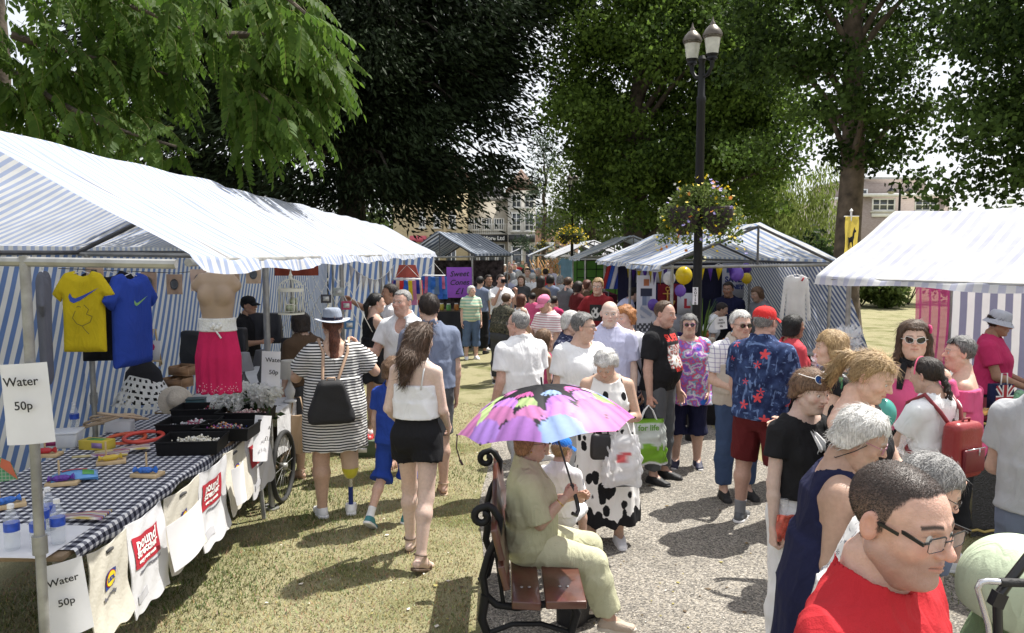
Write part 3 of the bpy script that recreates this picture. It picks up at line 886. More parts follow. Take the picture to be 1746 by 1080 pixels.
b=MB();b.add([(xm-.2,Ys-1.6,7.2),(x1+.3,Ys-1.6,7.2),(x1+.3,Ys+9.2,7.2),(xm-.2,Ys+9.2,7.2),((xm+x1)/2,Ys+3,9.4)],[(0,1,4),(1,2,4),(2,3,4),(3,0,4),(3,2,1,0)]);b.build('roof',tiles,sh)
b=MB();b.add([(x0-.2,Ys+1,6.75),(xm-.3,Ys+1,6.75),(xm-.3,Ys+8,6.75),(x0-.2,Ys+8,6.75),(x0+1,Ys+4.5,9.6),(xm-1.4,Ys+4.5,9.6)],[(0,1,5,4),(1,2,5),(2,3,4,5),(3,0,4),(3,2,1,0)]);b.build('roof',slate,sh)
for k in range(3):
 a=x0+.15+k*(xm-x0-.3)/3
 window(sh,a,a+(xm-x0)/3-.25,2.2+37/FPX*Ys,2.2+57/FPX*Ys,Ys-.01,4,2)
for k in range(2):
 a=xm+.3+k*1.05
 window(sh,a,a+.8,3.9,5.4,Ys-1.21,2,3)
 window(sh,a,a+.8,5.8,6.9,Ys-1.21,2,2)
dark_f=mat('dark_fascia',(.025,.027,.03),.4)
b=MB();b.span((x0+.05,Ys-.45,3.05),(xm-.05,Ys-.02,3.62));fa=b.build('fascia',dark_f,sh)
lettering('ter & More Ltd',.46,white_paint,fa,((x0+xm)/2,Ys-.458,3.33),(1,0,0),(0,0,1),bold=.01)
b=MB();b.span((xm+.05,Ys-1.55,3.0),(x1-.05,Ys-1.22,3.6));b.build('fascia',dark_f,sh)
for k in range(4):
 a=x0+.2+k*(xm-x0-.3)/4
 window(sh,a,a+(xm-x0)/4-.2,.5,2.9,Ys-.01,1,1,name='shop_window')
window(sh,xm+.3,xm+1.2,.4,2.7,Ys-1.21,1,1,name='shop_window')
b=MB();b.span((xm+1.5,Ys-1.26,0),(x1-.2,Ys-1.205,2.4));b.build('door',mat('navy_door',(.02,.025,.05),.4),sh)
rl=MB()
for k in range(22):
 x=x0+(xm-x0)*k/21;rl.tube([(x,Ys-.6,3.66),(x,Ys-.6,4.5)],.02,5)
rl.tube([(x0,Ys-.6,4.5),(xm,Ys-.6,4.5)],.03,5);rl.tube([(x0,Ys-.6,3.75),(xm,Ys-.6,3.75)],.03,5)
rl.build('railing',white_paint,sh)
bk=empty('terrace_building',(0,0,0),0,'low far building with white sign beside the third lamp post','building')
b=MB();b.span((WX(913,78),78,0),(WX(985,78),88,4.6));b.build('wall',brick_mat('far_brick',(.36,.2,.14),(.42,.25,.18),(.4,.34,.3)),bk)
b=MB();b.span((WX(915,78),77.8,2.4),(WX(945,78),77.98,3.2));b.build('sign_board',white_paint,bk)
b=MB();b.add([(WX(911,78),77.6,4.6),(WX(987,78),77.6,4.6),(WX(987,78),88.4,4.6),(WX(911,78),88.4,4.6),(WX(911,78),83,6.6),(WX(987,78),83,6.6)],[(0,1,5,4),(1,2,5),(2,3,4,5),(3,0,4),(3,2,1,0)]);b.build('roof',slate,bk)
window(bk,WX(955,78),WX(970,78),1.0,2.2,77.99,2,2)
Yr=52.0
rb=empty('office_building',(0,0,0),0,'red brick block with white window bands beyond the trees','building')
x0,x1=WX(1462,Yr),WX(1605,Yr);xa=WX(1478,Yr)
rbm=brick_mat('red_brick',(.33,.26,.235),(.39,.32,.29),(.42,.38,.36))
zz=lambda py:2.2+(430-py)/FPX*Yr
b=MB();b.span((x0,Yr,0),(x1+.3,Yr+12,zz(337)));b.build('wall',rbm,rb)
b=MB();b.span((xa,Yr+2,zz(333)),(x1-.3,Yr+10,zz(303)));b.build('wall',rbm,rb)
b=MB();b.span((x0-.2,Yr-.35,zz(337)),(x1+.5,Yr+12,zz(332)));b.build('fascia',white_paint,rb)
b=MB();b.span((xa-.2,Yr+1.8,zz(303)),(x1-.1,Yr+10.2,zz(299.5)));b.build('fascia',mat('grey_fascia',(.4,.4,.4),.7),rb)
for pa,pb in((1481,1520),(1553,1592)):
 window(rb,WX(pa,Yr),WX(pb,Yr),zz(361),zz(340),Yr-.01,3,2)
 window(rb,WX(pa,Yr),WX(pb,Yr),1.6,3.0,Yr-.01,3,2)
b=MB();b.span((WX(1481,Yr),Yr-.08,zz(371)),(WX(1520,Yr),Yr-.013,zz(364.5)));b.build('panel',white_paint,rb)
window(rb,WX(1486,Yr),WX(1496,Yr),zz(331),zz(320),Yr+1.99,1,1)
# --- market stalls
BLUE=(.13,.22,.47);WHITE=(.80,.81,.82)
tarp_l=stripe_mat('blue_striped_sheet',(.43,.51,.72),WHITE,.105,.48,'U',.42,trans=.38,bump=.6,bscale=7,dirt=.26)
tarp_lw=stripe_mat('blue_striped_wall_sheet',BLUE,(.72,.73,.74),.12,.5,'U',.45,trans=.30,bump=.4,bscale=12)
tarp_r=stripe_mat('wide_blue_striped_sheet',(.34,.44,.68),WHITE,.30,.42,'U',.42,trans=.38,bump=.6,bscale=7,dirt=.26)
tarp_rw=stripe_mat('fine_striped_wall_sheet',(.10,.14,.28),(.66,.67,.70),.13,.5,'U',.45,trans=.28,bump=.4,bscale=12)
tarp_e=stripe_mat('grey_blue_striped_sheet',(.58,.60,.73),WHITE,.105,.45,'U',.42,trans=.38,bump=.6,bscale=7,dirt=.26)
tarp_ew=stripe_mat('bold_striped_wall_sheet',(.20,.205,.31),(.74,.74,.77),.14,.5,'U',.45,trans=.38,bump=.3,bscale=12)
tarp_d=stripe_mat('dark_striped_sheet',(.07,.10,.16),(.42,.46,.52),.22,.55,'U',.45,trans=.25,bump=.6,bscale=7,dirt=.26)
steel=mat('galvanised_steel',(.30,.30,.29),.5,metal=.5,mott=.25,mscale=9,bump=.1,bscale=40,dirt=.5,dcol=(.13,.11,.09),dscale=6)
steel_dark=mat('dark_steel',(.10,.10,.105),.5,metal=.4,mott=.25,mscale=9)
timber=mat('trestle_timber',(.20,.14,.085),.75,mott=.3,mscale=5,bump=.3,bscale=20)
def stall(name,label,origin,along,across,L,eave=2.12,ridge=2.79,wr=1.06,wb=2.2,post_off=.62,hem=.10,roof=tarp_l,wall=tarp_lw,back=True,near_end=False,far_end=False,bays=1,seed=0,shear=.45,flare=0.0,sag=.035,back_bottom=.1,back_eave=None,group=None,post_h=None,front_low=False,over=.0,ticks=None,wall_shear=None,first=.03):
 g=random.Random(seed)
 a=Vector((along[0],along[1],0)).normalized();c=Vector((across[0],across[1],0)).normalized()
 root=empty(name,(origin[0],origin[1],0),0,label,'market stall',group)
 P=lambda u,v,z:a*u+c*v+Vector((0,0,z))
 be=back_eave if back_eave is not None else eave+.06
 ph=[g.uniform(0,6.28)for _ in range(6)]
 sl1=math.hypot(wr,ridge-eave)
 def rf(u,v):
  U=-over+(L+2*over)*u
  s=math.sin(math.pi*((U/L*bays)%1.0))
  if v<.08:
   t=v/.08
   wob=.018*math.sin(U*9+ph[0])+.012*math.sin(U*23+ph[1])
   return P(U,-.045+.03*t+wob*(1-t),eave-hem*(1-t)+.014*math.sin(U*5+ph[2])*(1-t)-.02*s)
  if v<.56:
   t=(v-.08)/.48
   z=eave+(ridge-eave)*t-sag*s*math.sin(math.pi*t)*1.3+.006*math.sin(U*7+t*9+ph[3])+.005*math.sin(U*15-t*6+ph[4])
   return P(U,-.015+(wr+.015)*t,z-.02*s*(1-t)-.012*s)
  if v<.92:
   t=(v-.56)/.36
   z=ridge+(be-ridge)*t-sag*s*math.sin(math.pi*t)+.006*math.sin(U*6+t*8+ph[5])
   return P(U,wr+(wb-wr)*t,z-.012*s)
  t=(v-.92)/.08
  return P(U,wb+.03,be-hem*.8*t)
 m=MB();m.sheet(rf,max(24,int(L*14)),50,uv=lambda u,v:(u*(L+2*over)+seed*.37,v*3))
 m.build('roof_sheet',roof,root,smooth=50)
 r=.021
 us=[L*i/bays for i in range(bays+1)]
 us[0]+=first;us[-1]-=.03
 pt=post_h or(eave+(ridge-eave)*post_off/wr-.05)
 for u in us:
  for v,top in((post_off,min(pt,eave+.0)),(wb-.10,be-.06)):
   b=MB();b.tube([P(u,v,.02),P(u,v,top)],r,10);b.tube([P(u,v,.0),P(u,v,.012)],.06,10)
   b.tube([P(u,v,.92),P(u,v,1.0)],r*1.45,10)
   b.build('post',steel,root,smooth=40)
  b=MB();b.tube([P(u,.0,eave-.035),P(u,wb-.03,be-.06)],r*.95,8);b.build('tie_bar',steel,root,smooth=40)
  if u<0:u=.5
  b=MB();b.tube([P(u,.0,eave-.03),P(u,wr,ridge-.05),P(u,wb-.03,be-.045)],r*.85,8)
  if u!=.5:b.tube([P(u,wr,ridge-.05),P(u,wr,eave-.03)],r*.7,6)
  b.build('rafter',steel_dark,root,smooth=40)
 for v,z in((.0,eave-.03),(wr,ridge-.06),(wb-.03,be-.05)):
  b=MB();b.tube([P(0,v,z),P(L,v,z)],r*.85,8);b.build('rail',steel_dark if v else steel,root,smooth=40)
 ws=shear if wall_shear is None else wall_shear
 if back:
  def bw(u,v):
   z=be-.05+(back_bottom-be+.05)*v
   bil=.03*math.sin(u*L*2.1+ph[0])*math.sin(math.pi*v)+.012*math.sin(u*L*9+v*4+ph[1])*v
   return P(u*L,wb+flare*v+bil,z)
  m=MB();m.sheet(bw,max(20,int(L*10)),24,uv=lambda u,v:(u*L+ws*(be-back_bottom)*v,v*2));m.build('back_sheet',wall,root,smooth=60)
 for flag,u in((near_end,0.0),(far_end,L)):
  if not flag:continue
  def ew(s,t):
   v=wb*(1-t);top=(eave+(ridge-eave)*min(1,v/wr))if v<wr else(ridge+(be-ridge)*(v-wr)/(wb-wr))
   z=top-.05+(back_bottom-top+.05)*s
   return P(u+.02*math.sin(v*6+ph[2])*s,v,z)
  m=MB();m.sheet(ew,20,20,uv=lambda s,t:(t*wb+ws*2*s*.3,s*2));m.build('end_sheet',wall,root,smooth=60)
 root['_f']=0
 del root['_f']
 return root,P
LROW=lambda x,y:(x+SLP*y,y)
AL=(SLP,1.0)
GL='striped stalls in the row beside the lawn'
stall_l=[]
for i,(y0,lab)in enumerate([(3.28,'nearest blue and white striped stall with the gingham table'),(6.43,'striped stall with birdcage and white lamps behind the hat woman'),(9.58,'striped stall with bunting and hanging clothes mobiles'),(12.73,'striped stall at the far end of the row next to the purple sign')]):
 ori=LROW(-1.34-(.03 if i else 0),y0)
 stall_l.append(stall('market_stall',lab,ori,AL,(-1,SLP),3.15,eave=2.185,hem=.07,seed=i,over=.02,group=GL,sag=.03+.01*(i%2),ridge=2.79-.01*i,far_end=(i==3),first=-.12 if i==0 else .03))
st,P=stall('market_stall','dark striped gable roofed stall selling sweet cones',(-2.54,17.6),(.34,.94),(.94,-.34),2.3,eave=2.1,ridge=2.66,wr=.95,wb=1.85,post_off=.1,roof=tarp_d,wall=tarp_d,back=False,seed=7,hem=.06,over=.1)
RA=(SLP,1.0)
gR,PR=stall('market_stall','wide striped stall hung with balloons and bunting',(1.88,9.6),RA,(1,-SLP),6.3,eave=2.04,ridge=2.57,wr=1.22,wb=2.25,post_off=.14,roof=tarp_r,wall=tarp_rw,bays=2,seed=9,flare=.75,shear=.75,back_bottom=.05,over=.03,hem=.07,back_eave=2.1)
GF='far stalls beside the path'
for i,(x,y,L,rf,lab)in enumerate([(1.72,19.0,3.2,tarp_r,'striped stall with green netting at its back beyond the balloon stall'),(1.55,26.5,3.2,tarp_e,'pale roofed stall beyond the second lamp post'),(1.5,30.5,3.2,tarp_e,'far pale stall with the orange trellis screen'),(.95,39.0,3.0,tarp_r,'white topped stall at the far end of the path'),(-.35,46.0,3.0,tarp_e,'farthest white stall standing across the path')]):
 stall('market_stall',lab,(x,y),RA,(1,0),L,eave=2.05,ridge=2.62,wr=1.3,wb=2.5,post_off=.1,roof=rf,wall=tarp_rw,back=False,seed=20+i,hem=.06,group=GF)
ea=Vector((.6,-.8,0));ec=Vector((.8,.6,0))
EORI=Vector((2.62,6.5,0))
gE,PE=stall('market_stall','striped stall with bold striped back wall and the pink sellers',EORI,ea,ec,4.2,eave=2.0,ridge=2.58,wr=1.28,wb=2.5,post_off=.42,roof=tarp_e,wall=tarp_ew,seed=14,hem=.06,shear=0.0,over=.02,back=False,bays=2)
def bw(u,v):
 z=2.02-1.95*v
 return PE(.0+u*4.2,2.46+.03*math.sin(u*9)*v,z)
m=MB();m.sheet(bw,30,16,uv=lambda u,v:(u*4.2,v));m.build('back_sheet',tarp_ew,gE,smooth=60)
pinkcloth=film_mat('pink_voile',(.62,.05,.25),.25,.6)
def pc(u,v):return PE(.03+.03*math.sin(u*25)+.02*math.sin(v*5),1.62+.80*u,2.0-1.5*v)
m=MB();m.sheet(pc,30,12);m.build('curtain',pinkcloth,gE,smooth=60)
# ---- lamp posts
cast=mat('black_cast_iron',(.007,.0075,.009),.5,mott=.2,mscale=20,spec=.25)
lamp_glass=mat('lamp_glass',(.62,.62,.56),.15,mott=.15,mscale=8,trans=.35)
lamp_metal=mat('lamp_hood',(.10,.085,.07),.4,metal=.5,mott=.3)
def lantern(parent,off):
 x,y,z=off
 off=(0,0,0);parent=empty('lantern_head',(x,y,z+.27),parent=parent);parent.scale=(.62,.62,.66)
 L=MB();L.lathe([(.05,0),(.10,.03),(.085,.07),(.105,.09),(.115,.11)],14,off);o=L.build('lantern',cast,parent,smooth=50)
 g=MB();g.lathe([(.105,.10),(.125,.24),(.15,.40)],14,off);g.build('glass',lamp_glass,o,smooth=50)
 h=MB();h.lathe([(.155,.395),(.175,.40),(.18,.43),(.14,.50),(.075,.57),(.05,.585),(.045,.62),(.02,.65),(.012,.70),(.0,.73)],14,off);h.build('hood',lamp_metal,o,smooth=50)
 r=MB();r.lathe([(.152,.36),(.16,.375),(.152,.39)],14,off);r.build('rim',lamp_metal,o,smooth=50)
def lamp_post(loc,label,H=4.85,base_h=0.0,group='lamp posts along the path',arm=.10,ang=.55):
 root=empty('lamp_post',loc,0,label,'lamp post',group)
 b=MB();b.lathe([(.11,0),(.11,.12),(.085,.16),(.085,.9),(.065,.95),(.055,1.0),(.048,H-.9),(.055,H-.89),(.055,H-.84),(.042,H-.82),(.035,H-.45),(.05,H-.42),(.03,H-.38)],14)
 b.build('column',cast,root,smooth=50)
 b=MB();b.tube([(-.09,-.02,H-1.9),(.09,.02,H-1.9)],.016,8);b.lathe([(.058,H-1.94),(.062,H-1.9),(.058,H-1.86)],12);b.build('collar',cast,root,smooth=50)
 for s in(-1,1):
  dx,dy=math.cos(ang)*s*arm,math.sin(ang)*s*arm*2.2*-1
  b=MB();b.tube([(0,0,H-.62),(dx*.6,dy*.6,H-.60),(dx,dy,H-.52),(dx,dy,H-.44)],[.022,.022,.022,.03],8);b.build('bracket',cast,root,smooth=50)
  lantern(root,(dx,dy,H-.73+(.0 if s>0 else-.0)))
 return root
LP1=lamp_post((WX(1189,8.8),8.8,0),'tall black double lantern lamp post with flower baskets by the balloon stall',4.78)
lamp_post((WX(975,26),26,0),'second black lamp post with a yellow flower basket farther down the path',4.85)
lamp_post((WX(926,45),45,0),'small far lamp post with flower basket at the end of the path',4.85)
dl=empty('street_lamp',(WX(1528,38),38,0),0,'twin swan neck street lamp in front of the red brick block','street lamp')
b=MB();b.tube([(0,0,0),(0,0,5.55)],[.09,.05],8);b.build('column',cast,dl,smooth=50)
for s in(-1,1):
 b=MB();b.tube([(0,0,4.9)]+[(s*(.22-.22*math.cos(t))*1.0,0,5.35+.26*math.sin(t))for t in[k*math.pi/8 for k in range(9)]],.03,6);b.build('bracket',cast,dl,smooth=50)
 b=MB();b.lathe([(.03,.02),(.07,-.02),(.2,-.16),(.21,-.18)],12,(s*.44,0,5.35));h=b.build('lantern',cast,dl,smooth=50)
 b=MB();b.lathe([(.19,-.185),(.13,-.28),(.0,-.31)],12,(s*.44,0,5.35));b.build('glass',lamp_glass,h,smooth=50)
 # ---- flower baskets on the lamp posts
def flower_basket(loc,label,R0,seed,n,cols,trail=.3,nflow=90):
 g=np.random.default_rng(seed)
 root=empty('flower_basket',loc,0,label,'flower basket','flower baskets on the lamp posts')
 soil=mat('dark_basket',(.035,.025,.028),.9,mott=.3,bump=.5,bscale=40)
 for s in(-1,1):
  b=MB();b.lathe([(.06,-.30),(R0*.30,-.20),(R0*.40,-.12),(R0*.44,.0),(R0*.40,.02),(.0,.03)],16,(s*R0*.42,-.02*s,0));b.build('basket',soil,root,smooth=50)
 P=[];nl=n
 for k in range(nl):
  a=g.uniform(0,6.28);r=R0*g.uniform(0,1)**.6
  z=.30*(1-(r/R0)**2)*g.uniform(.1,1)-(g.uniform(0,trail)if r>R0*.65 else 0)
  P.append((math.cos(a)*r*1.12,math.sin(a)*r*.75,z))
 P=np.array(P,dtype=f32)
 link('foliage',leaf_mesh('foliage',P,.055,.026,np.array([0,0,.25]),(.05,.085,.02),(.17,.22,.06),seed,leaf_m,jit=.9),root)
 for ci,(c,cnt,s)in enumerate(cols):
  V=[];F=[]
  for k in range(int(nflow*cnt)):
   a=g.uniform(0,6.28);r=R0*g.uniform(0,1.1)**.5
   p=Vector((math.cos(a)*r*1.2,math.sin(a)*r*.8-.02,.33*(1-(r/R0)**2)*g.uniform(.3,1.2)+.02-(g.uniform(0,trail*1.3)if r>R0*.7 else 0)))
   nrm=Vector((g.normal(),g.normal()-.9,g.normal()+.6)).normalized();t=nrm.orthogonal().normalized();bb=nrm.cross(t)
   k0=len(V);V.append(p)
   for q in range(10):
    rr2=s*(1.0 if q%2==0 else .55);an=q*math.pi/5
    V.append(p+(t*math.cos(an)+bb*math.sin(an))*rr2+nrm*(s*.3 if q%2==0 else .1*s))
   for q in range(10):F.append((k0,k0+1+q,k0+1+(q+1)%10))
  fl=link('flower',np_mesh('flower',[tuple(v)for v in V],F,[mat('petal_%d_%d'%(seed,ci),c,.6,mott=.1,trans=.3)],smooth=False),root)
  fl['kind']='stuff'
 return root
YEL=(.75,.56,.03)
flower_basket((WX(1190,8.8),8.75,2.2+(430-357)/FPX*8.8),'big flower basket with trailing yellow and purple flowers on the nearest lamp post',.44,3,2600,[(YEL,.8,.022),((.6,.22,.05),.12,.028),((.33,.28,.62),.22,.026),((.7,.7,.6),.2,.02)],trail=.42,nflow=130)
flower_basket((WX(972,26),25.9,2.2+(430-402)/FPX*26),'round basket of yellow flowers on the second lamp post',.48,4,1500,[(YEL,2.2,.035)],trail=.3)
flower_basket((WX(926,45),44.9,2.2+(430-418)/FPX*45),'small far flower basket on the third lamp post',.45,5,900,[(YEL,.6,.04)],trail=.25)
# ---- yellow banner with deer
bn=empty('banner',W(1452,400,9.3),0,'yellow vertical banner with a black deer above the end stall','banner')
bn.location.z=0
b=MB();b.tube([(-.005,0.02,0),(-.005,.02,2.68)],.012,8);b.lathe([(.012,2.68),(.022,2.70),(.0,2.73)],8,(-.005,.02,0));b.tube([(-.09,.02,2.63),(.09,.02,2.63)],.008,6);b.build('pole',mat('white_pole',(.7,.7,.68),.5),bn,smooth=50)
def bf(u,v):return(-.08+.16*u,.012*math.sin(v*7+u*3),2.63-.46*v)
m=MB();m.sheet(bf,8,16);fl=m.build('cloth',mat('yellow_banner_cloth',(.72,.56,.10),.7,trans=.4),bn,smooth=60)
deer=[(-.035,0),(-.028,0),(-.02,.07),(.0,.08),(.012,.0),(.019,.0),(.018,.09),(.028,.13),(.034,.19),(.05,.20),(.052,.215),(.036,.235),(.03,.26),(.024,.24),(.014,.20),(.006,.15),(-.03,.13),(-.045,.14),(-.04,.10)]
m=MB();m.prism(deer,.002,Matrix.Translation((-.005,-.018,2.24)));m.build('emblem',mat('black_print',(.012,.012,.014),.7),fl)
# --- people
skin_m=attr_mat('skin',.47,bump=.3,bscale=230,sss=.12,mott=.07,mscale=55,spec=.4)
SKIN=dict(fair=(.60,.395,.305),pale=(.66,.49,.41),tan=(.50,.325,.24),red=(.56,.345,.27),brown=(.20,.105,.062),mid=(.38,.215,.14))
def hair_mat(name,c,c2=None,sc=170,bmp=.8):
 if name in MATS:return MATS[name]
 m,nt,b,out=_bs(name);N=nt.nodes;L=nt.links
 tc=N.new('ShaderNodeTexCoord');mp=N.new('ShaderNodeMapping');mp.inputs['Scale'].default_value=(1,1,.22)
 L.new(tc.outputs['Object'],mp.inputs['Vector'])
 no=N.new('ShaderNodeTexNoise');no.inputs['Scale'].default_value=sc;no.inputs['Detail'].default_value=4;L.new(mp.outputs[0],no.inputs['Vector'])
 r=N.new('ShaderNodeValToRGB');c2=c2 or[x*.45 for x in c]
 r.color_ramp.elements[0].position=.35;r.color_ramp.elements[0].color=rgb(c2);r.color_ramp.elements[1].position=.65;r.color_ramp.elements[1].color=rgb(c)
 L.new(no.outputs['Fac'],r.inputs['Fac'])
 n2=N.new('ShaderNodeTexNoise');n2.inputs['Scale'].default_value=14;L.new(tc.outputs['Object'],n2.inputs['Vector'])
 mr=N.new('ShaderNodeMapRange');mr.inputs[1].default_value=.3;mr.inputs[2].default_value=.7;mr.inputs[3].default_value=.7;mr.inputs[4].default_value=1.15;L.new(n2.outputs['Fac'],mr.inputs[0])
 vm=N.new('ShaderNodeVectorMath');vm.operation='SCALE';L.new(r.outputs[0],vm.inputs[0]);L.new(mr.outputs[0],vm.inputs['Scale'])
 L.new(vm.outputs[0],b.inputs['Base Color']);b.inputs['Roughness'].default_value=.5;b.inputs['Specular IOR Level'].default_value=.35
 bp=N.new('ShaderNodeBump');bp.inputs['Strength'].default_value=bmp;bp.inputs['Distance'].default_value=.006
 L.new(no.outputs['Fac'],bp.inputs['Height']);L.new(bp.outputs['Normal'],b.inputs['Normal'])
 MATS[name]=m;return m
HAIR=dict(black=((.012,.010,.010),(.004,.004,.004)),dark=((.035,.022,.016),(.010,.007,.006)),brown=((.11,.062,.036),(.035,.02,.012)),lbrown=((.22,.13,.075),(.08,.045,.025)),blond=((.52,.36,.18),(.24,.15,.07)),grey=((.36,.35,.34),(.10,.10,.10)),salt=((.24,.235,.23),(.05,.05,.05)),white=((.74,.73,.70),(.40,.39,.37)),strawberry=((.36,.20,.10),(.15,.07,.035)),ginger=((.50,.22,.07),(.20,.075,.025)),cropped=((.050,.034,.027),(.018,.012,.010)),auburn=((.16,.055,.03),(.05,.018,.012)))
def hm(k):return hair_mat('hair_'+k,*HAIR[k],**(dict(sc=520,bmp=.15)if k=='cropped' else{}))
def cloth(name,c,rough=.85,mott=.10,trans=0.0,mscale=5,bump=.25,bscale=240,sheen=.0):return mat('cloth_'+name,c,rough,mott=mott,mscale=mscale,bump=bump,bscale=bscale,trans=trans,spec=.2,sheen=sheen,crease=.32)
def unit(v):
 v=np.array(v,dtype=float);return v/(np.linalg.norm(v)+1e-9)
def frame_fwd(fwd,up):
 f=unit(fwd);r=unit(np.cross(f,up));u=np.cross(r,f);return np.stack([r,f,u],1)
def hand_fn(curl,spread,thumb):
 segs=[]
 for i,(y,L,x0)in enumerate(((.027,.070,.088),(.009,.078,.092),(-.010,.072,.089),(-.027,.056,.081))):
  kn=np.array([x0,y,0.002]);segs.append((np.array([.0,y*.45,0.0]),kn,.0145,.0115,0))
  a=curl[i];d=np.array([1.0,spread*(1.5-i)*.12,0.0]);p=kn;ang=0
  for k,fr in enumerate((.45,.31,.24)):
   ang+=a*(.75 if k==0 else 1.0)
   v=np.array([math.cos(ang)*d[0],d[1]*math.cos(ang),-math.sin(ang)]);v/=np.linalg.norm(v)
   q=p+v*L*fr;segs.append((p,q,.0095-k*.0008,.0088-k*.0010,1));p=q
 p=np.array([.022,.020,-.004]);t=thumb
 for k,(L,r0,r1)in enumerate(((.042,.0155,.012),(.032,.0115,.0105),(.026,.0105,.008))):
  a=t[0]-t[1]*k*.55
  v=np.array([math.cos(a),math.sin(a),-t[2]-.12*k]);v/=np.linalg.norm(v)
  q=p+v*L;segs.append((p,q,r0,r1,2));p=q
 def fn(P):
  palm=None;out=None
  for a,b,r0,r1,kind in segs:
   if kind==0:
    d=cap(P,a,b,r0,r1);palm=d if palm is None else smin(palm,d,.012)
  palm=smin(palm,cap(P,(-.03,0,0),(.01,0,0),.0235,.021),.02)
  out=palm
  for a,b,r0,r1,kind in segs:
   if kind:out=smin(out,cap(P,a,b,r0,r1),.004 if kind==1 else .008)
  return out
 return fn
HANDS={}
def hand_mesh(pose,h):
 k=(pose,h)
 if k not in HANDS:
  ps=dict(relaxed=((.35,.42,.48,.55),.5,(.75,.35,.35)),grip=((1.25,1.3,1.35,1.4),.0,(.55,.75,.75)),open=((.10,.08,.10,.14),1.2,(.85,.2,.15)),pinch=((.75,.6,.8,.95),.2,(.45,.45,.8)))[pose]
  HANDS[k]=surf(hand_fn(*ps),(-.035,-.075,-.11),(.19,.11,.04),h)
 return HANDS[k]
def head_fn(o):
 jw=o.get('jaw',1.0);ns=o.get('nose',1.0);ch=o.get('cheek',1.0);fat=o.get('fat',0.0);old=o.get('old',0.0)
 det=o.get('detail',False)
 def fn(P):
  Q=P.copy();Q[:,0]=np.abs(Q[:,0])
  d=ell(Q,(0,-.014,.034),(.0765,.097,.082))
  d=smin(d,ell(Q,(0,.028,.0),(.064,.064,.085)),.03)
  d=smin(d,cap(Q,(.022*jw,.038,-.062),(0.008,.068,-.094),.040*jw,.0215),.03)
  d=smin(d,cap(Q,(.050*jw,-.002,-.055),(.020,.055,-.088),.021+.012*fat,.018),.03)
  d=smin(d,ell(Q,(.043,.058,-.020),(.026*ch,.026,.024)),.022)
  if fat:d=smin(d,cap(Q,(0.02,.03,-.105),(0,.0,-.12),.035*fat+.02,.05),.03)
  d=smin(d,cap(Q,(.012,.0865,.027),(.042,.070,.024),.0105,.0095),.014)
  d=smax(d,-ell(Q,(.0315,.099,.008),(.020,.020,.0135)),.010)
  d=smin(d,ell(Q,(.0315,.0735,.0075),(.0155,.0135,.0125)),.005)
  n=cap(Q,(0,.084,.020),(0,.1085+.003*ns,-.020),.0085,.0115*ns)
  n=smin(n,ell(Q,(.0105*ns,.0975,-.0245),(.0085*ns,.0105,.0075)),.006)
  d=smin(d,n,.010)
  d=smax(d,-ell(Q,(.0065,.1025,-.0335),(.0038,.006,.0042)),.003)
  d=smin(d,ell(Q,(0,.078,-.053),(.030,.0195,.022)),.016)
  up=cap(Q,(0,.0985,-.0485),(.021,.0855,-.0515),.0052,.0028)
  lo=cap(Q,(0,.0975,-.0590),(.018,.0855,-.0560),.0062,.003)
  d=smin(d,up,.005);d=smin(d,lo,.005)
  d=smax(d,-cap(Q,(0,.1045,-.0535),(.023,.0885,-.0535),.0022,.0012),.003)
  d=smin(d,ell(Q,(0,.078,-.094),(.019,.0155,.015)),.016)
  if old:
   d=smax(d,-cap(Q,(.017,.100,-.030),(.034,.083,-.058),.0022*old,.0012),.006)
  R_=np.array([[math.cos(.45),-math.sin(.45),0],[math.sin(.45),math.cos(.45),0],[0,0,1]])
  e=ell(Q,(.0815,-.010,-.002),(.0085,.0185,.0315),R_.astype(f32))
  e=smax(e,-ell(Q,(.0900,-.006,.002),(.0065,.0105,.019),R_.astype(f32)),.004)
  d=smin(d,e,.007)
  d=smin(d,cap(Q,(0,-.018,-.06),(0,-.030,-.15),.052+.012*fat,.056+.012*fat),.022)
  return d
 return fn
def head_colors(V,base,o,hair):
 n=len(V);x,y,z=np.abs(V[:,0]),V[:,1],V[:,2]
 c=np.repeat(np.array([base]),n,0)
 def blend(w,col):
  nonlocal c
  w=np.clip(w,0,1)[:,None];c=c*(1-w)+np.array(col)*w
 b=np.array(base)
 red=b*np.array([1.12,.80,.78])
 c=c*(1+.07*SN(4)(V,160)+.06*SN(6)(V,420))[:,None]
 blend(.55*np.exp(-((x-.045)/.02)**2-((z+.022)/.022)**2)*(y>.03),red)
 blend(.5*np.exp(-(x/.016)**2-((z+.022)/.016)**2)*(y>.09),red)
 blend(.4*(x>.078),red)
 lip=np.array(o.get('lip',b*np.array([.85,.55,.52])))
 lipw=(y>.079)*(x<.0235)*np.exp(-((z+.0535)/(.0085*(1-.3*x/.0235)))**4)
 blend(.85*lipw,lip)
 blend((y>.08)*(x<.022)*np.exp(-((z+.0535)/.0014)**2),b*.25)
 hc=np.array(HAIR[hair][0])*.7+b*.05
 if hair in('white','grey','blond'):hc=hc*.55+b*.25
 zc=.0315+.0035*np.sin(x*70)
 blend(o.get('brow',.85)*(x>.011)*(x<.051)*(y>.055)*np.exp(-((z-zc)/.0042)**4),hc)
 blend(.75*np.exp(-(((x-.0315)/.0155)**4))*(y>.068)*np.exp(-((z-.0125)/.0022)**2),b*.18)
 if o.get('stubble'):
  w=o['stubble']*(y>-.03)*np.clip((-.028-z)/.02,0,1)*np.clip((.1+z+.03)/.02,0,1)*(1-.8*lipw)
  blend(w,b*np.array([.62,.62,.66]))
 if o.get('scalp'):
  pass
 return c
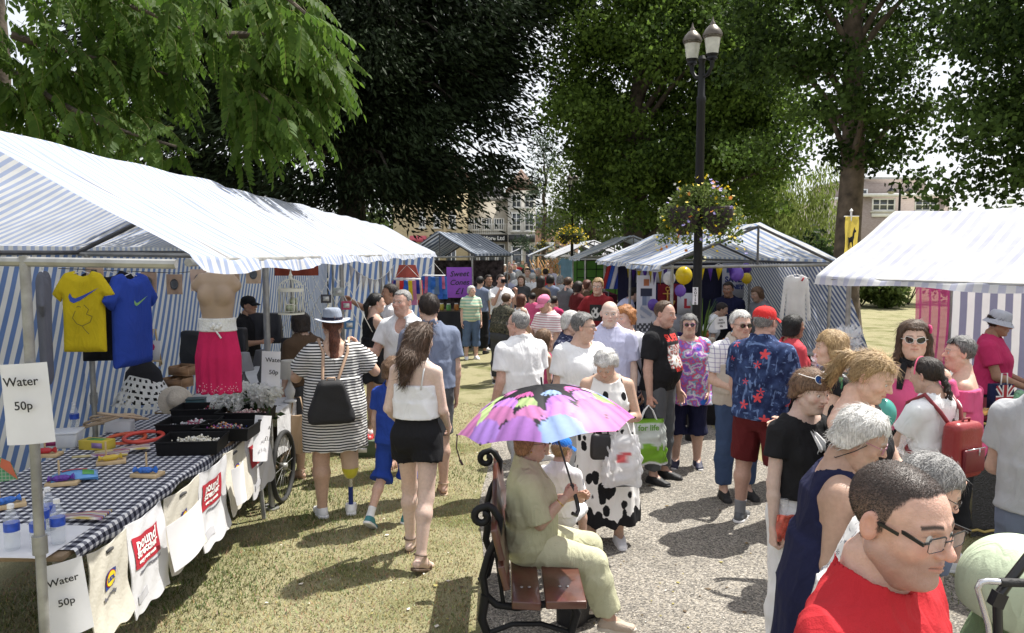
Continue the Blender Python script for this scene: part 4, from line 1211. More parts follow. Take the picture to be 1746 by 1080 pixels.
def eye_parts(o):
 V=[];F=[];C=[]
 for s in(-1,1):
  k0=len(V);cx=np.array([s*.0315,.0765,.0065]);r=.0125
  rings=[0,.16,.22,.38,.46,.8,1.2,1.6]
  V.append(cx+np.array([0,r,0]));C.append((.01,.01,.01))
  for q,a in enumerate(rings[1:]):
   for j in range(14):
    t=2*math.pi*j/14
    V.append(cx+r*np.array([math.sin(a)*math.cos(t),math.cos(a),math.sin(a)*math.sin(t)]))
    C.append((.01,.01,.01)if q<1 else((o.get('iris',(.09,.11,.12)))if q<3 else(.62,.58,.55)))
  for j in range(14):F.append((k0,k0+1+j,k0+1+(j+1)%14))
  for q in range(len(rings)-2):
   for j in range(14):
    a=k0+1+q*14+j;b=k0+1+q*14+(j+1)%14
    F.append((a,a+14,b+14,b))
 return V,F,C
def hair_fn(style,o,seed):
 sn=SN(seed,7)
 thick=o.get('hthick',.012)
 lines=dict(short=([-.11,-.07,-.03,-.005,.012,.03,.06,.09],[-.055,-.055,-.035,.005,.02,.052,.066,.070]),crop=([-.11,-.07,-.035,-.012,.0,.012,.03,.05,.07,.1],[-.062,-.06,-.05,.012,-.012,.0,.050,.066,.082,.088]),receding=([-.11,-.07,-.03,-.005,.012,.03,.05,.09],[-.055,-.055,-.035,.005,.025,.085,.12,.16]),bald=([-.11,-.07,-.03,-.005,.012,.03,.09],[-.055,-.055,-.035,.01,.03,.05,.05]),bob=([-.11,-.05,.0,.022,.035,.055,.09],[-.10,-.10,-.075,-.055,.03,.050,.052]),puffy=([-.11,-.06,-.02,.005,.022,.045,.09],[-.075,-.075,-.055,-.01,.025,.05,.058]),long=([-.11,-.03,.01,.03,.045,.07,.09],[-.16,-.16,-.14,-.02,.04,.062,.066]),tied=([-.11,-.07,-.03,.0,.02,.04,.09],[-.07,-.06,-.03,.01,.035,.062,.068]),fringe=([-.11,-.06,-.02,.012,.03,.06,.09],[-.07,-.06,-.03,.0,.024,.032,.034]))
 lx,lz=lines[style if style in lines else 'short']
 amp=o.get('hamp',.004);fr=o.get('hfreq',90)
 vol=o.get('hvol',1.0)
 extra=o.get('hextra',[])
 def fn(P):
  z0=np.interp(P[:,1],lx,lz)
  if style in('short','tied','receding','puffy','long','bob'):
   z0=z0+(P[:,1]>.02)*(.014*np.exp(-((np.abs(P[:,0])-.048)/.014)**2)+(.012 if style=='short' else .006))+.004*np.sin(P[:,0]*260+1)*(P[:,1]>.02)
  base=ell(P,(0,-.014-.01*(vol-1),.036+.02*(vol-1)),(.0765+thick*vol,.097+thick*vol,.083+thick*vol*1.1))
  if style in('bob','long','puffy','fringe'):
   side=cap(P*np.array([.92,1,1],dtype=f32),(0,-.03,.02),(0,-.036,-.10 if style in('bob',)else(-.13 if style=='long' else-.035)),.083+thick*vol,.080+thick*vol*(.9 if style!='tied' else .1))
   base=smin(base,side,.03)
  n=sn(P,fr)*amp+sn(P[:,::-1].copy(),fr*2.3)*amp*.45
  base=base+n
  if style=='bald':
   top=P[:,2]-(.045+.25*P[:,1])
   base=smax(base,top,.01)
  d=smax(base,(z0-P[:,2])*.8,.010)
  for e in extra:
   d=smin(d,cap(P,*e)+n*1.3,.015)
  return d
 zb=-.2
 for e in extra:zb=min(zb,e[0][2]-.05,e[1][2]-.05)
 yb=-.22
 for e in extra:yb=min(yb,e[0][1]-.08,e[1][1]-.08)
 return fn,(-.17,yb,zb),(.17,.16,.20)
def strands(V,Q,n,seed,ln,w,lift=.25,down=.9,zmin=-1):
 g=np.random.default_rng(seed)
 f=Q[g.integers(0,len(Q),n)]
 a,b,c=V[f[:,0]],V[f[:,1]],V[f[:,2]]
 nr=np.cross(b-a,c-a);nr/=np.linalg.norm(nr,axis=1)[:,None]+1e-9
 p=(a+c)/2
 t=np.stack([g.normal(size=n)*.35,-.35*np.ones(n)+g.normal(size=n)*.3,-down*np.ones(n)],1)
 t=t-nr*(t*nr).sum(1)[:,None];t/=np.linalg.norm(t,axis=1)[:,None]+1e-9
 s=np.cross(t,nr)
 L=(ln*g.uniform(.5,1.3,n))[:,None];ww=(w*g.uniform(.6,1.3,n))[:,None];li=(lift*g.uniform(.1,1.2,n))[:,None]
 p0=p-nr*.002
 p1=p0+t*L*.5+nr*(L*li*.5+.002)
 p2=p0+t*L+nr*(L*li*.7)+s*L*g.normal(size=(n,1))*.12
 VV=np.stack([p0-s*ww,p0+s*ww,p1+s*ww*.8,p1-s*ww*.8,p2],1).reshape(-1,3)
 k=np.arange(n)[:,None]*5
 return VV.astype(f32),(np.array([[0,1,2,3]])+k),(np.array([[3,2,4]])+k)
def garment(name,fn,lo,hi,h,m,parent,cols=None):
 V,Q=surf(fn,lo,hi,h)
 if len(V)==0:return None
 cc=cols(V)if cols else None
 o=link(name,np_mesh(name,V,Q,[m],smooth=True,cols=cc),parent)
 return o
ZW=1.08
LOW=dict(z=[-.30,-.22,-.14,-.05,.02,.08],m=([.10,.165,.176,.165,.152,.150],[.07,.105,.122,.112,.102,.102]),f=([.10,.168,.188,.168,.142,.138],[.07,.105,.125,.112,.095,.093]))
UPP=dict(z=[-.06,.02,.10,.20,.29,.35,.385,.41,.47],m=([.150,.152,.160,.176,.178,.158,.11,.066,.056],[.100,.102,.108,.118,.110,.090,.072,.062,.058]),f=([.138,.138,.142,.156,.158,.138,.094,.054,.048],[.092,.092,.098,.106,.100,.082,.066,.054,.050]))
def person(label,X,Y,face,h,sex='m',skin='fair',hair='brown',style='short',top=None,bottom=None,dress=None,shoes=None,pose=None,head=(0,0,0),lean=0,bulk=1.0,belly=0.0,bust=None,z=0.0,vox=.013,ho=None,group=None,hs=1.0,hat=None,glasses=None,seat=None,seed=None,arms=None,legs=None,hands=('relaxed','relaxed'),detail=0,extra=None,twist=0,bag_strap=None,lean_side=0,hair_off=False,amputee=0):
 ho=dict(ho or{});seed=seed if seed is not None else int(abs(X*1000+Y*77))%100000
 g=random.Random(seed);ho={**dict(nose=g.uniform(.88,1.2),jaw=g.uniform(.88,1.1),cheek=g.uniform(.8,1.2),fat=g.uniform(0,.35)),**ho}
 fem=sex=='f'
 if not seat:face=face+math.degrees(math.atan2(X,Y))
 S=h/1.75
 bust=(0.9 if fem else 0)if bust is None else bust
 base=SKIN[skin];jt=g.uniform(.84,1.08);base=tuple(min(1,c*jt)for c in base)
 pel=np.array([0,0,ZW])if not seat else np.array([0,0,seat/S+.255])
 Rl=np.eye(3)
 if seat:Rl=np.array(rotm(6,0,0).to_3x3())
 Ru=np.array((Euler((math.radians(-lean),math.radians(lean_side),math.radians(-twist))).to_matrix()))
 U=lambda v:pel+Ru@np.array(v)
 Lw=lambda v:pel+Rl@np.array(v)
 shw=(.164 if fem else .182)*(1+.35*(bulk-1))
 sh={s:U((s*shw,-.005,.315))for s in(-1,1)}
 hipj={s:Lw((s*.092*(1+.3*(bulk-1)),0,-.165))for s in(-1,1)}
 arms=arms or{};legs=legs or{}
 A={};K={}
 ub=.285;fb=.25
 for s,k in((1,'R'),(-1,'L')):
  ud,fd=arms.get(k,((.16,-.02,-1),(.07,.22,-1)))[:2]
  ud=unit((ud[0]*s,ud[1],ud[2]));fd=unit((fd[0]*s,fd[1],fd[2]))
  e=sh[s]+ud*ub;w=e+fd*fb
  A[s]=(sh[s],e,w,ud,fd,arms.get(k,(0,0))[2]if len(arms.get(k,()))>2 else None)
  td,sd=legs.get(k,((.05,.03,-1),(.0,-.03,-1))if not seat else((.12,1,-.05),(.02,.08,-1)))[:2]
  td=unit((td[0]*s,td[1],td[2]));sd=unit((sd[0]*s,sd[1],sd[2]))
  kn=hipj[s]+td*.43;an=kn+sd*.415
  K[s]=(hipj[s],kn,an,td,sd,legs.get(k,(0,0,0))[2]if len(legs.get(k,()))>2 else 0)
 if not seat:
  dz=min(K[s][2][2]for s in(-1,1))-.088
  sh_off=np.array([0,0,-dz])
  pel=pel+sh_off;sh={s:sh[s]+sh_off for s in sh};hipj={s:hipj[s]+sh_off for s in hipj}
  A={s:(a[0]+sh_off,a[1]+sh_off,a[2]+sh_off)+a[3:]for s,a in A.items()}
  K={s:(a[0]+sh_off,a[1]+sh_off,a[2]+sh_off)+a[3:]for s,a in K.items()}
 neck=U((0,-.015,.40));
 hy,hp,hr=[math.radians(q)for q in head]
 Rh=Ru@np.array(Euler((0,0,-hy)).to_matrix())@np.array(Euler((-hp,0,0)).to_matrix())@np.array(Euler((0,hr,0)).to_matrix())
 Rh=np.array(Euler((math.radians(lean*.75),0,0)).to_matrix())@Rh if lean>0 else Rh
 hs_=hs*(1.0 if not fem else .96)
 hc=U((0,.0,.455))+Rh@np.array([0,.030,.098*hs_])
 leg_r=(1.0+.75*(bulk-1))*(1.06 if fem else 1.0)
 arm_r=(1.0+.8*(bulk-1))*(.90 if fem else 1.02)
 lw=[w*(1+.9*(bulk-1))for w in LOW[sex][0]];ld=[w*(1+.9*(bulk-1))for w in LOW[sex][1]]
 uw=[w*(1+(.9 if i<5 else .3)*(bulk-1))for i,w in enumerate(UPP[sex][0])];ud_=[w*(1+(.9 if i<5 else .3)*(bulk-1))for i,w in enumerate(UPP[sex][1])]
 Ru32=Ru.astype(f32);Rl32=Rl.astype(f32)
 br=.058*bust*(1+.5*(bulk-1))if bust else 0
 def torso(P,off=0.0,loose=0.0):
  l_w=[w+off for w in lw];l_d=[w+off for w in ld];u_w=[w+off for w in uw];u_d=[w+off for w in ud_]
  if loose:
   mw,md=max(uw)+off,max(ud_)+off
   for L_,mx in((l_w,mw),(l_d,md)):
    for i in range(1,len(L_)):L_[i]+=max(0,mx*(.96+.05*(5-i)/5)-L_[i])*loose
   for L_,mx in((u_w,mw),(u_d,md)):
    for i in range(0,4):L_[i]+=max(0,mx-L_[i])*loose
  a=loft(P,pel,Rl32,LOW['z'],l_w,l_d,[-.012,-.02,-.016,-.004,0,0])
  b=loft(P,pel,Ru32,UPP['z'],u_w,u_d,[0,0,0,.004,0,-.008,-.012,-.012,-.006],pw=2.25)
  d=smin(a,b,.05)
  if belly:
   d=smin(d,ell(P,U((0,.055+.03*belly,.02)),(.125+.03*belly+off,.075+.05*belly+off,.125+off)),.06)
  if bust:
   for s in(-1,1):d=smin(d,ell(P,U((s*.072,.082,.175)),(br+.012+off,br+off,br+.01+off)),.04)
   if loose:d=smin(d,cap(P,U((0,.075,.16)),U((0,.06+.02*belly,-.10)),.07+off,.07+off),.07)
  for s in(-1,1):
   d=smin(d,cap(P,U((s*.06,-.012,.368)),sh[s]+Ru@np.array([-s*.010,0,-.004]),.048+off,.050*arm_r+off),.05)
   d=smin(d,ell(P,Lw((s*.082,-.055,-.17)),(.085*leg_r+off,.075*leg_r+off,.09+off)),.05)
  return d
 def arm(P,s,off=0.0,to=1.0,flare=0.0):
  a,e,w=A[s][:3]
  if to<=1.0:
   q=a+(e-a)*min(1.0,to+.12)
   return cap(P,a,q,.052*arm_r+off,(.052-.010*min(1,to+.12))*arm_r+off+flare)
  d=cap(P,a,e,.052*arm_r+off,.041*arm_r+off)
  f=e+(w-e)*.28;t=min(1.0,to-1.0)
  q=e+(w-e)*t
  d=smin(d,cap(P,e,f,.040*arm_r+off,.041*arm_r+off),.02)
  d=smin(d,cap(P,f,q,.041*arm_r+off,(.041+(.026-.041)*max(0,(t-.28)/.72))*arm_r+off+flare),.015)
  return d
 def leg(P,s,off=0.0,to=2.0,flare=0.0):
  a,k,n=K[s][:3]
  if to<=1.0:
   t=min(1.0,to+.15);q=a+(k-a)*t
   return cap(P,a,q,.088*leg_r+off,(.088-.033*t)*leg_r+off+flare)
  d=cap(P,a,k,.088*leg_r+off,.056*leg_r+off)
  c=k+(n-k)*.30+unit(np.cross(np.array([1,0,0]),n-k))*-.0
  back=np.cross(np.array([1.0,0,0]),unit(n-k))*.014
  c=c+(back if back[1]<0 else-back)
  t=min(1.0,to-1.0);q=k+(n-k)*t
  rq=.058+(.035-.058)*max(0,(t-.3)/.7)
  d=smin(d,cap(P,k,c,.054*leg_r+off,.057*leg_r+off+flare*.5),.03)
  d=smin(d,cap(P,c,q,.057*leg_r+off+flare*.5,rq*(leg_r*.5+.5)+off+flare),.03)
  return d
 foot={}
 for s in(-1,1):
  n=K[s][2];sd=K[s][4];ang=math.radians(9)*s
  up=-sd;fw=unit(np.array([math.sin(ang),math.cos(ang),K[s][5]]))
  fw=unit(fw-up*float(fw@up)*.8)
  if K[s][5]==0:fw=unit(np.array([math.sin(ang),math.cos(ang),0]));
  rt_=unit(np.cross(fw,(0,0,1)));fu=np.cross(rt_,fw)
  foot[s]=(n,np.stack([rt_,fw,fu],1))
 def footf(P,s,off=0.0):
  n,Rf=foot[s];Rf=Rf.astype(f32)
  q=(P-n.astype(f32))@Rf
  d=cap(q,(0,-.035,-.052),(0,.03,-.045),.032+off,.038+off)
  d=smin(d,cap(q,(0,.0,.0),(0,.06,-.045),.036+off,.030+off),.03)
  d=smin(d,cap(q,(s*.004,.06,-.055),(s*.008,.145,-.064),.036+off,.026+off),.025)
  d=smin(d,cap(q,(-s*.016,.12,-.066),(-s*.020,.162,-.068),.020+off,.017+off),.015)
  d=np.maximum(d,-.088-off*.2-q[:,2])
  return d
 def body(P):
  d=torso(P)
  d=smin(d,cap(P,U((0,-.014,.38)),hc+Rh@np.array([0,-.026,-.085]),(.050 if fem else .058)*(1+.4*(bulk-1)),(.050 if fem else .056)*hs_),.035)
  for s in(-1,1):
   d=smin(d,arm(P,s,to=2.0),.03)
   if s==amputee:d=smin(d,leg(P,s,0,1.0),.035);continue
   d=smin(d,leg(P,s),.035)
   d=smin(d,footf(P,s),.025)
  return d
 allp=np.array([U((0,0,.5)),hc]+[a for s in A for a in A[s][:3]]+[a for s in K for a in K[s][:3]]+[Lw((0,0,-.1))])
 ex=.19+.12*max(0,bulk-1)+.08*belly
 lo=allp.min(0)-ex;hi=allp.max(0)+ex
 lo[2]=max(lo[2],min(K[s][2][2]for s in(-1,1))-.12)
 V,Q=surf(body,lo,hi,vox)
 C=np.repeat(np.array([base]),len(V),0)
 jn=SN(seed+3)
 C=C*(1+.06*jn(V,14))[:,None]
 C[:,1:]*=(1+.05*jn(V,9))[:,None]
 parts_V=[V];parts_F=[Q];parts_C=[C];off=len(V)
 def join(v,f,c):
  nonlocal off
  parts_V.append(np.asarray(v,dtype=f32));parts_F.append(np.asarray(f)+off);parts_C.append(np.asarray(c));off+=len(v)
 hv=max(.0032,min(vox*.42,.0075))if not detail else .0026
 HV,HQ=surf(head_fn(ho),(-.105,-.125,-.155),(.105,.135,.13),hv)
 HC=head_colors(HV,base,ho,hair)
 if style=='crop':
  ax_,yy_=np.abs(HV[:,0]),HV[:,1]
  z0=np.interp(yy_,[-.11,-.07,-.035,-.012,.0,.012,.028,.045,.07,.1],[-.066,-.064,-.05,.012,-.016,-.012,.044,.060,.086,.092])+.010*np.exp(-((ax_-.050)/.014)**2)*(yy_>.02)
  nz=SN(3)(HV,420)*.004
  crop_d=np.clip((HV[:,2]-z0+nz)/.010,0,1)*(1-.9*(ax_>.0785)*(HV[:,2]<.034)*(yy_>-.03))
  sd_=np.clip((HV[:,2]-.02)/.06,0,1)
  kk=(crop_d*(.72+.26*sd_))[:,None]
  HC=HC*(1-kk)+(np.array(HAIR[hair][0])*(.75+.5*SN(8)(HV,700)[:,None]))*kk
 tw=lambda v:(np.asarray(v)*hs_)@Rh.T+hc
 join(tw(HV),HQ,HC)
 if vox<.02:
  EV,EF,EC=eye_parts(ho)
  ev=tw(np.array(EV));
  ev_f=EF
 for s,ps in((1,hands[0]),(-1,hands[1])):
  a,e,w,udv,fdv,hd=A[s]
  x=unit(hd if hd is not None and not isinstance(hd,dict)else fdv)
  if hd is not None and isinstance(hd,dict):x=unit((hd['d'][0]*s,hd['d'][1],hd['d'][2]));pn=np.array((hd['palm'][0]*s,hd['palm'][1],hd['palm'][2]),dtype=float)
  else:
   if hd is not None:x=unit((hd[0]*s,hd[1],hd[2]))
   pn=np.array([-s,.15,-.1],dtype=float)
  z_=-(pn-x*float(pn@x));z_=unit(z_);y_=np.cross(z_,x)
  hV,hQ=hand_mesh(ps,.0042 if vox<=.014 else .007)
  hV=hV.copy();mir=False
  want=np.cross(x,-z_)*(1 if s>0 else-1)
  if float(y_@want)<0:hV[:,1]*=-1;mir=True
  sc=(.92 if fem else 1.0)*(.9 if h<1.35 else 1)
  hvv=(hV*sc)@np.stack([x,y_,z_],0)+w
  join(hvv,hQ[:,::-1]if mir else hQ,np.repeat(np.array([base])*np.array([[1.03,.94,.92]]),len(hV),0))
 VV=np.concatenate(parts_V);QQ=np.concatenate(parts_F);CC=np.concatenate(parts_C)
 Fl=[tuple(q)for q in QQ]if vox<.02 else QQ
 if vox<.02:
  n0=len(VV);VV=np.concatenate([VV,ev.astype(f32)]);CC=np.concatenate([CC,np.array(EC)]);Fl+=[tuple(i+n0 for i in f)for f in ev_f]
 me=np_mesh('person',VV,Fl,[skin_m],smooth=True,cols=CC)
 root=link('person',me)
 tag(root,label,'person',group)
 root.location=(X,Y,z);root.rotation_euler=(0,0,-math.radians(face));root.scale=(S,S,S)
 wr=SN(seed+9,6)
 ctx=dict(U=U,Lw=Lw,A=A,K=K,hc=hc,Rh=Rh,hs=hs_,S=S,root=root,pel=pel,Ru=Ru,torso=torso,arm=arm,leg=leg,footf=footf,wr=wr,lo=lo,hi=hi,vox=vox,sh=sh,foot=foot,lw=lw,ld=ld,bulk=bulk,seat=seat)
 if top:make_top(ctx,**top)
 if dress:make_top(ctx,**dress)
 if bottom:make_bottom(ctx,**bottom)
 if shoes:make_shoes(ctx,**shoes)
 if style=='crop':
  fc=HQ[crop_d[HQ].mean(1)>.5];cl_=[]
  SV,S4,S3=strands(HV,fc,16000,seed,.0058,.00042,.9,.35)
  link('hair',np_mesh('hair',tw(SV),[tuple(q)for q in S4]+[tuple(q)for q in S3],[hm(hair)],smooth=True),root)
 elif not hair_off and style!='none':
  seedh=seed+5
  fn,hl,hh=hair_fn(style,ho,seedh)
  hvx=max(.0045,min(vox*.5,.010))if not detail else .0035
  V2,Q2=surf(fn,hl,hh,hvx)
  if hat:
   keep=V2[:,2]<.075
  if len(V2):
   fl2=[tuple(q)for q in Q2]
   if vox<.016 and ho.get('strands',420):
    n_s=ho.get('strands',900);SV,S4,S3=strands(V2,Q2,n_s,seedh,ho.get('slen',.038),ho.get('sw',.0014),ho.get('slift',.35),ho.get('sdown',.9))
    n0=len(V2);V2=np.concatenate([V2,SV]);fl2+=[tuple(q)for q in(S4+n0)]+[tuple(q)for q in(S3+n0)]
   if hat:
    kz=np.clip((V2[:,2]-.04)/.06,0,1)[:,None];V2=V2*(1-.10*kz)
   link('hair',np_mesh('hair',tw(V2),fl2,[hm(hair)],smooth=True),root)
 if hat:make_hat(ctx,**hat)
 if glasses:make_glasses(ctx,**glasses)
 if extra:extra(ctx)
 return root,ctx
def to_world(ctx,v):
 r=ctx['root'];bpy.context.view_layer.update()if False else None
 mw=Matrix.Translation(r.location)@Matrix.Rotation(r.rotation_euler[2],4,'Z')@Matrix.Scale(r.scale[0],4)
 return mw@Vector([float(q)for q in v])
def folds(P,q,wr,amp):
 n1=wr(P*np.array([1.15,1.15,.5],dtype=f32),30)
 n2=wr(P[:,[2,0,1]]*np.array([.6,1.2,1.0],dtype=f32),44)
 r1=1-np.sqrt(np.abs(n1)*2.2);r2=1-np.sqrt(np.abs(n2)*2.2)
 return-(amp*1.25*np.clip(r1,-.8,1)*.75+amp*.7*np.clip(r2,-.8,1))
def make_top(c,name='t_shirt',m=None,off=.020,loose=.6,hem=-.13,sleeve=.62,neck='round',skirt=None,flare=0.0,wrinkle=.0085,cols=None,tank=False,shoulder_cut=None,collar=None,open_front=False,vneck=0.0,long_sleeve=False,sl_flare=.010,hem_front=0.0,vox=None,strap_w=.045,low_back=0.0,arms_on=False):
 P_=lambda:None
 U,Lw,A,K,pel,Ru=c['U'],c['Lw'],c['A'],c['K'],c['pel'],c['Ru']
 torso,arm,wr=c['torso'],c['arm'],c['wr']
 root=c['root'];Ru32=Ru.astype(f32)
 if long_sleeve:sleeve=1.92
 nk=U((0,-.014,.425))
 nr=dict(round=.092,wide=.125,high=.070,collar=.078,scoop=.14,off=.10)[neck]
 Rl32=np.eye(3,dtype=f32)
 def fn(P):
  d=torso(P,off,loose)
  q=(P-pel.astype(f32))
  ql=q@Ru32
  fold=folds(P,ql,wr,wrinkle)
  if skirt:
   zs=[-skirt['len'],-.22,-.12,.0,.08]
   w0=max(c['lw'])+off+.004;d0=max(c['ld'])+off+.008
   ws=[w0+skirt.get('flare',.05),w0+.012,w0,w0-.012,w0-.03];ds_=[d0+skirt.get('flare',.05)*.8,d0+.012,d0,d0-.01,d0-.03]
   sk=loft(P,pel,Rl32,zs,ws,ds_,[skirt.get('fwd',0.0),-.008,-.008,0,0])
   th=np.arctan2(q[:,1],q[:,0])
   ramp=np.clip((-.05-q[:,2])/.5,0,1)
   sk=sk+skirt.get('pleat',.012)*ramp*np.sin(th*skirt.get('n',9)+2.0*wr(P,3))
   d=smin(d,sk,.05)
  d=d+fold
  for s in(-1,1):
   if tank or(shoulder_cut is not None and not arms_on):continue
   a,e,w=A[s][:3]
   sl=arm(P,s,off+.004,sleeve,sl_flare)+fold*.8
   if sleeve<=1:cpt=a+(e-a)*sleeve;dr=A[s][3]
   else:cpt=e+(w-e)*(sleeve-1);dr=A[s][4]
   sl=np.maximum(sl,(P-cpt.astype(f32))@dr.astype(f32))
   d=smin(d,sl,.022)
  if not skirt:
   hz=hem+hem_front*np.clip(q[:,1]/.12,-1,1)+.006*wr(P,12)
   d=np.maximum(d,hz-ql[:,2])
  d=np.maximum(d,-(cap(P,nk,U((0,.03 if neck!='wide' else .015,.52)),nr*.86,nr*1.5)))
  if vneck:d=np.maximum(d,-ell(P,U((0,.11,.36)),(.045+.02*vneck,.08,.10*vneck+.02),Ru32))
  if low_back:d=np.maximum(d,-ell(P,U((0,-.14,.40)),(.11,.12,.10+low_back),Ru32))
  if tank:
   for s in(-1,1):
    a=A[s][0];top_=U((s*(.172+.01),0,.42));bot=U((s*.20,0,.20))
    x=np.abs(ql[:,0]);d=np.maximum(d,np.where(ql[:,2]>.19,(x-(.155*(1+.55*max(0,c['bulk']-1))-strap_w*0-np.clip((ql[:,2]-.22)*.32,0,.06)))*.9,-1))
  if shoulder_cut is not None:
   d=np.maximum(d,ql[:,2]-shoulder_cut)
  return d
 lo=c['lo']-np.array([.05,.05,0]);hi=c['hi']+np.array([.05,.05,-.12])
 if not skirt:lo=lo.copy();lo[2]=pel[2]+hem-.32 if c['seat']is None else lo[2]
 o=garment(name,fn,lo,hi,vox or c['vox'],m,root,cols=(lambda V:cols(V,c))if cols else None)
 c[name]=o
 if collar and o:
  def cf(P):
   q=(P-U((0,-.006,.408)).astype(f32))@(Ru32@np.array(rotm(14,0,0)).astype(f32))
   r=np.sqrt(q[:,0]**2+(q[:,1]*1.03)**2)
   d=np.abs(r-(.071-q[:,2]*.35))-.0042
   d=np.maximum(d,np.abs(q[:,2])-.024)
   d=np.maximum(d,-(ell(q,(0,.085,.0),(.02+.01,.05,.06))))
   return d
  cc=U((0,0,.41));garment('collar',cf,cc-.12,cc+.12,min(c['vox']*.5,.005),collar,o)
 return o
def make_bottom(c,name='trousers',m=None,off=.013,kind='trousers',to=1.86,flare=.010,wrinkle=.009,waist=.03,slen=.5,sflare=.03,pleat=.008,n=9,cols=None,band=None):
 U,Lw,K,pel,torso,leg,wr=c['U'],c['Lw'],c['K'],c['pel'],c['torso'],c['leg'],c['wr']
 def fn(P):
  q=P-pel.astype(f32)
  d=torso(P,.004,0)
  fold=folds(P,q,wr,wrinkle)*np.clip((-.14-q[:,2])/.1,0.0,1)
  if kind=='skirt':
   zs=[-slen,-.22,-.12,.0,.06];w0=max(c['lw'])+off;d0=max(c['ld'])+off+.006;
   sk=loft(P,pel,np.eye(3,dtype=f32),zs,[w0+sflare,w0+.006,w0,w0-.018,w0-.03],[d0+sflare*.8,d0+.006,d0,d0-.016,d0-.026],[0,-.008,-.008,0,0])
   th=np.arctan2(q[:,1],q[:,0]);ramp=np.clip((-.05-q[:,2])/.4,0,1)
   d=smin(d,sk+pleat*ramp*np.sin(th*n+2*wr(P,3)),.03)
  else:
   for s in(-1,1):
    l=leg(P,s,off+.006,to,flare)
    a,k,nn_=K[s][:3]
    if to<=1:cp=a+(k-a)*to;dr=K[s][3]
    else:cp=k+(nn_-k)*(to-1);dr=K[s][4]
    l=np.maximum(l,(P-cp.astype(f32))@dr.astype(f32))
    d=smin(d,l,.03)
  d=d+fold
  wz=(q@np.eye(3,dtype=f32))[:,2]if c['seat']is None else(q@np.array(rotm(6,0,0)).astype(f32))[:,2]
  return np.maximum(d,wz-waist)
 lo=c['lo']-np.array([.06,.06,0]);hi=c['hi'].copy()+np.array([.06,.06,0]);hi[2]=pel[2]+waist+.05
 if c['seat']:hi[2]=pel[2]+.12
 o=garment(name,fn,lo,hi,c['vox'],m,c['root'],cols=(lambda V:cols(V,c))if cols else None)
 c[name]=o
 return o
def make_shoes(c,m=None,sole=None,off=.008,kind='shoe',sock=None,high=.0):
 for s in(-1,1):
  n,Rf=c['foot'][s];Rf32=Rf.astype(f32)
  if sock:
   def sf(P):
    sd=c['K'][s][4].astype(f32);d=smin(c['leg'](P,s,.004),c['footf'](P,s,.004),.02)
    return np.maximum(d,-(P-n.astype(f32))@sd-.10)
   garment('sock',sf,n-.22,n+.24,.009,sock,c['root'])
  if kind=='sandal':
   o=None
   def so(P):
    q=(P-n.astype(f32))@Rf32
    d=np.maximum(np.maximum(cap(q*np.array([1,1,0],dtype=f32),(0,-.035,0),(s*.002,.14,0),.038,.042),q[:,2]+.080),-.100-q[:,2])
    return d
   o=garment('sandal',so,n-.23,n+.25,.006,m,c['root'])
   for(y0,z0,rx)in((.10,-.040,.043),(.055,-.012,.043)):
    b=MB();b.tube([Vector(list(n+Rf@np.array([math.cos(t)*rx,y0-.012*math.sin(t),z0-.04+(math.sin(t))*.052])))for t in[math.pi*k/8 for k in range(9)]],.0055,5);b.build('strap',m,o,smooth=60)
   b=MB();b.tube([Vector(list(n+Rf@np.array([math.cos(t)*.046,math.sin(t)*.05-.008,.012])))for t in[2*math.pi*k/12 for k in range(13)]],.0055,5);b.build('strap',m,o,smooth=60)
   continue
  def shf(P):
   q=(P-n.astype(f32))@Rf32
   d=c['footf'](P,s,off)
   top=q[:,2]-(-.006+high-.30*np.clip(q[:,1]-.045,0,.2)+.22*np.clip(-q[:,1]-.02,0,.1))
   return np.maximum(d,top)
  o=garment('shoe',shf,n-.23,n+.25,.0065 if c['vox']<.016 else .012,m,c['root'])
  if sole and o:
   def slf(P):
    q=(P-n.astype(f32))@Rf32
    d=smin(cap(q*np.array([1,1,0],dtype=f32),(0,-.038,0),(0,.05,0),.042,.040),cap(q*np.array([1,1,0],dtype=f32),(0,.05,0),(-s*.004,.155,0),.042,.037),.02)
    return np.maximum(np.maximum(d-off*.3,q[:,2]+.064),-.0905-q[:,2])
   garment('sole',slf,n-.24,n+.26,.0065 if c['vox']<.016 else .012,sole,o)
def head_obj(c,mb,name,m,parent=None,smooth=50,bev=0):
 for i,v in enumerate(mb.V):
  w=c['Rh']@(np.array(v)*c['hs'])+c['hc'];mb.V[i]=tuple(w)
 return mb.build(name,m,parent or c['root'],smooth=smooth,bev=bev)
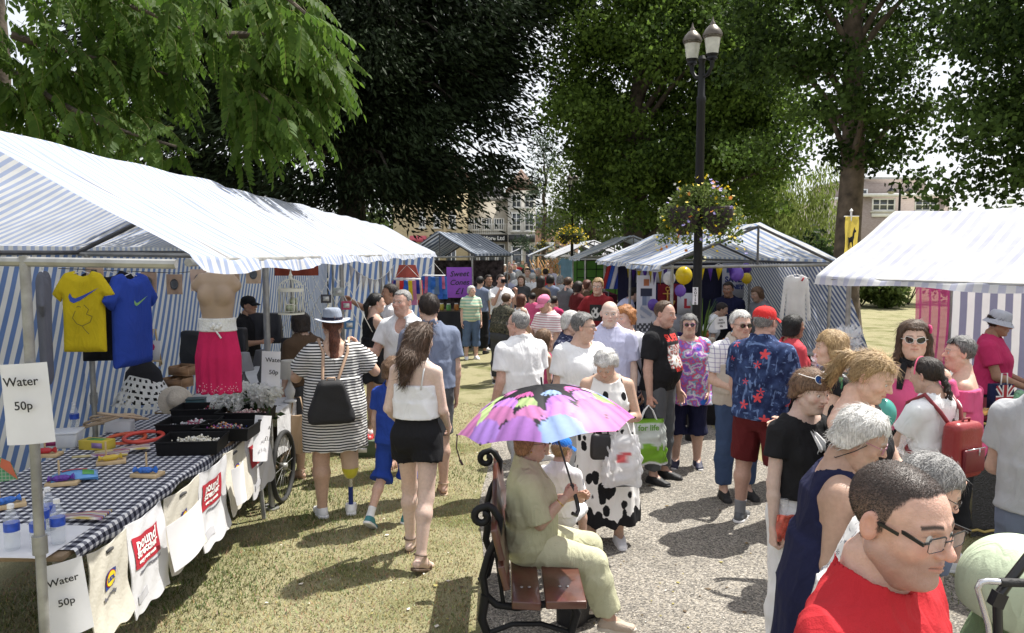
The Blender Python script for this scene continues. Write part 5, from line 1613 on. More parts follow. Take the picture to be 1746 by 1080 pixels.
def make_hat(c,kind='cap',m=None,m2=None,m3=None,yaw=0.0):
 Rz=Euler((0,0,math.radians(yaw))).to_matrix()
 if kind=='cap':
  b=MB();b.lathe([(.088,.030),(.0905,.055),(.086,.085),(.070,.112),(.045,.127),(.018,.133),(.0,.134)],24,(0,-.010,.0),sx=.98,sy=1.16,rot=None)
  b.lathe([(.0,.131),(.009,.134),(.008,.139),(.0,.1405)],8,(0,-.01,0))
  h=head_obj(c,b,'cap',m)
  p=MB()
  def pf(u,v):
   t=(u-.5)*2.2;r=.095+.075*v*(1-.35*abs(u-.5)*2)
   q=Vector((math.sin(t)*.088*(1-.02*v),.0+math.cos(t)*.098+.072*v*max(0,math.cos(t))**.6,.045-.020*v-.020*(math.sin(t)**2)-.012*v*v))
   return Rz@q
  p.sheet(pf,18,8,thick=.004);head_obj(c,p,'peak',m2 or m,h)
 elif kind=='trilby':
  b=MB();b.lathe([(.092,.045),(.090,.075),(.084,.115),(.074,.142),(.060,.152),(.03,.147),(.0,.142)],28,(0,-.012,.0),sx=.95,sy=1.15);h=head_obj(c,b,'hat',m)
  r=MB();r.lathe([(.0935,.048),(.0945,.056),(.0935,.070),(.092,.074)],28,(0,-.012,0),sx=.955,sy=1.155);head_obj(c,r,'hat_band',m2,h)
  br=MB()
  def bf(u,v):
   t=2*math.pi*u;r0=.088+.072*v
   return(math.cos(t)*r0*.98,-.012+math.sin(t)*r0*1.1,.047+.012*v*math.cos(2*t)-.012*v+.01*v*v)
  br.sheet(bf,40,6,thick=.003);head_obj(c,br,'brim',m3 or m,h)
 elif kind=='bucket':
  b=MB();b.lathe([(.094,.03),(.092,.07),(.084,.105),(.068,.125),(.03,.132),(.0,.133)],24,(0,-.01,0),sx=.97,sy=1.14);h=head_obj(c,b,'hat',m)
  br=MB();br.lathe([(.093,.036),(.108,.018),(.125,-.008),(.128,-.012),(.122,-.008),(.10,.02),(.09,.03)],28,(0,-.01,0),sx=.97,sy=1.14);head_obj(c,br,'brim',m,h)
def make_glasses(c,fr=None,lens=None,dark=True,on_head=False,w=.0255,hgt=.0205,thick=.0016,cat=False):
 zc,yc,pitch=(.006,.101,0)if not on_head else(.098,.066,0)
 b=MB();tl=(.0 if not on_head else .045)
 def rim(s,t):
  x=s*.033+math.cos(t)*w;z=zc+math.sin(t)*hgt
  if cat and math.sin(t)>0 and s*math.cos(t)>0:z+=.010*math.sin(t)*abs(math.cos(t))*2;x+=s*.004
  return Vector((x,yc-.05*max(0,abs(x)-.02)-(tl*(math.sin(t)*.3)if on_head else 0)-.6*(x*x),z))
 for s in(-1,1):b.tube([rim(s,2*math.pi*k/18)for k in range(19)],thick,5,caps=False)
 b.tube([(-.009,yc+.002,zc+.006),(0,yc+.004,zc+.008),(.009,yc+.002,zc+.006)],thick,5)
 for s in(-1,1):b.tube([(s*.0575,yc-.006,zc+.006),(s*.079,.05 if not on_head else .02,zc+.006),(s*.084,-.005 if not on_head else-.04,zc+.002),(s*.080,-.03,zc-.015)],thick*1.1,5)
 g=head_obj(c,b,'glasses',fr or mat('black_plastic',(.012,.012,.013),.3))
 for s in(-1,1):
  l=MB();ps=[rim(s,2*math.pi*k/18)for k in range(18)];ct=sum(ps,Vector())/18+Vector((0,.0015,0))
  l.add(ps+[ct],[(k,(k+1)%18,18)for k in range(18)]);head_obj(c,l,'lens',lens or(mat('dark_lens',(.008,.008,.010),.06,mott=0,spec=.8)if dark else film_mat('clear_lens',(.9,.92,.95),.82,.03)),g)
 return g
 # --- the people
def PXX(px,Y):return(px-CX)/FPX*Y
def nodes_of(name):
 m,nt,b,out=_bs(name);N=nt.nodes;L=nt.links
 tc=N.new('ShaderNodeTexCoord')
 class H:pass
 H.m,H.N,H.L,H.b,H.tc=m,N,L,b,tc
 def math_(op,a,bb=None,c=None):
  n=N.new('ShaderNodeMath');n.operation=op
  for i,v in enumerate((a,bb,c)):
   if v is None:continue
   if isinstance(v,(int,float)):n.inputs[i].default_value=v
   else:L.new(v,n.inputs[i])
  return n.outputs[0]
 def mix(f,a,c):
  n=N.new('ShaderNodeMixRGB')
  for i,v in enumerate((f,a,c)):
   if isinstance(v,(int,float)):n.inputs[i].default_value=v
   elif isinstance(v,tuple):n.inputs[i].default_value=rgb(v)
   else:L.new(v,n.inputs[i])
  return n.outputs[0]
 def noise(sc,det=4,vec=None):
  n=N.new('ShaderNodeTexNoise');n.inputs['Scale'].default_value=sc;n.inputs['Detail'].default_value=det
  L.new(vec or tc.outputs['Object'],n.inputs['Vector']);return n.outputs['Fac']
 def step(v,a,bb):
  n=N.new('ShaderNodeMapRange');n.inputs[1].default_value=a;n.inputs[2].default_value=bb;L.new(v,n.inputs[0]);return n.outputs[0]
 def scaled(sx,sy,sz,rot=(0,0,0)):
  n=N.new('ShaderNodeMapping');n.inputs['Scale'].default_value=(sx,sy,sz);n.inputs['Rotation'].default_value=rot;L.new(tc.outputs['Object'],n.inputs['Vector']);return n.outputs[0]
 H.math,H.mix,H.noise,H.step,H.scaled=math_,mix,noise,step,scaled
 b.inputs['Roughness'].default_value=.85;b.inputs['Specular IOR Level'].default_value=.2
 MATS[name]=m
 return H
def flower_print(name,base,base2,layers,leaf=None,leafc=None,leaf_t=.60):
 H=nodes_of(name);col=H.mix(H.step(H.noise(16),.4,.65),base,base2)
 if leaf:
  a=H.noise(leaf,3,H.scaled(1,1,.28,(0,.6,0)));bb=H.noise(leaf,3,H.scaled(.28,1,1,(0,-.5,0)))
  f=H.math('MAXIMUM',H.step(a,leaf_t,leaf_t+.06),H.step(bb,leaf_t+.02,leaf_t+.08));col=H.mix(H.math('MULTIPLY',f,.8),col,leafc)
 for i,(sc,rad,c,pet)in enumerate(layers):
  v=H.N.new('ShaderNodeTexVoronoi');v.inputs['Scale'].default_value=sc;v.inputs['Randomness'].default_value=.75
  mp=H.scaled(1,.35,1,(0,0,0));H.L.new(mp,v.inputs['Vector'])
  sub=H.N.new('ShaderNodeVectorMath');sub.operation='SUBTRACT';H.L.new(mp,sub.inputs[0]);H.L.new(v.outputs['Position'],sub.inputs[1])
  sp=H.N.new('ShaderNodeSeparateXYZ');H.L.new(sub.outputs[0],sp.inputs[0])
  an=H.math('ARCTAN2',sp.outputs[0],sp.outputs[2]);pt=H.math('COSINE',H.math('MULTIPLY',an,float(pet)))
  lim=H.math('MULTIPLY_ADD',pt,rad*.28,rad*.72)
  f=H.step(H.math('SUBTRACT',lim,v.outputs['Distance']),-.01,.02);col=H.mix(f,col,c)
 H.L.new(col,H.b.inputs['Base Color']);return H.m
def blotch_print(name,stops,scale,warp=1.0,det=2):
 H=nodes_of(name);f=H.noise(scale,det);r=H.N.new('ShaderNodeValToRGB');e=r.color_ramp.elements
 e[0].position=stops[0][0];e[0].color=rgb(stops[0][1]);e[1].position=stops[-1][0];e[1].color=rgb(stops[-1][1])
 for p,c in stops[1:-1]:q=e.new(p);q.color=rgb(c)
 H.L.new(f,r.inputs['Fac']);H.L.new(r.outputs[0],H.b.inputs['Base Color']);return H.m
def check_print(name,base,line,per,w=.12):
 H=nodes_of(name);sp=H.N.new('ShaderNodeSeparateXYZ');H.L.new(H.tc.outputs['Object'],sp.inputs[0]);col=base
 for ax in(0,2):
  f=H.math('PINGPONG',H.math('FRACT',H.math('DIVIDE',sp.outputs[ax],per)),.5)
  col=H.mix(H.math('MULTIPLY',H.step(f,w*.5+.02,w*.5-.02),.75),col,line)
 H.L.new(col,H.b.inputs['Base Color']);return H.m
hawaii=flower_print('hawaiian_print',(.012,.020,.065),(.035,.06,.15),[(7.2,.31,(.62,.07,.08),5)],34,(.15,.23,.43),.585)
cowspots=None
def cow_print():
 H=nodes_of('black_spot_print');sp=H.N.new('ShaderNodeSeparateXYZ');H.L.new(H.tc.outputs['Object'],sp.inputs[0])
 v=H.N.new('ShaderNodeTexVoronoi');v.inputs['Scale'].default_value=11.5;H.L.new(H.scaled(1,.7,.65),v.inputs['Vector'])
 lim=H.math('MULTIPLY_ADD',H.step(sp.outputs[2],1.0,.35),.22,.36)
 lim=H.math('ADD',lim,H.math('MULTIPLY',H.step(H.math('ADD',sp.outputs[2],H.math('MULTIPLY',H.noise(9),.16)),.40,.26),1.0))
 w=H.math('MULTIPLY_ADD',H.noise(22),.30,v.outputs['Distance'])
 f=H.step(H.math('SUBTRACT',lim,w),-.11,-.07)
 H.L.new(H.mix(f,(.78,.77,.75),(.014,.014,.016)),H.b.inputs['Base Color']);return H.m
cowspots=cow_print()
multi=blotch_print('bright_swirl_print',[(.30,(.03,.12,.45)),(.40,(.35,.10,.45)),(.46,(.70,.62,.66)),(.50,(.10,.35,.55)),(.55,(.65,.08,.12)),(.60,(.16,.12,.5)),(.68,(.62,.22,.5))],9,det=3)
navyfloral=flower_print('navy_floral_print',(.018,.022,.055),(.03,.035,.08),[(16,.30,(.55,.55,.62),5)],40,(.25,.27,.36),.62)
blackfloral=flower_print('black_floral_print',(.012,.012,.014),(.02,.02,.022),[(11,.36,(.7,.7,.72),6),(7.5,.22,(.6,.05,.1),4)],40,(.06,.22,.10),.62)
scarfprint=flower_print('white_motif_print',(.72,.71,.70),(.66,.65,.65),[(12,.26,(.06,.05,.09),7),(9,.15,(.5,.05,.08),4)],55,(.12,.11,.15),.60)
camo=blotch_print('dark_leaf_print',[(.36,(.02,.02,.018)),(.46,(.09,.085,.06)),(.54,(.03,.035,.025)),(.64,(.15,.13,.09))],20)
plaid=check_print('white_check_print',(.72,.71,.72),(.16,.13,.30),.042,.14)
bwstripe=stripe_mat('black_white_stripe',(.022,.022,.026),(.72,.72,.70),.0235,.50,'Z',.85,bump=0,coord='Object',dirt=.05,soft=.04)
greenstripe=blotch_print('x',[(.4,(.4,.5,.4)),(.6,(.7,.7,.6))],4)
greenstripe=stripe_mat('green_white_stripe',(.30,.50,.38),(.66,.68,.50),.075,.5,'Z',.85,bump=0,coord='Object',dirt=.05,soft=.04)
pinkstripe=stripe_mat('thin_pink_stripe',(.48,.22,.26),(.74,.70,.70),.032,.35,'Z',.85,bump=0,coord='Object',dirt=.05,soft=.04)
C_=dict(white=(.76,.76,.77),black=(.013,.013,.015),grey=(.22,.225,.24),lgrey=(.38,.39,.41),navy=(.012,.014,.045),red=(.46,.022,.03),maroon=(.10,.013,.015),lav=(.50,.51,.68),pink=(.62,.10,.23),magenta=(.50,.035,.13),denim=(.045,.075,.15),ldenim=(.10,.15,.25),beige=(.47,.42,.36),sage=(.45,.45,.29),royal=(.02,.055,.30),slate=(.16,.19,.27),green=(.12,.20,.12),teal=(.05,.22,.24),orange=(.5,.18,.06),brown=(.08,.05,.03),tan=(.38,.27,.18),dgrey=(.055,.057,.062),char=(.10,.105,.115),purple=(.12,.05,.22),yellow=(.55,.42,.08))
def cl(k,**kw):return cloth(k,C_[k],**kw)
def shoe(k,sole='white',kind='shoe',**kw):return dict(m=mat('shoe_'+k,C_[k],.6,bump=.2,bscale=120),sole=(mat('sole_'+sole,C_[sole],.7)if sole else None),kind=kind,**kw)
from mathutils.bvhtree import BVHTree
def project(ctx,gobj,me,name,m,frame,lift=.003,cols=None):
 gm=gobj.data
 vs=np.zeros(len(gm.vertices)*3,dtype=np.float32);gm.vertices.foreach_get('co',vs);vs=vs.reshape(-1,3)
 bv=BVHTree.FromPolygons([Vector(v)for v in vs.tolist()],[tuple(p.vertices)for p in gm.polygons])
 zd=-(frame.to_3x3()@Vector((0,0,1))).normalized()
 for v in me.vertices:
  o=frame@v.co-zd*.5
  hit=bv.ray_cast(o,zd,1.0)[0]
  if hit is not None:v.co=hit-zd*(lift+(v.co.z if abs(v.co.z)<.01 else 0))
  else:v.co=frame@v.co
 me.materials.clear();me.materials.append(m)
 return link(name,me,gobj)
def body_frame(ctx,p,facing=0.0,tilt=0.0):
 base=Matrix(((-1,0,0),(0,0,1),(0,1,0)))
 r=Matrix.Rotation(math.radians(facing),3,'Z')
 mt=(Matrix([list(map(float,row))for row in ctx['Ru']])@r@base).to_4x4();mt.translation=Vector([float(q)for q in ctx['U'](p)])
 return mt
def grid_print(w,h,n,colfn):
 V=[];F=[];C=[]
 ny=max(2,int(n*h/w))
 for j in range(ny+1):
  for i in range(n+1):
   V.append(((i/n-.5)*w,(j/ny-.5)*h,0));C.append(colfn(i/n,j/ny))
 for j in range(ny):
  for i in range(n):a=j*(n+1)+i;F.append((a,a+1,a+n+2,a+n+1))
 return np_mesh('print',V,F,(),smooth=True,cols=C)
print_m=attr_mat('flat_print',.7,mott=0)
DOWN=((.16,-.02,-1),(.05,.20,-1))
WALK=dict(R=((.04,.30,-1),(.0,-.05,-1)),L=((.04,-.30,-1),(0,-.55,-1)))
def red_extra(c):
 me=text_mesh('',.1)if False else None
 fr=body_frame(c,(0.055,.14,.20))
 mb=MB()
 for k,(dx,ln)in enumerate(((-.035,.055),(-.012,.075),(.012,.08),(.034,.066))):
  mb.prism([(dx-.009,.0),(dx+.009,0),(dx+.008,ln),(dx,ln+.008),(dx-.008,ln)],.0006,Matrix(((1,0,0,0),(0,0,1,0),(0,1,0,0),(0,0,0,1))))
 mb.prism([(-.048,-.09),(.05,-.09),(.048,.01),(-.046,.01)],.0006,Matrix(((1,0,0,0),(0,0,1,0),(0,1,0,0),(0,0,0,1))))
 o=mb.build('tmp',white_paint);me=o.data.copy();bpy.data.objects.remove(o)
 project(c,c['t_shirt'],me,'print',mat('white_print',(.75,.74,.73),.8),fr)
 b=MB();ln=[]
 for s in(-1,1):
  pts=[Vector((s*.033+dx,.1035-.9*(abs(s*.033+dx))**2,.006+dz))for dx,dz in((-.0235,-.012),(-.0235,.010),(-.019,.0135),(.019,.0135),(.0235,.010),(.0235,-.012),(.017,-.0165),(-.017,-.0165))]
  b.tube(pts+[pts[0]],.0008,5,caps=False);ln.append(pts)
  b.tube([pts[1]if s>0 else pts[2],pts[2],pts[3],pts[4]],.0017,6)
  b.box((s*.069,.074,.012),(.0035,.055,.0075),rotm(0,0,-s*9));b.tube([(s*.0575,.1005,.013),(s*.0665,.098,.012)],.0030,6);b.box((s*.079,.020,.011),(.0035,.066,.0065),rotm(0,0,-s*4));b.tube([(s*.081,-.012,.010),(s*.081,-.03,-.012)],.0028,6)
 b.tube([(-.0105,.1045,.008),(0,.108,.0105),(.0105,.1045,.008)],.0016,6)
 g=head_obj(c,b,'glasses',mat('black_plastic',(.012,.012,.013),.3))
 for pts in ln:
  l=MB();l.add(pts,[tuple(range(8))]);head_obj(c,l,'lens',film_mat('clear_lens',(.9,.92,.95),.86,.03),g)
person('close man with cropped dark hair, glasses and red t-shirt',PXX(1518,1.57),1.57,112,1.755,'m','red','cropped','crop',top=dict(m=cl('red'),sleeve=.6,off=.016,neck='round',wrinkle=.007,vox=.006),bottom=dict(name='jeans',m=cl('denim')),shoes=shoe('grey'),head=(14,9,0),vox=.0095,detail=1,ho=dict(stubble=.75,nose=1.05,jaw=1.08,hthick=.0022,hamp=.0004,hfreq=150,strands=9000,slen=.005,sw=.0005,slift=.22,sdown=.4,brow=1.0,detail=True,iris=(.10,.13,.14)),extra=red_extra,arms=dict(R=((.10,-.10,-1),(.0,.35,-1)),L=((.1,.1,-1),(0,.5,-1))))
def cord_extra(c):
 b=MB();b.tube([(.078,.03,.0),(.088,.0,-.05),(.075,-.05,-.12),(.0,-.085,-.135),(-.075,-.05,-.12),(-.088,.0,-.05),(-.078,.03,.0)],.0022,5);head_obj(c,b,'glasses_cord',mat('black_plastic',(.012,.012,.013),.3))
person('stout white haired lady with glasses on a cord and navy dress',PXX(1432,2.95),2.95,86,1.60,'f','tan','white','puffy',dress=dict(name='dress',m=cl('navy'),off=.012,tank=True,skirt=dict(len=.62,flare=.06),neck='scoop',loose=.5),bottom=None,shoes=shoe('brown',None,'sandal'),head=(10,26,0),bulk=1.42,belly=1.0,bust=1.4,lean=5,vox=.011,ho=dict(hamp=.010,hfreq=55,hvol=1.35,old=1,fat=.8,strands=900,slen=.045,sw=.0016),glasses=dict(dark=False,fr=mat('pink_frame',(.35,.12,.2),.4)),arms=dict(R=((.20,-.10,-1),(.0,.30,-1)),L=((.2,.3,-1),(-.2,.9,-.3))),extra=cord_extra)
person('grey haired woman in a white blouse with dark motifs, bending behind the man in red',PXX(1480,2.55),2.55,80,1.56,'f','fair','grey','puffy',top=dict(name='blouse',m=scarfprint,sleeve=.9,off=.02),bottom=dict(m=cl('slate')),shoes=shoe('white'),head=(4,26,0),lean=22,bulk=1.15,vox=.012,ho=dict(hamp=.010,hfreq=55,hvol=1.3,old=1,strands=900,slen=.045),glasses=dict(dark=False),arms=dict(R=((.1,.1,-1),(-.05,.2,-1)),L=((.1,.2,-1),(-.1,.3,-1))))
def sling(c):
 U=c['U']
 def sf(u,v):
  p0=np.array(U((.06-.02*v,.02,.40)));p1=np.array(U((-.20+.13*v,.155,-.02)))
  q=p0*(1-u)+p1*u+np.array([.0,.055*math.sin(math.pi*u)+.05*(u<.5)*u,.0]);q=q+np.array([.09*v*u,.008*math.sin(v*20),.03*math.sin(math.pi*u)])
  return q
 m=MB();m.sheet(sf,20,8,thick=.004);m.build('sash',cloth('sash_white',(.74,.74,.75),trans=.2),c['root'],smooth=60)
 b=MB();r=[U((math.cos(t)*.062,-.012+math.sin(t)*.062,.425))for t in[2*math.pi*k/16 for k in range(17)]];b.tube([tuple(q)for q in r],.004,5);b.build('choker',mat('black_plastic',(.012,.012,.013),.3),c['root'])
CT={}
_,CT['youth']=person('youth in black t-shirt with white sash and blue sunglasses pushed up on brown fringe',PXX(1378,3.85),3.85,140,1.60,'f','pale','lbrown','fringe',top=dict(m=cl('black'),off=.014,neck='wide',sleeve=.5,hem=-.05),bottom=dict(m=cl('white'),to=1.9),shoes=shoe('white'),head=(-6,12,0),vox=.011,bust=.3,bulk=.93,ho=dict(hamp=.005,strands=800,slen=.04,hvol=1.1),glasses=dict(on_head=True,fr=white_paint,lens=mat('blue_mirror',(.04,.12,.4),.08,metal=.6)),arms=dict(R=((.14,.05,-1),(.10,.18,-1)),L=((.1,.2,-1),(-.1,.9,-.4))),hands=('grip','relaxed'),extra=sling)
PONY=[((0,-.095,.045),(0,-.155,.03),.030,.034),((0,-.155,.03),(0,-.175,-.06),.034,.036),((0,-.175,-.06),(.0,-.155,-.15),.036,.014)]
person('blonde woman with high ponytail in a black sleeveless top, looking down at her hands',PXX(1468,3.65),3.65,116,1.73,'f','fair','blond','tied',top=dict(name='top',m=cl('black'),off=.010,tank=True,neck='scoop',loose=.2,hem=-.12),bottom=dict(m=cl('black')),shoes=shoe('black'),head=(-6,26,0),vox=.011,bulk=.97,ho=dict(hextra=PONY,strands=2200,slen=.07,hamp=.003),arms=dict(R=((.1,.5,-1),(-.15,1,.05)),L=((.1,.5,-1),(-.25,1,.05))),hands=('pinch','pinch'))
BRAID=[]
for k in range(9):
 z=-.02-k*.05;y=-.10-.012*math.sin(k);x=.02+.004*k
 BRAID.append(((x-.010,y,z),(x+.010,y-.006,z-.022),.020-.0008*k,.019-.0008*k));BRAID.append(((x+.010,y,z-.02),(x-.010,y-.006,z-.045),.020-.0008*k,.019-.0008*k))
BRAID.append(((.055,-.11,-.48),(.058,-.11,-.56),.014,.004))
def band(c):
 b=MB();b.tube([(math.cos(t)*.092,.028-.02*math.sin(t),.020+math.sin(t)*.112)for t in[math.pi*k/14 for k in range(15)]],.006,6);head_obj(c,b,'hair_band',mat('pink_plastic',(.75,.12,.22),.35))
_,CT['braid']=person('girl with a long dark braid and pink hair band in a white t-shirt',PXX(1600,4.45),4.45,305,1.57,'f','fair','dark','tied',top=dict(m=cl('white'),sleeve=.55,hem=-.14),bottom=dict(name='cropped_trousers',m=cl('slate'),to=1.5),shoes=shoe('brown',None,'sandal'),head=(-8,14,0),vox=.011,bust=.4,bulk=.95,ho=dict(hextra=BRAID,strands=700,slen=.035),arms=dict(R=((.15,.5,-1),(-.05,1,.35)),L=((.15,.5,-1),(-.15,1,.25))),hands=('pinch','pinch'),extra=band)
def scarf(c):
 U=c['U'];b=MB();b.tube([tuple(U((math.cos(t)*.085,-.008+math.sin(t)*.085,.405+.012*math.sin(3*t))))for t in[2*math.pi*k/20 for k in range(21)]],.024,8);b.tube([tuple(U((.05,.085,.40))),tuple(U((.07,.13,.33))),tuple(U((.08,.15,.24)))],[.02,.024,.018],8);b.build('scarf',cl('black'),c['root'],smooth=60)
 f=MB()
 for k in range(9):
  a=k*2.4;f.sphere((-.088-.006*math.cos(a),.02+.018*math.cos(a),.075+.018*math.sin(a)),.017,8,5,s=(.6,1,1))
 head_obj(c,f,'hair_flower',mat('pink_petal',(.55,.04,.16),.7))
 e=MB();e.sphere((.088,.0,-.055),.016,8,6);e.sphere((-.088,.0,-.055),.016,8,6);head_obj(c,e,'earring',mat('pink_plastic',(.75,.12,.22),.35))
 bl=MB();bl.tube([tuple(U((-.13,.07,.33))),tuple(U((-.02,.15,.15))),tuple(U((.10,.15,-.05))),tuple(U((.16,.06,-.15)))],.012,6);bl.build('bag_strap',cl('black'),c['root'])
LONGW=[((.075,-.01,.0),(.095,.0,-.13),.034,.030),((-.075,-.01,.0),(-.095,.0,-.13),.034,.030)]
person('woman in pink off-shoulder top with white cat-eye sunglasses, black scarf and red hair flower',PXX(1562,4.9),4.9,176,1.74,'f','fair','brown','long',top=dict(name='top',m=cl('pink'),off=.014,shoulder_cut=.30,arms_on=True,sleeve=.5,loose=.5,hem=-.04),bottom=dict(m=cl('black')),shoes=shoe('black'),vox=.012,bulk=1.12,bust=1.2,ho=dict(hextra=LONGW,hamp=.009,hfreq=50,hvol=1.3,strands=900,slen=.06,fat=.3),glasses=dict(fr=white_paint,cat=True),arms=dict(R=((.25,-.05,-1),(.2,.3,-1)),L=((.2,.1,-1),(-.4,.7,-.5))),extra=scarf)
person('older woman with short grey hair and pink off-shoulder top, sunglasses on her head',PXX(1648,5.2),5.2,268,1.60,'f','fair','salt','short',top=dict(name='top',m=cl('pink'),off=.016,shoulder_cut=.305,arms_on=True,sleeve=.6,loose=.5,hem=-.20),bottom=dict(name='cropped_trousers',m=cl('black'),to=1.35),shoes=shoe('white'),head=(-18,0,0),vox=.012,bulk=1.2,bust=1.3,ho=dict(hvol=1.3,hamp=.006,old=.7,fat=.5,strands=600),glasses=dict(on_head=True),arms=dict(R=((.15,.1,-1),(-.1,.4,-.8)),L=((.1,.1,-1),(-.1,.5,-.8))))
for nm in('top',):
 pass
person('woman in magenta t-shirt and grey sun hat behind the end stall table',PXX(1697,6.95),6.95,100,1.66,'f','mid','dark','short',top=dict(m=cl('magenta'),sleeve=.62),bottom=dict(m=cl('black')),shoes=shoe('black'),head=(-14,14,0),vox=.013,bulk=1.12,hat=dict(kind='bucket',m=cloth('hat_grey',(.42,.45,.52))),glasses=dict(dark=False),arms=dict(R=((.12,.35,-1),(-.1,.9,-.3)),L=((.1,.2,-1),(-.1,.9,-.3))))
person('woman with wavy blonde hair in a black floral top, seen in profile',PXX(1428,5.1),5.1,262,1.65,'f','fair','blond','bob',top=dict(name='top',m=blackfloral,sleeve=.25,neck='scoop',hem=-.1),bottom=dict(m=cl('black')),shoes=shoe('black'),head=(-4,3,0),vox=.012,bulk=.98,ho=dict(hamp=.012,hfreq=48,hvol=1.45,strands=800,slen=.06),arms=dict(R=((.1,.3,-1),(-.2,1,-.3)),L=((.1,.3,-1),(-.2,1,-.2))))
person('man in a pale grey t-shirt at the picture edge beside the dark table',PXX(1800,3.6),3.6,25,1.72,'m','fair','brown','short',top=dict(m=cl('lgrey'),sleeve=.6),bottom=dict(m=cl('slate')),shoes=shoe('white'),vox=.012,arms=dict(L=((.20,.05,-1),(-.75,.8,-.15)),R=((.1,.2,-1),(-.4,1,-.1))))
person('man in a navy hawaiian shirt with red flowers, red cap and maroon shorts',PXX(1303,6.0),6.0,22,1.745,'m','red','grey','short',top=dict(name='hawaiian_shirt',m=hawaii,sleeve=.72,off=.022,loose=.8,hem=-.20,neck='collar',collar=hawaii),bottom=dict(name='shorts',m=cl('maroon'),to=.92,flare=.022),shoes=shoe('char',sock=cl('grey')),head=(6,0,0),bulk=1.13,belly=.6,vox=.011,hat=dict(kind='cap',m=cloth('cap_red',(.55,.03,.03)),yaw=-8),arms=dict(L=((.16,.12,-1),(-.05,.3,-1)),R=((.2,.25,-1),(-.25,.9,-.25))),legs=dict(L=((.10,.06,-1),(.03,-.06,-1)),R=((.14,.0,-1),(.05,-.03,-1))),ho=dict(fat=.5,hthick=.005))
def vest(c):
 make_top(c,name='waistcoat',m=cloth('vest',C_['beige'],bump=.3,bscale=90),off=.030,loose=.9,hem=-.20,neck='collar',vneck=1.2,tank=True,wrinkle=.006)
person('grey curly haired man in sunglasses, beige waistcoat over a checked shirt and jeans',PXX(1262,6.7),6.7,156,1.66,'m','fair','white','short',top=dict(name='checked_shirt',m=plaid,sleeve=.75,off=.016,neck='collar',collar=plaid),bottom=dict(name='jeans',m=cl('denim')),shoes=shoe('black','black'),head=(-4,4,0),bulk=1.08,belly=.4,vox=.012,ho=dict(hamp=.007,hfreq=75,hvol=1.25,old=.8,fat=.4,strands=600),glasses=dict(hgt=.018),arms=dict(R=((.2,.0,-1),(-.55,.8,-.25)),L=((.15,.1,-1),(-.5,.8,-.2))),extra=vest)
person('dark haired person in a coral red t-shirt hidden behind the man with the red cap',PXX(1352,7.1),7.1,60,1.60,'f','mid','black','bob',top=dict(m=cloth('coral',(.58,.07,.09)),sleeve=.6),bottom=dict(m=cl('black')),shoes=shoe('black'),vox=.015)
def foot_print(c):
 red=mat('red_print',(.55,.025,.02),.8)
 def cf(u,v):
  if v>.83 or v<.12:return C_['black']
  n=math.sin(u*17+3*math.sin(v*9))+math.sin(v*21+2*math.sin(u*11));k=int((n+2)*2.1)%5
  return[(.62,.62,.60),(.45,.04,.04),(.06,.06,.07),(.40,.30,.22),(.66,.66,.66)][k]
 project(c,c['t_shirt'],grid_print(.25,.30,34,cf),'print',print_m,body_frame(c,(0,.1,.16)))
 project(c,c['t_shirt'],text_mesh('SUPER',.085,0,bold=.004),'lettering',red,body_frame(c,(0,.1,.325)),lift=.005)
 project(c,c['t_shirt'],text_mesh("'66 '70",.062,0,bold=.003),'lettering',red,body_frame(c,(0,.1,.03)),lift=.005)
_,CT['foot']=person("man in a black t-shirt printed SUPER '66 '70 and grey trousers, holding a shopping bag",PXX(1128,7.2),7.2,116,1.72,'m','red','brown','receding',top=dict(m=cl('black'),sleeve=.66,off=.02,loose=.8,hem=-.18),bottom=dict(m=cl('char')),shoes=shoe('black','black'),head=(4,8,0),bulk=1.08,belly=.7,vox=.012,ho=dict(fat=.4,stubble=.25,strands=600,slen=.02,hthick=.009),arms=dict(R=((.12,-.05,-1),(.02,.10,-1)),L=((.1,.1,-1),(0,.3,-1))),hands=('grip','relaxed'),extra=foot_print)
person('woman in a bright swirl patterned dress with purple sunglasses',PXX(1176,7.7),7.7,176,1.56,'f','fair','salt','bob',dress=dict(name='tunic',m=multi,sleeve=.5,off=.02,loose=.9,skirt=dict(len=.34,flare=.05),neck='scoop'),bottom=dict(name='cropped_trousers',m=cl('navy'),to=1.25,flare=.03),shoes=shoe('navy'),bulk=1.22,bust=1.2,vox=.012,ho=dict(old=.9,fat=.7,hvol=1.1,strands=500),glasses=dict(fr=mat('purple_frame',(.22,.04,.25),.3)),arms=dict(R=((.12,.1,-1),(0,.3,-1)),L=((.12,.1,-1),(0,.3,-1))))
def strapx(c):
 U=c['U'];b=MB();b.tube([tuple(U((-.10,.0,.405))),tuple(U((-.13,.12,.30))),tuple(U((-.185,.11,.10))),tuple(U((-.24,.03,-.1)))],.011,6);b.tube([tuple(U((-.10,.0,.405))),tuple(U((-.14,-.11,.30))),tuple(U((-.2,-.1,.1))),tuple(U((-.24,0,-.1)))],.011,6);b.build('bag_strap',cl('black'),c['root'])
person('ginger curly haired woman in a white t-shirt with a black bag strap and dark skirt',PXX(1070,7.55),7.55,212,1.645,'f','fair','ginger','puffy',top=dict(m=cl('white'),sleeve=.62,neck='scoop',hem=-.17),bottom=dict(name='skirt',kind='skirt',m=navyfloral,slen=.56,sflare=.06),shoes=shoe('black'),head=(10,5,0),bulk=1.2,bust=1.2,vox=.012,ho=dict(hamp=.013,hfreq=62,hvol=1.5,old=.6,strands=700,slen=.03,sdown=.4,slift=.6),extra=strapx)
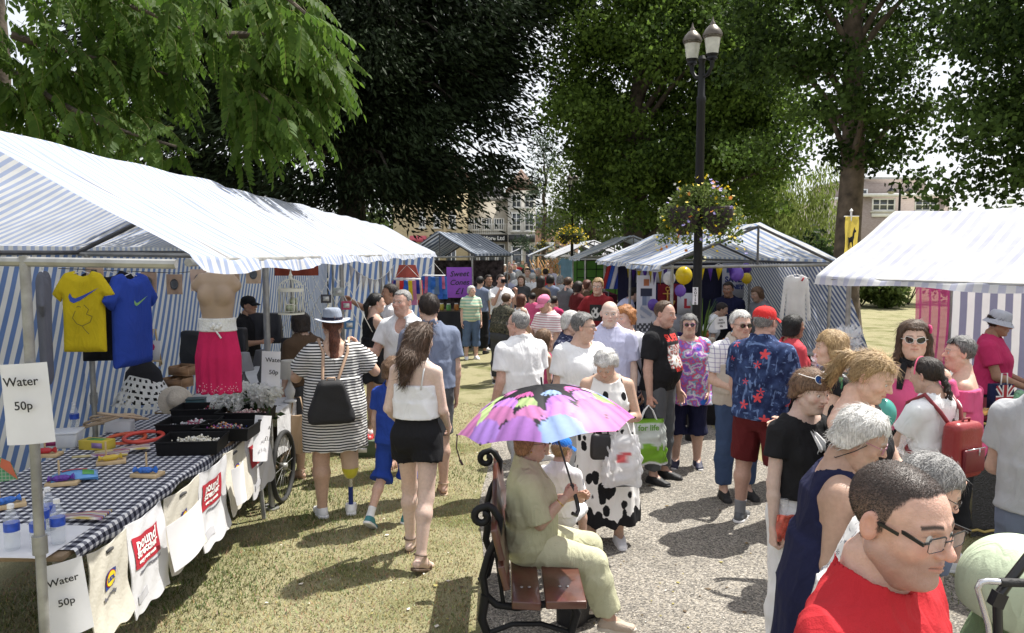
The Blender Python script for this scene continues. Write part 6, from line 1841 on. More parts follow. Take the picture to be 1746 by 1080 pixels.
person('bald man in a pale lavender shirt and sunglasses facing the camera',PXX(1040,7.15),7.15,184,1.725,'m','pale','white','bald',top=dict(name='shirt',m=cl('lav'),sleeve=.75,off=.02,neck='collar',collar=cl('lav'),hem=-.18,loose=.8),bottom=dict(m=cl('beige')),shoes=shoe('brown'),head=(-6,4,0),belly=.3,vox=.012,glasses=dict(),ho=dict(old=1,hthick=.005,strands=150,slen=.01))
person('woman with short grey hair and glasses in a white t-shirt and pale trousers, looking aside',PXX(990,6.45),6.45,148,1.665,'f','fair','salt','short',top=dict(m=cl('white'),sleeve=.66,neck='scoop',hem=-.20,off=.024,loose=.9),bottom=dict(m=cl('lgrey')),shoes=shoe('white'),head=(-46,2,0),bulk=1.28,bust=1.4,belly=.3,vox=.012,ho=dict(hamp=.008,hfreq=60,hvol=1.35,old=.8,fat=.6,strands=700,slen=.035),glasses=dict(dark=False))
def lowbag(c):pass
_,CT['spot']=person('white haired lady bowing her head in a black spotted white dress',PXX(1036,5.62),5.62,176,1.52,'f','tan','white','puffy',dress=dict(name='dress',m=cowspots,off=.012,tank=True,skirt=dict(len=.88,flare=.06),neck='scoop',loose=.5),shoes=shoe('white'),head=(14,40,0),lean=10,bulk=1.18,bust=1.2,vox=.011,ho=dict(hamp=.010,hfreq=60,hvol=1.35,old=1,strands=800,slen=.035),arms=dict(R=((.22,.15,-1),(-.75,.75,-.05)),L=((.28,.05,-1),(-.65,.75,.1))),hands=('pinch','grip'))
person('white haired woman in a navy patterned blouse behind the grey haired woman',PXX(972,7.5),7.5,120,1.60,'f','fair','white','puffy',top=dict(name='blouse',m=navyfloral,sleeve=.7),bottom=dict(m=cl('navy')),shoes=shoe('white'),bulk=1.15,vox=.014,ho=dict(hvol=1.3,old=1))
def wristwatch(c):
 a,e,w=c['A'][-1][:3];b=MB();x=unit(w-e);q=w-x*.02
 r=np.cross(x,[0,0,1.0]);r=unit(r);u=np.cross(r,x)
 b.tube([Vector(list(q+(r*math.cos(t)+u*math.sin(t))*.029))for t in[2*math.pi*k/12 for k in range(13)]],.006,6);b.build('watch',mat('watch_steel',(.5,.5,.5),.3,metal=.8),c['root'],smooth=60)
person('balding man in a loose white t-shirt walking away',PXX(888,6.8),6.8,330,1.665,'m','red','grey','receding',top=dict(m=cl('white'),sleeve=.68,off=.026,loose=.95,hem=-.24),bottom=dict(m=cl('lgrey')),shoes=shoe('white'),head=(-26,2,0),bulk=1.06,belly=.5,vox=.011,ho=dict(strands=500,slen=.02,hthick=.009),glasses=dict(dark=False),arms=dict(L=((.2,-.15,-1),(.15,.35,-1)),R=((.12,.1,-1),(0,.3,-1))),legs=WALK,extra=wristwatch)
person('little girl with long fair hair and a pink sun top',PXX(926,8.0),8.0,60,1.36,'f','tan','lbrown','long',top=dict(name='top',m=cl('pink'),tank=True,neck='scoop',hem=-.1,off=.012),bottom=dict(name='shorts',m=cl('royal'),to=.6),shoes=shoe('white'),hs=1.12,bust=0,bulk=.82,vox=.013,ho=dict(strands=500,slen=.06))
person('woman in a pink cap and thin striped t-shirt reading something',PXX(934,10.0),10.0,222,1.64,'f','tan','grey','short',top=dict(m=pinkstripe,sleeve=.66,loose=.9),bottom=dict(m=cl('white')),shoes=shoe('white'),head=(6,24,0),bulk=1.1,vox=.016,hat=dict(kind='cap',m=cloth('cap_pink',(.72,.22,.36))),arms=dict(R=((.1,.4,-1),(-.3,.8,.9)),L=((.1,.2,-1),(-.2,.5,-.8))))
person('elderly woman in a green and cream striped t-shirt and blue cropped trousers',PXX(803,15.6),15.6,168,1.50,'f','fair','white','puffy',top=dict(m=greenstripe,sleeve=.66,loose=.9,hem=-.18),bottom=dict(name='cropped_trousers',m=cl('ldenim'),to=1.45,flare=.02),shoes=shoe('white'),head=(-30,0,0),bulk=1.15,vox=.018)
def camera_in_hand(c):
 p=c['Rh']@np.array([.03,.17,.0])+c['hc'];b=MB();b.box(p,(.11,.05,.075));b.lathe([(.028,0),(.03,.05)],10,p+c['Rh']@np.array([0,.02,0]),rot=Matrix([list(map(float,r))for r in c['Rh']])@rotm(-90,0,0));b.build('camera_body',mat('black_plastic',(.012,.012,.013),.3),c['root'],smooth=40)
person('man in a white t-shirt holding a camera to his face',PXX(853,15.2),15.2,150,1.73,'m','red','dark','short',top=dict(m=cl('white'),sleeve=.66,loose=.9),bottom=dict(name='shorts',m=cl('navy'),to=.95),shoes=shoe('white'),vox=.018,arms=dict(R=((.25,.6,-.7),(-.25,.5,1)),L=((.25,.6,-.7),(-.25,.5,1))),hands=('grip','grip'),extra=camera_in_hand)
person('person in a dark leaf patterned shirt stooping at the edge of the path',PXX(852,12.6),12.6,40,1.52,'m','tan','brown','short',top=dict(name='shirt',m=camo,sleeve=.7,loose=.9),bottom=dict(m=cl('dgrey')),shoes=shoe('black'),lean=22,vox=.018)
person('brown haired woman in a pale strappy top with bare shoulders beyond the white t-shirt man',PXX(888,13.2),13.2,60,1.46,'f','tan','auburn','long',top=dict(name='top',m=cl('white'),tank=True,neck='scoop'),bottom=dict(m=cl('denim')),shoes=shoe('white'),vox=.018)
def redprint(c):
 def cf(u,v):
  return(.65,.64,.62)if(math.hypot(u-.5,(v-.5))<.33 and math.sin(u*15)*math.sin(v*13)>-.2)else(.012,.012,.014)
 project(c,c['t_shirt'],grid_print(.2,.26,16,cf),'print',print_m,body_frame(c,(0,.1,.14)))
person('blond youth with glasses in a dark red t-shirt leaning on a stall table',PXX(1020,12.3),12.3,196,1.74,'m','fair','blond','short',top=dict(m=cloth('dark_red',(.20,.015,.02)),sleeve=.7),bottom=dict(m=cl('denim')),shoes=shoe('white'),vox=.016,ho=dict(hamp=.012,hfreq=60,hvol=1.5),glasses=dict(dark=False),arms=dict(R=((.55,.3,-1),(.5,.3,-.8)),L=((.2,.2,-1),(.0,.6,-.8))),extra=redprint)
person('person in a lavender shirt bending over the stall',PXX(1052,13.2),13.2,70,1.66,'m','fair','dark','short',top=dict(name='shirt',m=cl('lav'),long_sleeve=True),bottom=dict(m=cl('char')),shoes=shoe('black'),lean=38,vox=.02)
person('dark haired boy between the bald man and the striped stall',PXX(1058,10.6),10.6,190,1.42,'m','tan','black','fringe',top=dict(m=cl('grey'),sleeve=.6),bottom=dict(name='shorts',m=cl('black'),to=.9),shoes=shoe('black'),hs=1.08,bulk=.88,vox=.018)
person('woman in a black sleeveless dress with dark tied hair standing at the birdcage stall',PXX(637,9.2),9.2,66,1.69,'f','fair','black','tied',dress=dict(name='dress',m=cl('black'),off=.010,tank=True,skirt=dict(len=.42,flare=.09,pleat=.02),neck='scoop',loose=.4),shoes=shoe('tan',None,'sandal'),head=(10,4,0),bulk=1.15,vox=.013,ho=dict(hextra=[((0,-.1,.02),(0,-.14,-.05),.04,.035),((0,-.14,-.05),(0,-.12,-.22),.035,.012)]),arms=dict(R=((.12,.15,-1),(-.1,1,.05)),L=((.12,.1,-1),(-.1,1,.0))))
person('man with short hair in a white shirt gripping the stall post',PXX(668,9.9),9.9,262,1.76,'m','mid','dark','short',top=dict(m=cl('white'),sleeve=.66),bottom=dict(m=cl('denim')),shoes=shoe('white'),vox=.015,arms=dict(R=((.1,.9,.05),(-.05,.8,.45)),L=((.1,.1,-1),(0,.3,-1))),hands=('grip','relaxed'))
person('man with short grey hair in a white polo shirt gesturing with an open hand',PXX(688,7.6),7.6,205,1.80,'m','red','grey','short',top=dict(name='polo_shirt',m=cl('white'),sleeve=.66,neck='collar',collar=cl('white'),vneck=.8),bottom=dict(name='shorts',m=cl('royal'),to=.95),shoes=shoe('tan',None,'sandal'),head=(10,0,0),vox=.011,ho=dict(hthick=.009,strands=500,slen=.016,stubble=.2),arms=dict(R=((.35,.35,-1),(.35,1,.22)),L=((.12,.1,-1),(0,.3,-1))),hands=('open','relaxed'))
person('dark haired man in a blue grey t-shirt seen from behind the girl in white',PXX(732,6.75),6.75,345,1.80,'m','fair','dark','short',top=dict(m=cl('slate'),sleeve=.68,loose=.9,off=.022),bottom=dict(name='shorts',m=cl('char'),to=.9),shoes=shoe('tan',None,'sandal'),vox=.012,bulk=1.06,ho=dict(hamp=.008,hfreq=70,strands=600,hvol=1.2),legs=dict(R=((.06,.1,-1),(0,-.05,-1)),L=((.06,.05,-1),(0,-.05,-1))))
HATPONY=[((0,-.085,-.02),(.0,-.115,-.12),.040,.046),((0,-.115,-.12),(-.01,-.135,-.27),.046,.036),((-.01,-.135,-.27),(-.02,-.135,-.36),.036,.008)]
def prosthetic(c):
 a,k,n=c['K'][1][:3];d=unit(n-k)
 def sf(P):return np.maximum(np.maximum(cap(P,a+(k-a)*.35,k+d*.10,.083,.072),-(P-(a+(k-a)*.4).astype(f32))@d.astype(f32)),(P-(k+d*.10).astype(f32))@d.astype(f32))
 garment('leg_sleeve',sf,k-.32,k+.3,.009,cloth('sleeve_beige',(.55,.40,.30)),c['root'])
 p0=Vector(list(k+d*.085));p1=Vector(list(k+d*.19));p2=Vector(list(k+d*.36));p3=Vector(list(n+d*.02))
 b=MB();b.tube([p0,p0.lerp(p1,.3),p0.lerp(p1,.8),p1],[.072,.071,.052,.03],16);b.build('socket_cup',mat('yellow_shell',(.55,.50,.04),.35),c['root'],smooth=50)
 b=MB();b.tube([p1,p1.lerp(p2,.45)],.020,12);b.build('steel_joint',mat('polished_steel',(.55,.55,.56),.25,metal=.9),c['root'],smooth=50)
 b=MB();b.tube([p1.lerp(p2,.45),p3],.021,12);b.build('pylon',mat('blue_metal',(.02,.04,.22),.3,metal=.4),c['root'],smooth=50)
_,CT['hat']=person('woman in a striped dress and grey trilby with an artificial lower leg',PXX(566,6.25),6.25,352,1.70,'f','tan','auburn','tied',dress=dict(name='dress',m=bwstripe,off=.026,loose=.8,sleeve=.66,sl_flare=.03,skirt=dict(len=.50,flare=.012,pleat=.006),neck='wide',low_back=.02),shoes=shoe('white'),bulk=1.22,bust=1.2,vox=.011,hat=dict(kind='trilby',m=cloth('trilby_grey',(.24,.27,.33)),m2=cloth('band_navy',(.012,.014,.03)),m3=cloth('brim_grey',(.42,.45,.52))),ho=dict(hextra=HATPONY,strands=600,slen=.07),arms=dict(R=((.75,.35,-.75),(-.55,.45,1.0)),L=((.45,.5,-.8),(-.2,.9,.5))),hands=('pinch','pinch'),legs=dict(R=((.06,-.02,-1),(0,-.0,-1)),L=((.05,.02,-1),(.0,-.03,-1))),amputee=1,extra=prosthetic)
person('brown haired child in royal blue shorts and teal trainers',PXX(668,6.05),6.05,30,1.33,'m','fair','lbrown','fringe',top=dict(m=cl('royal'),sleeve=.6,loose=.9,hem=-.2),bottom=dict(name='shorts',m=cl('royal'),to=1.05,flare=.045),shoes=shoe('teal',sock=cl('white')),hs=1.12,bulk=.88,vox=.012,ho=dict(hamp=.012,hfreq=60,hvol=1.3,strands=500),legs=dict(R=((.04,.25,-1),(0,-.1,-1)),L=((.06,-.15,-1),(.0,-.75,-1),-.4)))
LONGB=[((.0,-.075,.0),(.02,-.135,-.14),.075,.078),((.02,-.135,-.14),(.03,-.14,-.30),.076,.040),((.03,-.14,-.3),(.045,-.135,-.36),.035,.008)]
def straps(c):
 U=c['U']
 for s in(-1,1):
  b=MB();b.tube([tuple(U((s*.085,-.112,.20))),tuple(U((s*.095,-.085,.33))),tuple(U((s*.10,-.02,.415))),tuple(U((s*.095,.07,.34))),tuple(U((s*.085,.125,.22)))],.006,6);b.build('shoulder_strap',cl('white'),c['root'])
person('girl with long brown hair in a white camisole and black shorts',PXX(708,5.35),5.35,24,1.70,'f','pale','brown','long',top=dict(name='camisole',m=cl('white',trans=.1),off=.022,shoulder_cut=.225,loose=.8,hem=-.02),bottom=dict(name='shorts',m=cl('black'),to=.40,flare=.022),shoes=shoe('brown',None,'sandal'),head=(22,12,0),vox=.010,bulk=.92,ho=dict(hextra=LONGB,hamp=.012,hfreq=42,hvol=1.3,strands=1500,slen=.09,sw=.002),arms=dict(L=((.18,-.12,-1),(-.1,.65,-.6)),R=((.16,.05,-1),(-.15,.75,-.6))),legs=dict(L=((.05,.26,-1),(.0,.0,-1)),R=((.04,-.20,-1),(.06,-.42,-1),-.12)),extra=straps)
person('shopper with a tan tote bag mostly hidden behind the striped dress woman',PXX(522,7.35),7.35,330,1.62,'f','tan','dark','bob',top=dict(m=cl('brown'),sleeve=.6),bottom=dict(name='skirt',kind='skirt',m=cl('dgrey'),slen=.45),shoes=shoe('tan',None,'sandal'),vox=.015,lean=15)
person('dark clothed stallholder sitting deep inside the birdcage stall',PXX(420,9.6),9.6,120,1.62,'m','mid','black','short',top=dict(m=cl('black'),sleeve=.7),bottom=dict(m=cl('dgrey')),shoes=shoe('black'),vox=.018,hat=dict(kind='cap',m=cl('black')),arms=dict(R=((.3,.3,-1),(-.4,.9,.1)),L=((.3,.3,-1),(-.4,.9,.1))))
def bracelet(c):
 a,e,w=c['A'][1][:3];x=unit(w-e);q=w-x*.05;r=unit(np.cross(x,[0,0,1.0]));u=np.cross(r,x)
 b=MB();b.tube([Vector(list(q+(r*math.cos(t)+u*math.sin(t))*.030))for t in[2*math.pi*k/16 for k in range(17)]],.004,6);b.build('bracelet',mat('gold',(.6,.42,.12),.25,metal=1.0),c['root'],smooth=60)
 e_=MB();e_.sphere((.083,.0,-.045),.007,8,6);head_obj(c,e_,'earring',mat('gold',(.6,.42,.12),.25,metal=1.0))
BY=4.28
_,CT['lady']=person('elderly lady with ginger hair in a pale green suit sitting under the umbrella',.10,BY,90,1.43,'f','tan','strawberry','puffy',z=0,seat=.455,top=dict(name='jacket',m=cloth('sage_linen',C_['sage'],bump=.35,bscale=160),sleeve=.96,off=.026,loose=.95,hem=-.26,neck='collar',collar=cloth('sage_linen',C_['sage']),vneck=.7,sl_flare=.018),bottom=dict(m=cloth('sage_light',(.50,.50,.34),bump=.35,bscale=160),off=.018,to=1.88,flare=.025),shoes=dict(m=mat('beige_shoe',(.42,.34,.27),.7,bump=.4,bscale=90),sole=mat('sole_beige',(.5,.45,.38),.7)),head=(2,2,0),lean=-2,bulk=1.2,bust=1.2,belly=.5,vox=.0095,ho=dict(hamp=.008,hfreq=60,hvol=1.15,old=1.0,fat=.5,strands=800,slen=.03),glasses=dict(dark=False,fr=mat('black_plastic',(.012,.012,.013),.3)),arms=dict(R=((.10,.30,-1),(-.10,.75,.75)),L=((.1,.45,-1),(-.15,1,.25))),hands=('grip','grip'),legs=dict(R=((.10,1,-.20),(.0,.28,-1)),L=((.14,1,-.20),(.0,.12,-1))),extra=bracelet)
def boyprint(c):
 nv=mat('navy_print',(.02,.025,.06),.8)
 project(c,c['polo_shirt'],text_mesh('&',.095,0,bold=.003),'lettering',nv,body_frame(c,(-.045,-.1,.22),180),lift=.003)
 project(c,c['polo_shirt'],text_mesh('1',.09,0,bold=.003),'lettering',nv,body_frame(c,(.2,0,.25),-90),lift=.003)
_,CT['boy']=person('small boy in a blue cap and white polo shirt sitting next to the elderly lady',.30,4.72,20,1.02,'m','fair','blond','short',z=0,seat=.47,top=dict(name='polo_shirt',m=cl('white'),sleeve=.66,neck='collar',collar=cl('navy')),bottom=dict(name='shorts',m=cl('white'),to=.95),shoes=shoe('white'),hs=1.16,bulk=.9,vox=.0105,head=(28,6,0),hat=dict(kind='cap',m=cloth('cap_blue',(.02,.14,.48))),arms=dict(R=((.2,.2,-1),(-.3,.9,.1)),L=((.1,.3,-1),(0,1,0))),extra=boyprint)
person('stallholder in a dark t-shirt under the purple balloon',PXX(1243,12.4),12.4,186,1.70,'m','mid','dark','short',top=dict(m=cl('navy'),sleeve=.7),bottom=dict(m=cl('black')),shoes=shoe('black'),vox=.018,head=(10,10,0))
person('blonde woman in grey at the back of the balloon stall',PXX(1302,12.0),12.0,230,1.66,'f','tan','lbrown','bob',top=dict(m=cl('grey'),sleeve=.8),bottom=dict(m=cl('black')),shoes=shoe('black'),vox=.018,lean=10,head=(0,16,0))
person('person in white stooping beside the potted plant',PXX(1205,11.2),11.2,90,1.50,'f','tan','dark','short',top=dict(m=cl('white'),sleeve=.7),bottom=dict(m=cl('black')),shoes=shoe('black'),vox=.018,lean=25,head=(0,20,0))
FAR=[(870,24,178,1.80,'m','fair','grey','bald','lgrey','navy','far man in a pale grey t-shirt and navy shorts walking this way','s'),(908,19.5,10,1.66,'m','fair','white','short','white','lgrey','far man in white with a dark shoulder strap, seen from behind','s'),(938,17.2,20,1.66,'f','mid','black','puffy','slate','denim','far woman with a black afro in a grey blue top','t'),(922,16.5,30,1.68,'f','fair','dark','long','brown','black','far woman with long dark hair and brown top','t'),(889,18.2,190,1.62,'f','fair','brown','long','dgrey','denim','far long haired woman in a dark grey top','t'),(908,15.3,15,1.38,'f','tan','black','tied','pink','denim','far child in a pink top with tied black hair','t'),(944,13.6,25,1.40,'f','tan','dark','short','magenta','black','child in a magenta top behind the pink capped woman','t'),(832,17.2,150,1.68,'m','mid','dark','short','dgrey','denim','man in dark grey beside the purple sign','t'),(818,16.4,20,1.66,'f','tan','black','tied','slate','black','woman in slate blue near the purple sign','t'),(861,29,182,1.72,'m','fair','white','short','white','beige','far man in white beyond the grey t-shirt man','s'),(968,15.6,40,1.66,'m','fair','brown','short','char','denim','man in charcoal with a rucksack at the far stall','t'),(985,14.6,60,1.64,'f','tan','dark','bob','maroon','black','woman in maroon reaching over the far stall','t'),(1000,15.4,70,1.62,'f','tan','auburn','puffy','brown','black','brown haired woman in dark brown by the green netting','t'),(955,19.0,40,1.62,'f','fair','grey','bob','lgrey','denim','grey haired woman in pale grey by the second lamp post','t'),(898,27,185,1.66,'f','fair','blond','bob','white','ldenim','far blonde woman in white','t'),(878,32,185,1.72,'m','fair','grey','short','slate','navy','far man in slate blue','t'),(918,24,200,1.68,'f','fair','white','puffy','teal','white','far woman in teal with white hair','t'),(930,22.5,10,1.70,'m','red','dark','short','red','denim','far man in a red t-shirt','t'),(885,21.5,10,1.66,'f','fair','white','puffy','white','lgrey','far white haired woman seen from behind in white','t'),(852,22,170,1.62,'f','tan','brown','long','pink','denim','far woman in pink near the end of the left stalls','t'),(845,26,170,1.70,'m','fair','dark','short','navy','beige','far man in navy near the left stalls','t'),(940,29,190,1.64,'f','fair','ginger','bob','lav','denim','far ginger woman in lavender','t'),(868,38,185,1.72,'m','fair','brown','short','white','navy','tiny far shopper in white','t'),(884,40,5,1.66,'f','fair','grey','bob','red','denim','tiny far shopper in red','t'),(897,36,185,1.68,'f','fair','dark','long','black','denim','tiny far shopper in black','t'),(908,33,10,1.70,'m','fair','grey','short','ldenim','beige','tiny far shopper in pale blue','t'),(856,34,175,1.64,'f','fair','white','puffy','beige','denim','tiny far shopper in beige','t'),(922,37,185,1.66,'f','tan','black','short','orange','black','tiny far shopper in orange','t'),(876,46,180,1.70,'m','fair','dark','short','pink','denim','tiny far shopper in pink','t'),(891,48,180,1.66,'f','fair','blond','bob','green','white','tiny far shopper in green','t'),(933,34,350,1.70,'m','red','white','bald','yellow','denim','tiny far shopper in yellow','t'),(865,20,10,1.62,'f','fair','lbrown','tied','lav','white','far woman in lavender with tied fair hair','t'),(900,22.5,190,1.70,'m','fair','dark','short','beige','denim','far man in beige walking this way','t')]
for i,(px,Y,fc,hh,sx,sk,hr,stl,tc_,bc_,lab,kd)in enumerate(FAR):
 person(lab,PXX(px,Y),Y,fc,hh,sx,sk,hr,stl,top=dict(m=cl(tc_),sleeve=.66,loose=.8),bottom=(dict(name='shorts',m=cl(bc_),to=.95)if kd=='s' else dict(m=cl(bc_))),shoes=shoe('white' if i%2 else 'black',None),vox=.022 if Y<20 else .03,group='shoppers along the far path',seed=500+i,bulk=1+.12*((i*7)%4)/3,arms=dict(R=((.15,.1+.1*(i%3),-1),(-.05,.3+.2*(i%4),-1)),L=((.15,-.1,-1),(.0,.3,-1))),legs=(WALK if i%2 else None),ho=dict(hvol=1.2))
 # --- furniture, goods and bags
paper=mat('paper',(.80,.80,.82),.8,mott=.04,trans=.25,bump=.1,bscale=20)
ink=mat('black_ink',(.02,.02,.022),.8,mott=0)
wood_dark=mat('varnished_wood',(.075,.026,.016),.28,mott=.35,mscale=6,bump=.12,bscale=30,coat=.4)
pine=mat('pale_pine',(.55,.40,.22),.7,mott=.15,mscale=8)
blackp=mat('black_plastic',(.012,.012,.013),.3)
# ---- park bench
bx0,by0=.005,3.68
bench=empty('park_bench',(bx0,by0,0),-SLP*-1 if False else math.atan(-SLP),'dark wooden park bench with scrolled black iron ends','bench')
for i,(xa,w,z,tilt)in enumerate(((-.005,.145,.452,4),(.165,.205,.455,0))):
 b=MB();b.box((xa+w/2,.76,z-.02),(w,1.52,.042),rotm(0,tilt,0));o=b.build('plank',wood_dark,bench,bev=.006)
 for y in(.17,1.28):
  for dx in(-.02,.02):q=MB();q.lathe([(.0,.0),(.009,.0),(.008,.004),(.0,.005)],10,(xa+w/2+dx,y,z+.002));q.build('bolt',mat('bolt_steel',(.4,.4,.4),.35,metal=.9),o)
for i,(z,h,x)in enumerate(((.745,.165,-.075),(.575,.13,-.045))):
 b=MB();b.box((x,.76,z),(.034,1.52,h),rotm(0,-14,0));b.build('plank',wood_dark,bench,bev=.006)
iron=mat('black_cast_iron',(.012,.013,.015),.38)
for y in(.14,1.24):
 b=MB()
 sc=[(-.155+.055*math.cos(t)*(1-.085*t),y,.845+.055*math.sin(t)*(1-.085*t))for t in[math.pi*(.35)+k*.42 for k in range(17)]][::-1]
 stem=[(-.10,y,.885),(-.065,y,.83),(-.075,y,.74),(-.125,y,.64),(-.155,y,.53),(-.14,y,.43),(-.085,y,.375),(.02,y,.36),(.16,y,.375),(.30,y,.40)]
 b.tube(sc[:-1]+[(-.125,y,.903)]+stem,.020,8)
 b.tube([(-.14,y,.43),(-.16,y,.30),(-.12,y,.18),(-.15,y,.06),(-.20,y,.015)],[.026,.024,.022,.022,.026],8)
 b.tube([(.30,y,.40),(.335,y,.33),(.30,y,.2),(.32,y,.08),(.37,y,.015)],[.022,.024,.022,.022,.026],8)
 b.tube([(-.13,y,.22),(.0,y,.27),(.15,y,.27),(.305,y,.22)],.014,8)
 b.tube([(-.045,y,.36),(-.07,y,.55),(-.105,y,.80)],.012,6)
 b.build('end_frame',iron,bench,smooth=60)
 # ---- patterned umbrella held by the lady
hw=to_world(CT['lady'],CT['lady']['A'][1][2]+unit(CT['lady']['A'][1][4])*.075)
apex=W(924,657,4.22)
axis=(apex-hw).normalized()
uz=(Vector((-.10,.06,1))).normalized();ux=Vector((1,0,.10));ux=(ux-uz*ux.dot(uz)).normalized();uy=uz.cross(ux)
um=empty('umbrella',apex,0,'open black umbrella printed with colourful little umbrellas','umbrella')
MU=Matrix((ux,uy,uz)).transposed().to_4x4()
um.matrix_world=Matrix.Translation(apex)@MU
RU=.50
NA,NRr=192,44
V=[];C=[];F=[]
cols8=[(.66,.14,.42),(.40,.22,.66),(.28,.40,.68),(.68,.60,.30),(.42,.55,.24),(.46,.20,.62),(.64,.22,.50),(.68,.46,.52)]
gum=random.Random(5)
motifs=[]
for ring,(rc,n,sz)in enumerate(((.90,13,.215),(.70,12,.165),(.52,10,.12),(.35,7,.09))):
 for k in range(n):
  motifs.append((2*math.pi*(k+.5*(ring%2)+gum.uniform(-.12,.12))/n,rc*RU,sz*gum.uniform(.85,1.1),cols8[gum.randrange(8)],gum.uniform(.7,1.25),gum.uniform(-.5,.5)))
def ucol(a,r):
 base=(.012,.012,.015)
 best=None
 for(ma,mr,sz,c,br,til)in motifs:
  da=(a-ma+math.pi)%(2*math.pi)-math.pi
  x=da*mr;y=(r-mr)
  x,y=x*math.cos(til)-y*math.sin(til),x*math.sin(til)+y*math.cos(til)
  yy=y-sz*.25
  if-sz*.62<yy and(x/(sz*.62))**2+(yy/(sz*.62))**2<1 and yy<sz*.12+.012*math.cos(x/sz*22):
   t=.75+.5*abs(math.sin(x/sz*7.5));best=tuple(min(.8,q*br*t)for q in c)
   break
 return best or base
for i in range(NRr+1):
 t=i/NRr
 for k in range(NA):
  a=2*math.pi*k/NA;seg=(a/(2*math.pi)*8)%1.0
  sc=1-.045*math.sin(math.pi*seg)*t**2
  r=RU*t*sc
  z=-.205*t**2.0-.018*t**4+.012*math.sin(math.pi*seg)*t-.010*(1-math.sin(math.pi*seg))*t
  V.append((math.cos(a)*r,math.sin(a)*r,z));C.append(ucol(a,RU*t))
for i in range(NRr):
 for k in range(NA):F.append((i*NA+k,(i+1)*NA+k,(i+1)*NA+(k+1)%NA,i*NA+(k+1)%NA))
link('canopy',np_mesh('canopy',V,F,[attr_mat('umbrella_print',.5,trans=.30,mott=.05)],smooth=True,sharp=60,cols=C),um)
for k in range(8):
 a=2*math.pi*k/8;b=MB();b.tube([(math.cos(a)*RU*t,math.sin(a)*RU*t,-.205*t*t-.018*t**4-.014)for t in(0,.25,.5,.75,1.0)],.003,5);b.sphere((math.cos(a)*RU*1.005,math.sin(a)*RU*1.005,-.232),.006,6,5);b.build('rib',blackp,um,smooth=60)
inv=um.matrix_world.inverted()
hl=inv@hw;low=inv@(hw-axis*.12)
b=MB();b.tube([(0,0,.045),(0,0,-.02)],.006,8);b.tube([(0,0,-.01),hl],.0055,8);b.build('shaft',mat('umbrella_shaft',(.05,.05,.055),.3,metal=.6),um,smooth=60)
dn=(low-hl).normalized();sd_=dn.orthogonal().normalized()
b=MB();b.tube([hl-dn*.03,hl+dn*.07,hl+dn*.115+sd_*.008,hl+dn*.135+sd_*.035,hl+dn*.115+sd_*.06],[.011,.012,.012,.012,.011],10);b.build('handle',blackp,um,smooth=60)
b=MB();b.tube([(-RU*.995,-.02,-.225),(-RU*1.02,-.02,-.30),(-RU*.995,-.02,-.37)],.004,6);b.tube([(-RU*.995,-.02,-.37),(-RU*.97,-.02,-.40)],.007,6);b.build('strap',mat('strap_dark',(.05,.02,.03),.7),um)
def bag_fn(w,d,h,r=.03,sag=.02,seed=1):
 sn=SN(seed)
 def fn(P):return rbox(P,(0,0,h/2),(w/2,d/2,h/2),r)+sn(P,22)*.010+sn(P,45)*.004+np.clip((P[:,2]-h*.5)*.10,0,1)
 return fn
def soft(name,label,cat,loc,w,d,h,m,rz=0,seed=1,r=.03,vox=.009,group=None):
 root=empty(name,loc,rz,label,cat,group)
 V,Q=surf(bag_fn(w,d,h,r,seed=seed),(-w*.7,-d*.8-.02,-.03),(w*.7,d*.8+.02,h+.05),vox)
 link('body',np_mesh('body',V,Q,[m],smooth=True),root)
 return root
hb=soft('handbag','black handbag on the ground behind the seated lady\'s shoes','handbag',(.42,4.42,0),.34,.14,.26,mat('black_leather',(.014,.014,.016),.45,bump=.2,bscale=90),.8,3)
b=MB();b.tube([(-.1,0,.25),(-.08,0,.36),(0,0,.40),(.08,0,.36),(.1,0,.25)],.008,6);b.build('handle',blackp,hb,smooth=60)
# ---- carrier bags
def carrier(name,label,loc,w,h,mats,rz=0,seed=1,colfn=None,d=.13,handles=True,text=None,tcol=None,tz=.62,slump=1.0):
 g=random.Random(seed);root=empty(name,loc,rz,label,'bag')
 n=64;nv=30;V=[];C=[];F=[]
 ph=[g.uniform(0,6.28)for _ in range(5)]
 for j in range(nv+1):
  t=j/nv;z=-.13-h*t
  ww=w*(.80+.20*math.sin(min(1,t*1.6)*math.pi/2));dd=d*(.25+.75*math.sin(min(1,t*1.4)*math.pi/2))*(1-.25*max(0,t-.85)/.15)
  for k in range(n):
   a=2*math.pi*k/n;ca,sa=math.cos(a),math.sin(a)
   x=ww/2*math.copysign(abs(ca)**.45,ca);y=dd/2*math.copysign(abs(sa)**.6,sa)
   cr=.007*math.sin(a*7+t*9+ph[0])+.006*math.sin(a*13-t*15+ph[1])+.005*math.sin(t*26+a*3+ph[2])
   V.append((x+cr*ca,y+cr*sa,z+.012*math.sin(x*30+ph[3])*(t>.9)));C.append(colfn(x/w+.5,t,y)if colfn else(.78,.78,.78))
 for j in range(nv):
  for k in range(n):F.append((j*n+k,(j+1)*n+k,(j+1)*n+(k+1)%n,j*n+(k+1)%n))
 F.append(tuple(nv*n+k for k in range(n)))
 link('body',np_mesh('body',V,F,[mats],smooth=True,cols=C),root)
 for s in(-1,1):
  b=MB();b.tube([(-w*.22,s*d*.14,-.135),(-w*.12,s*.012,-.05),(0,s*.004,0),(w*.12,s*.012,-.05),(w*.22,s*d*.14,-.135)],.006,6);b.build('handle',mat('bag_handle_white',(.7,.7,.7),.6),root,smooth=60)
 if text:
  body=root.children[0]
  lettering(text,w*.22,mat('bag_print',tcol,.6),root,(-.02,-d*.5-.012,-.13-h*(1-tz)),(1,0,0),(0,0,1),bold=.002)
 return root
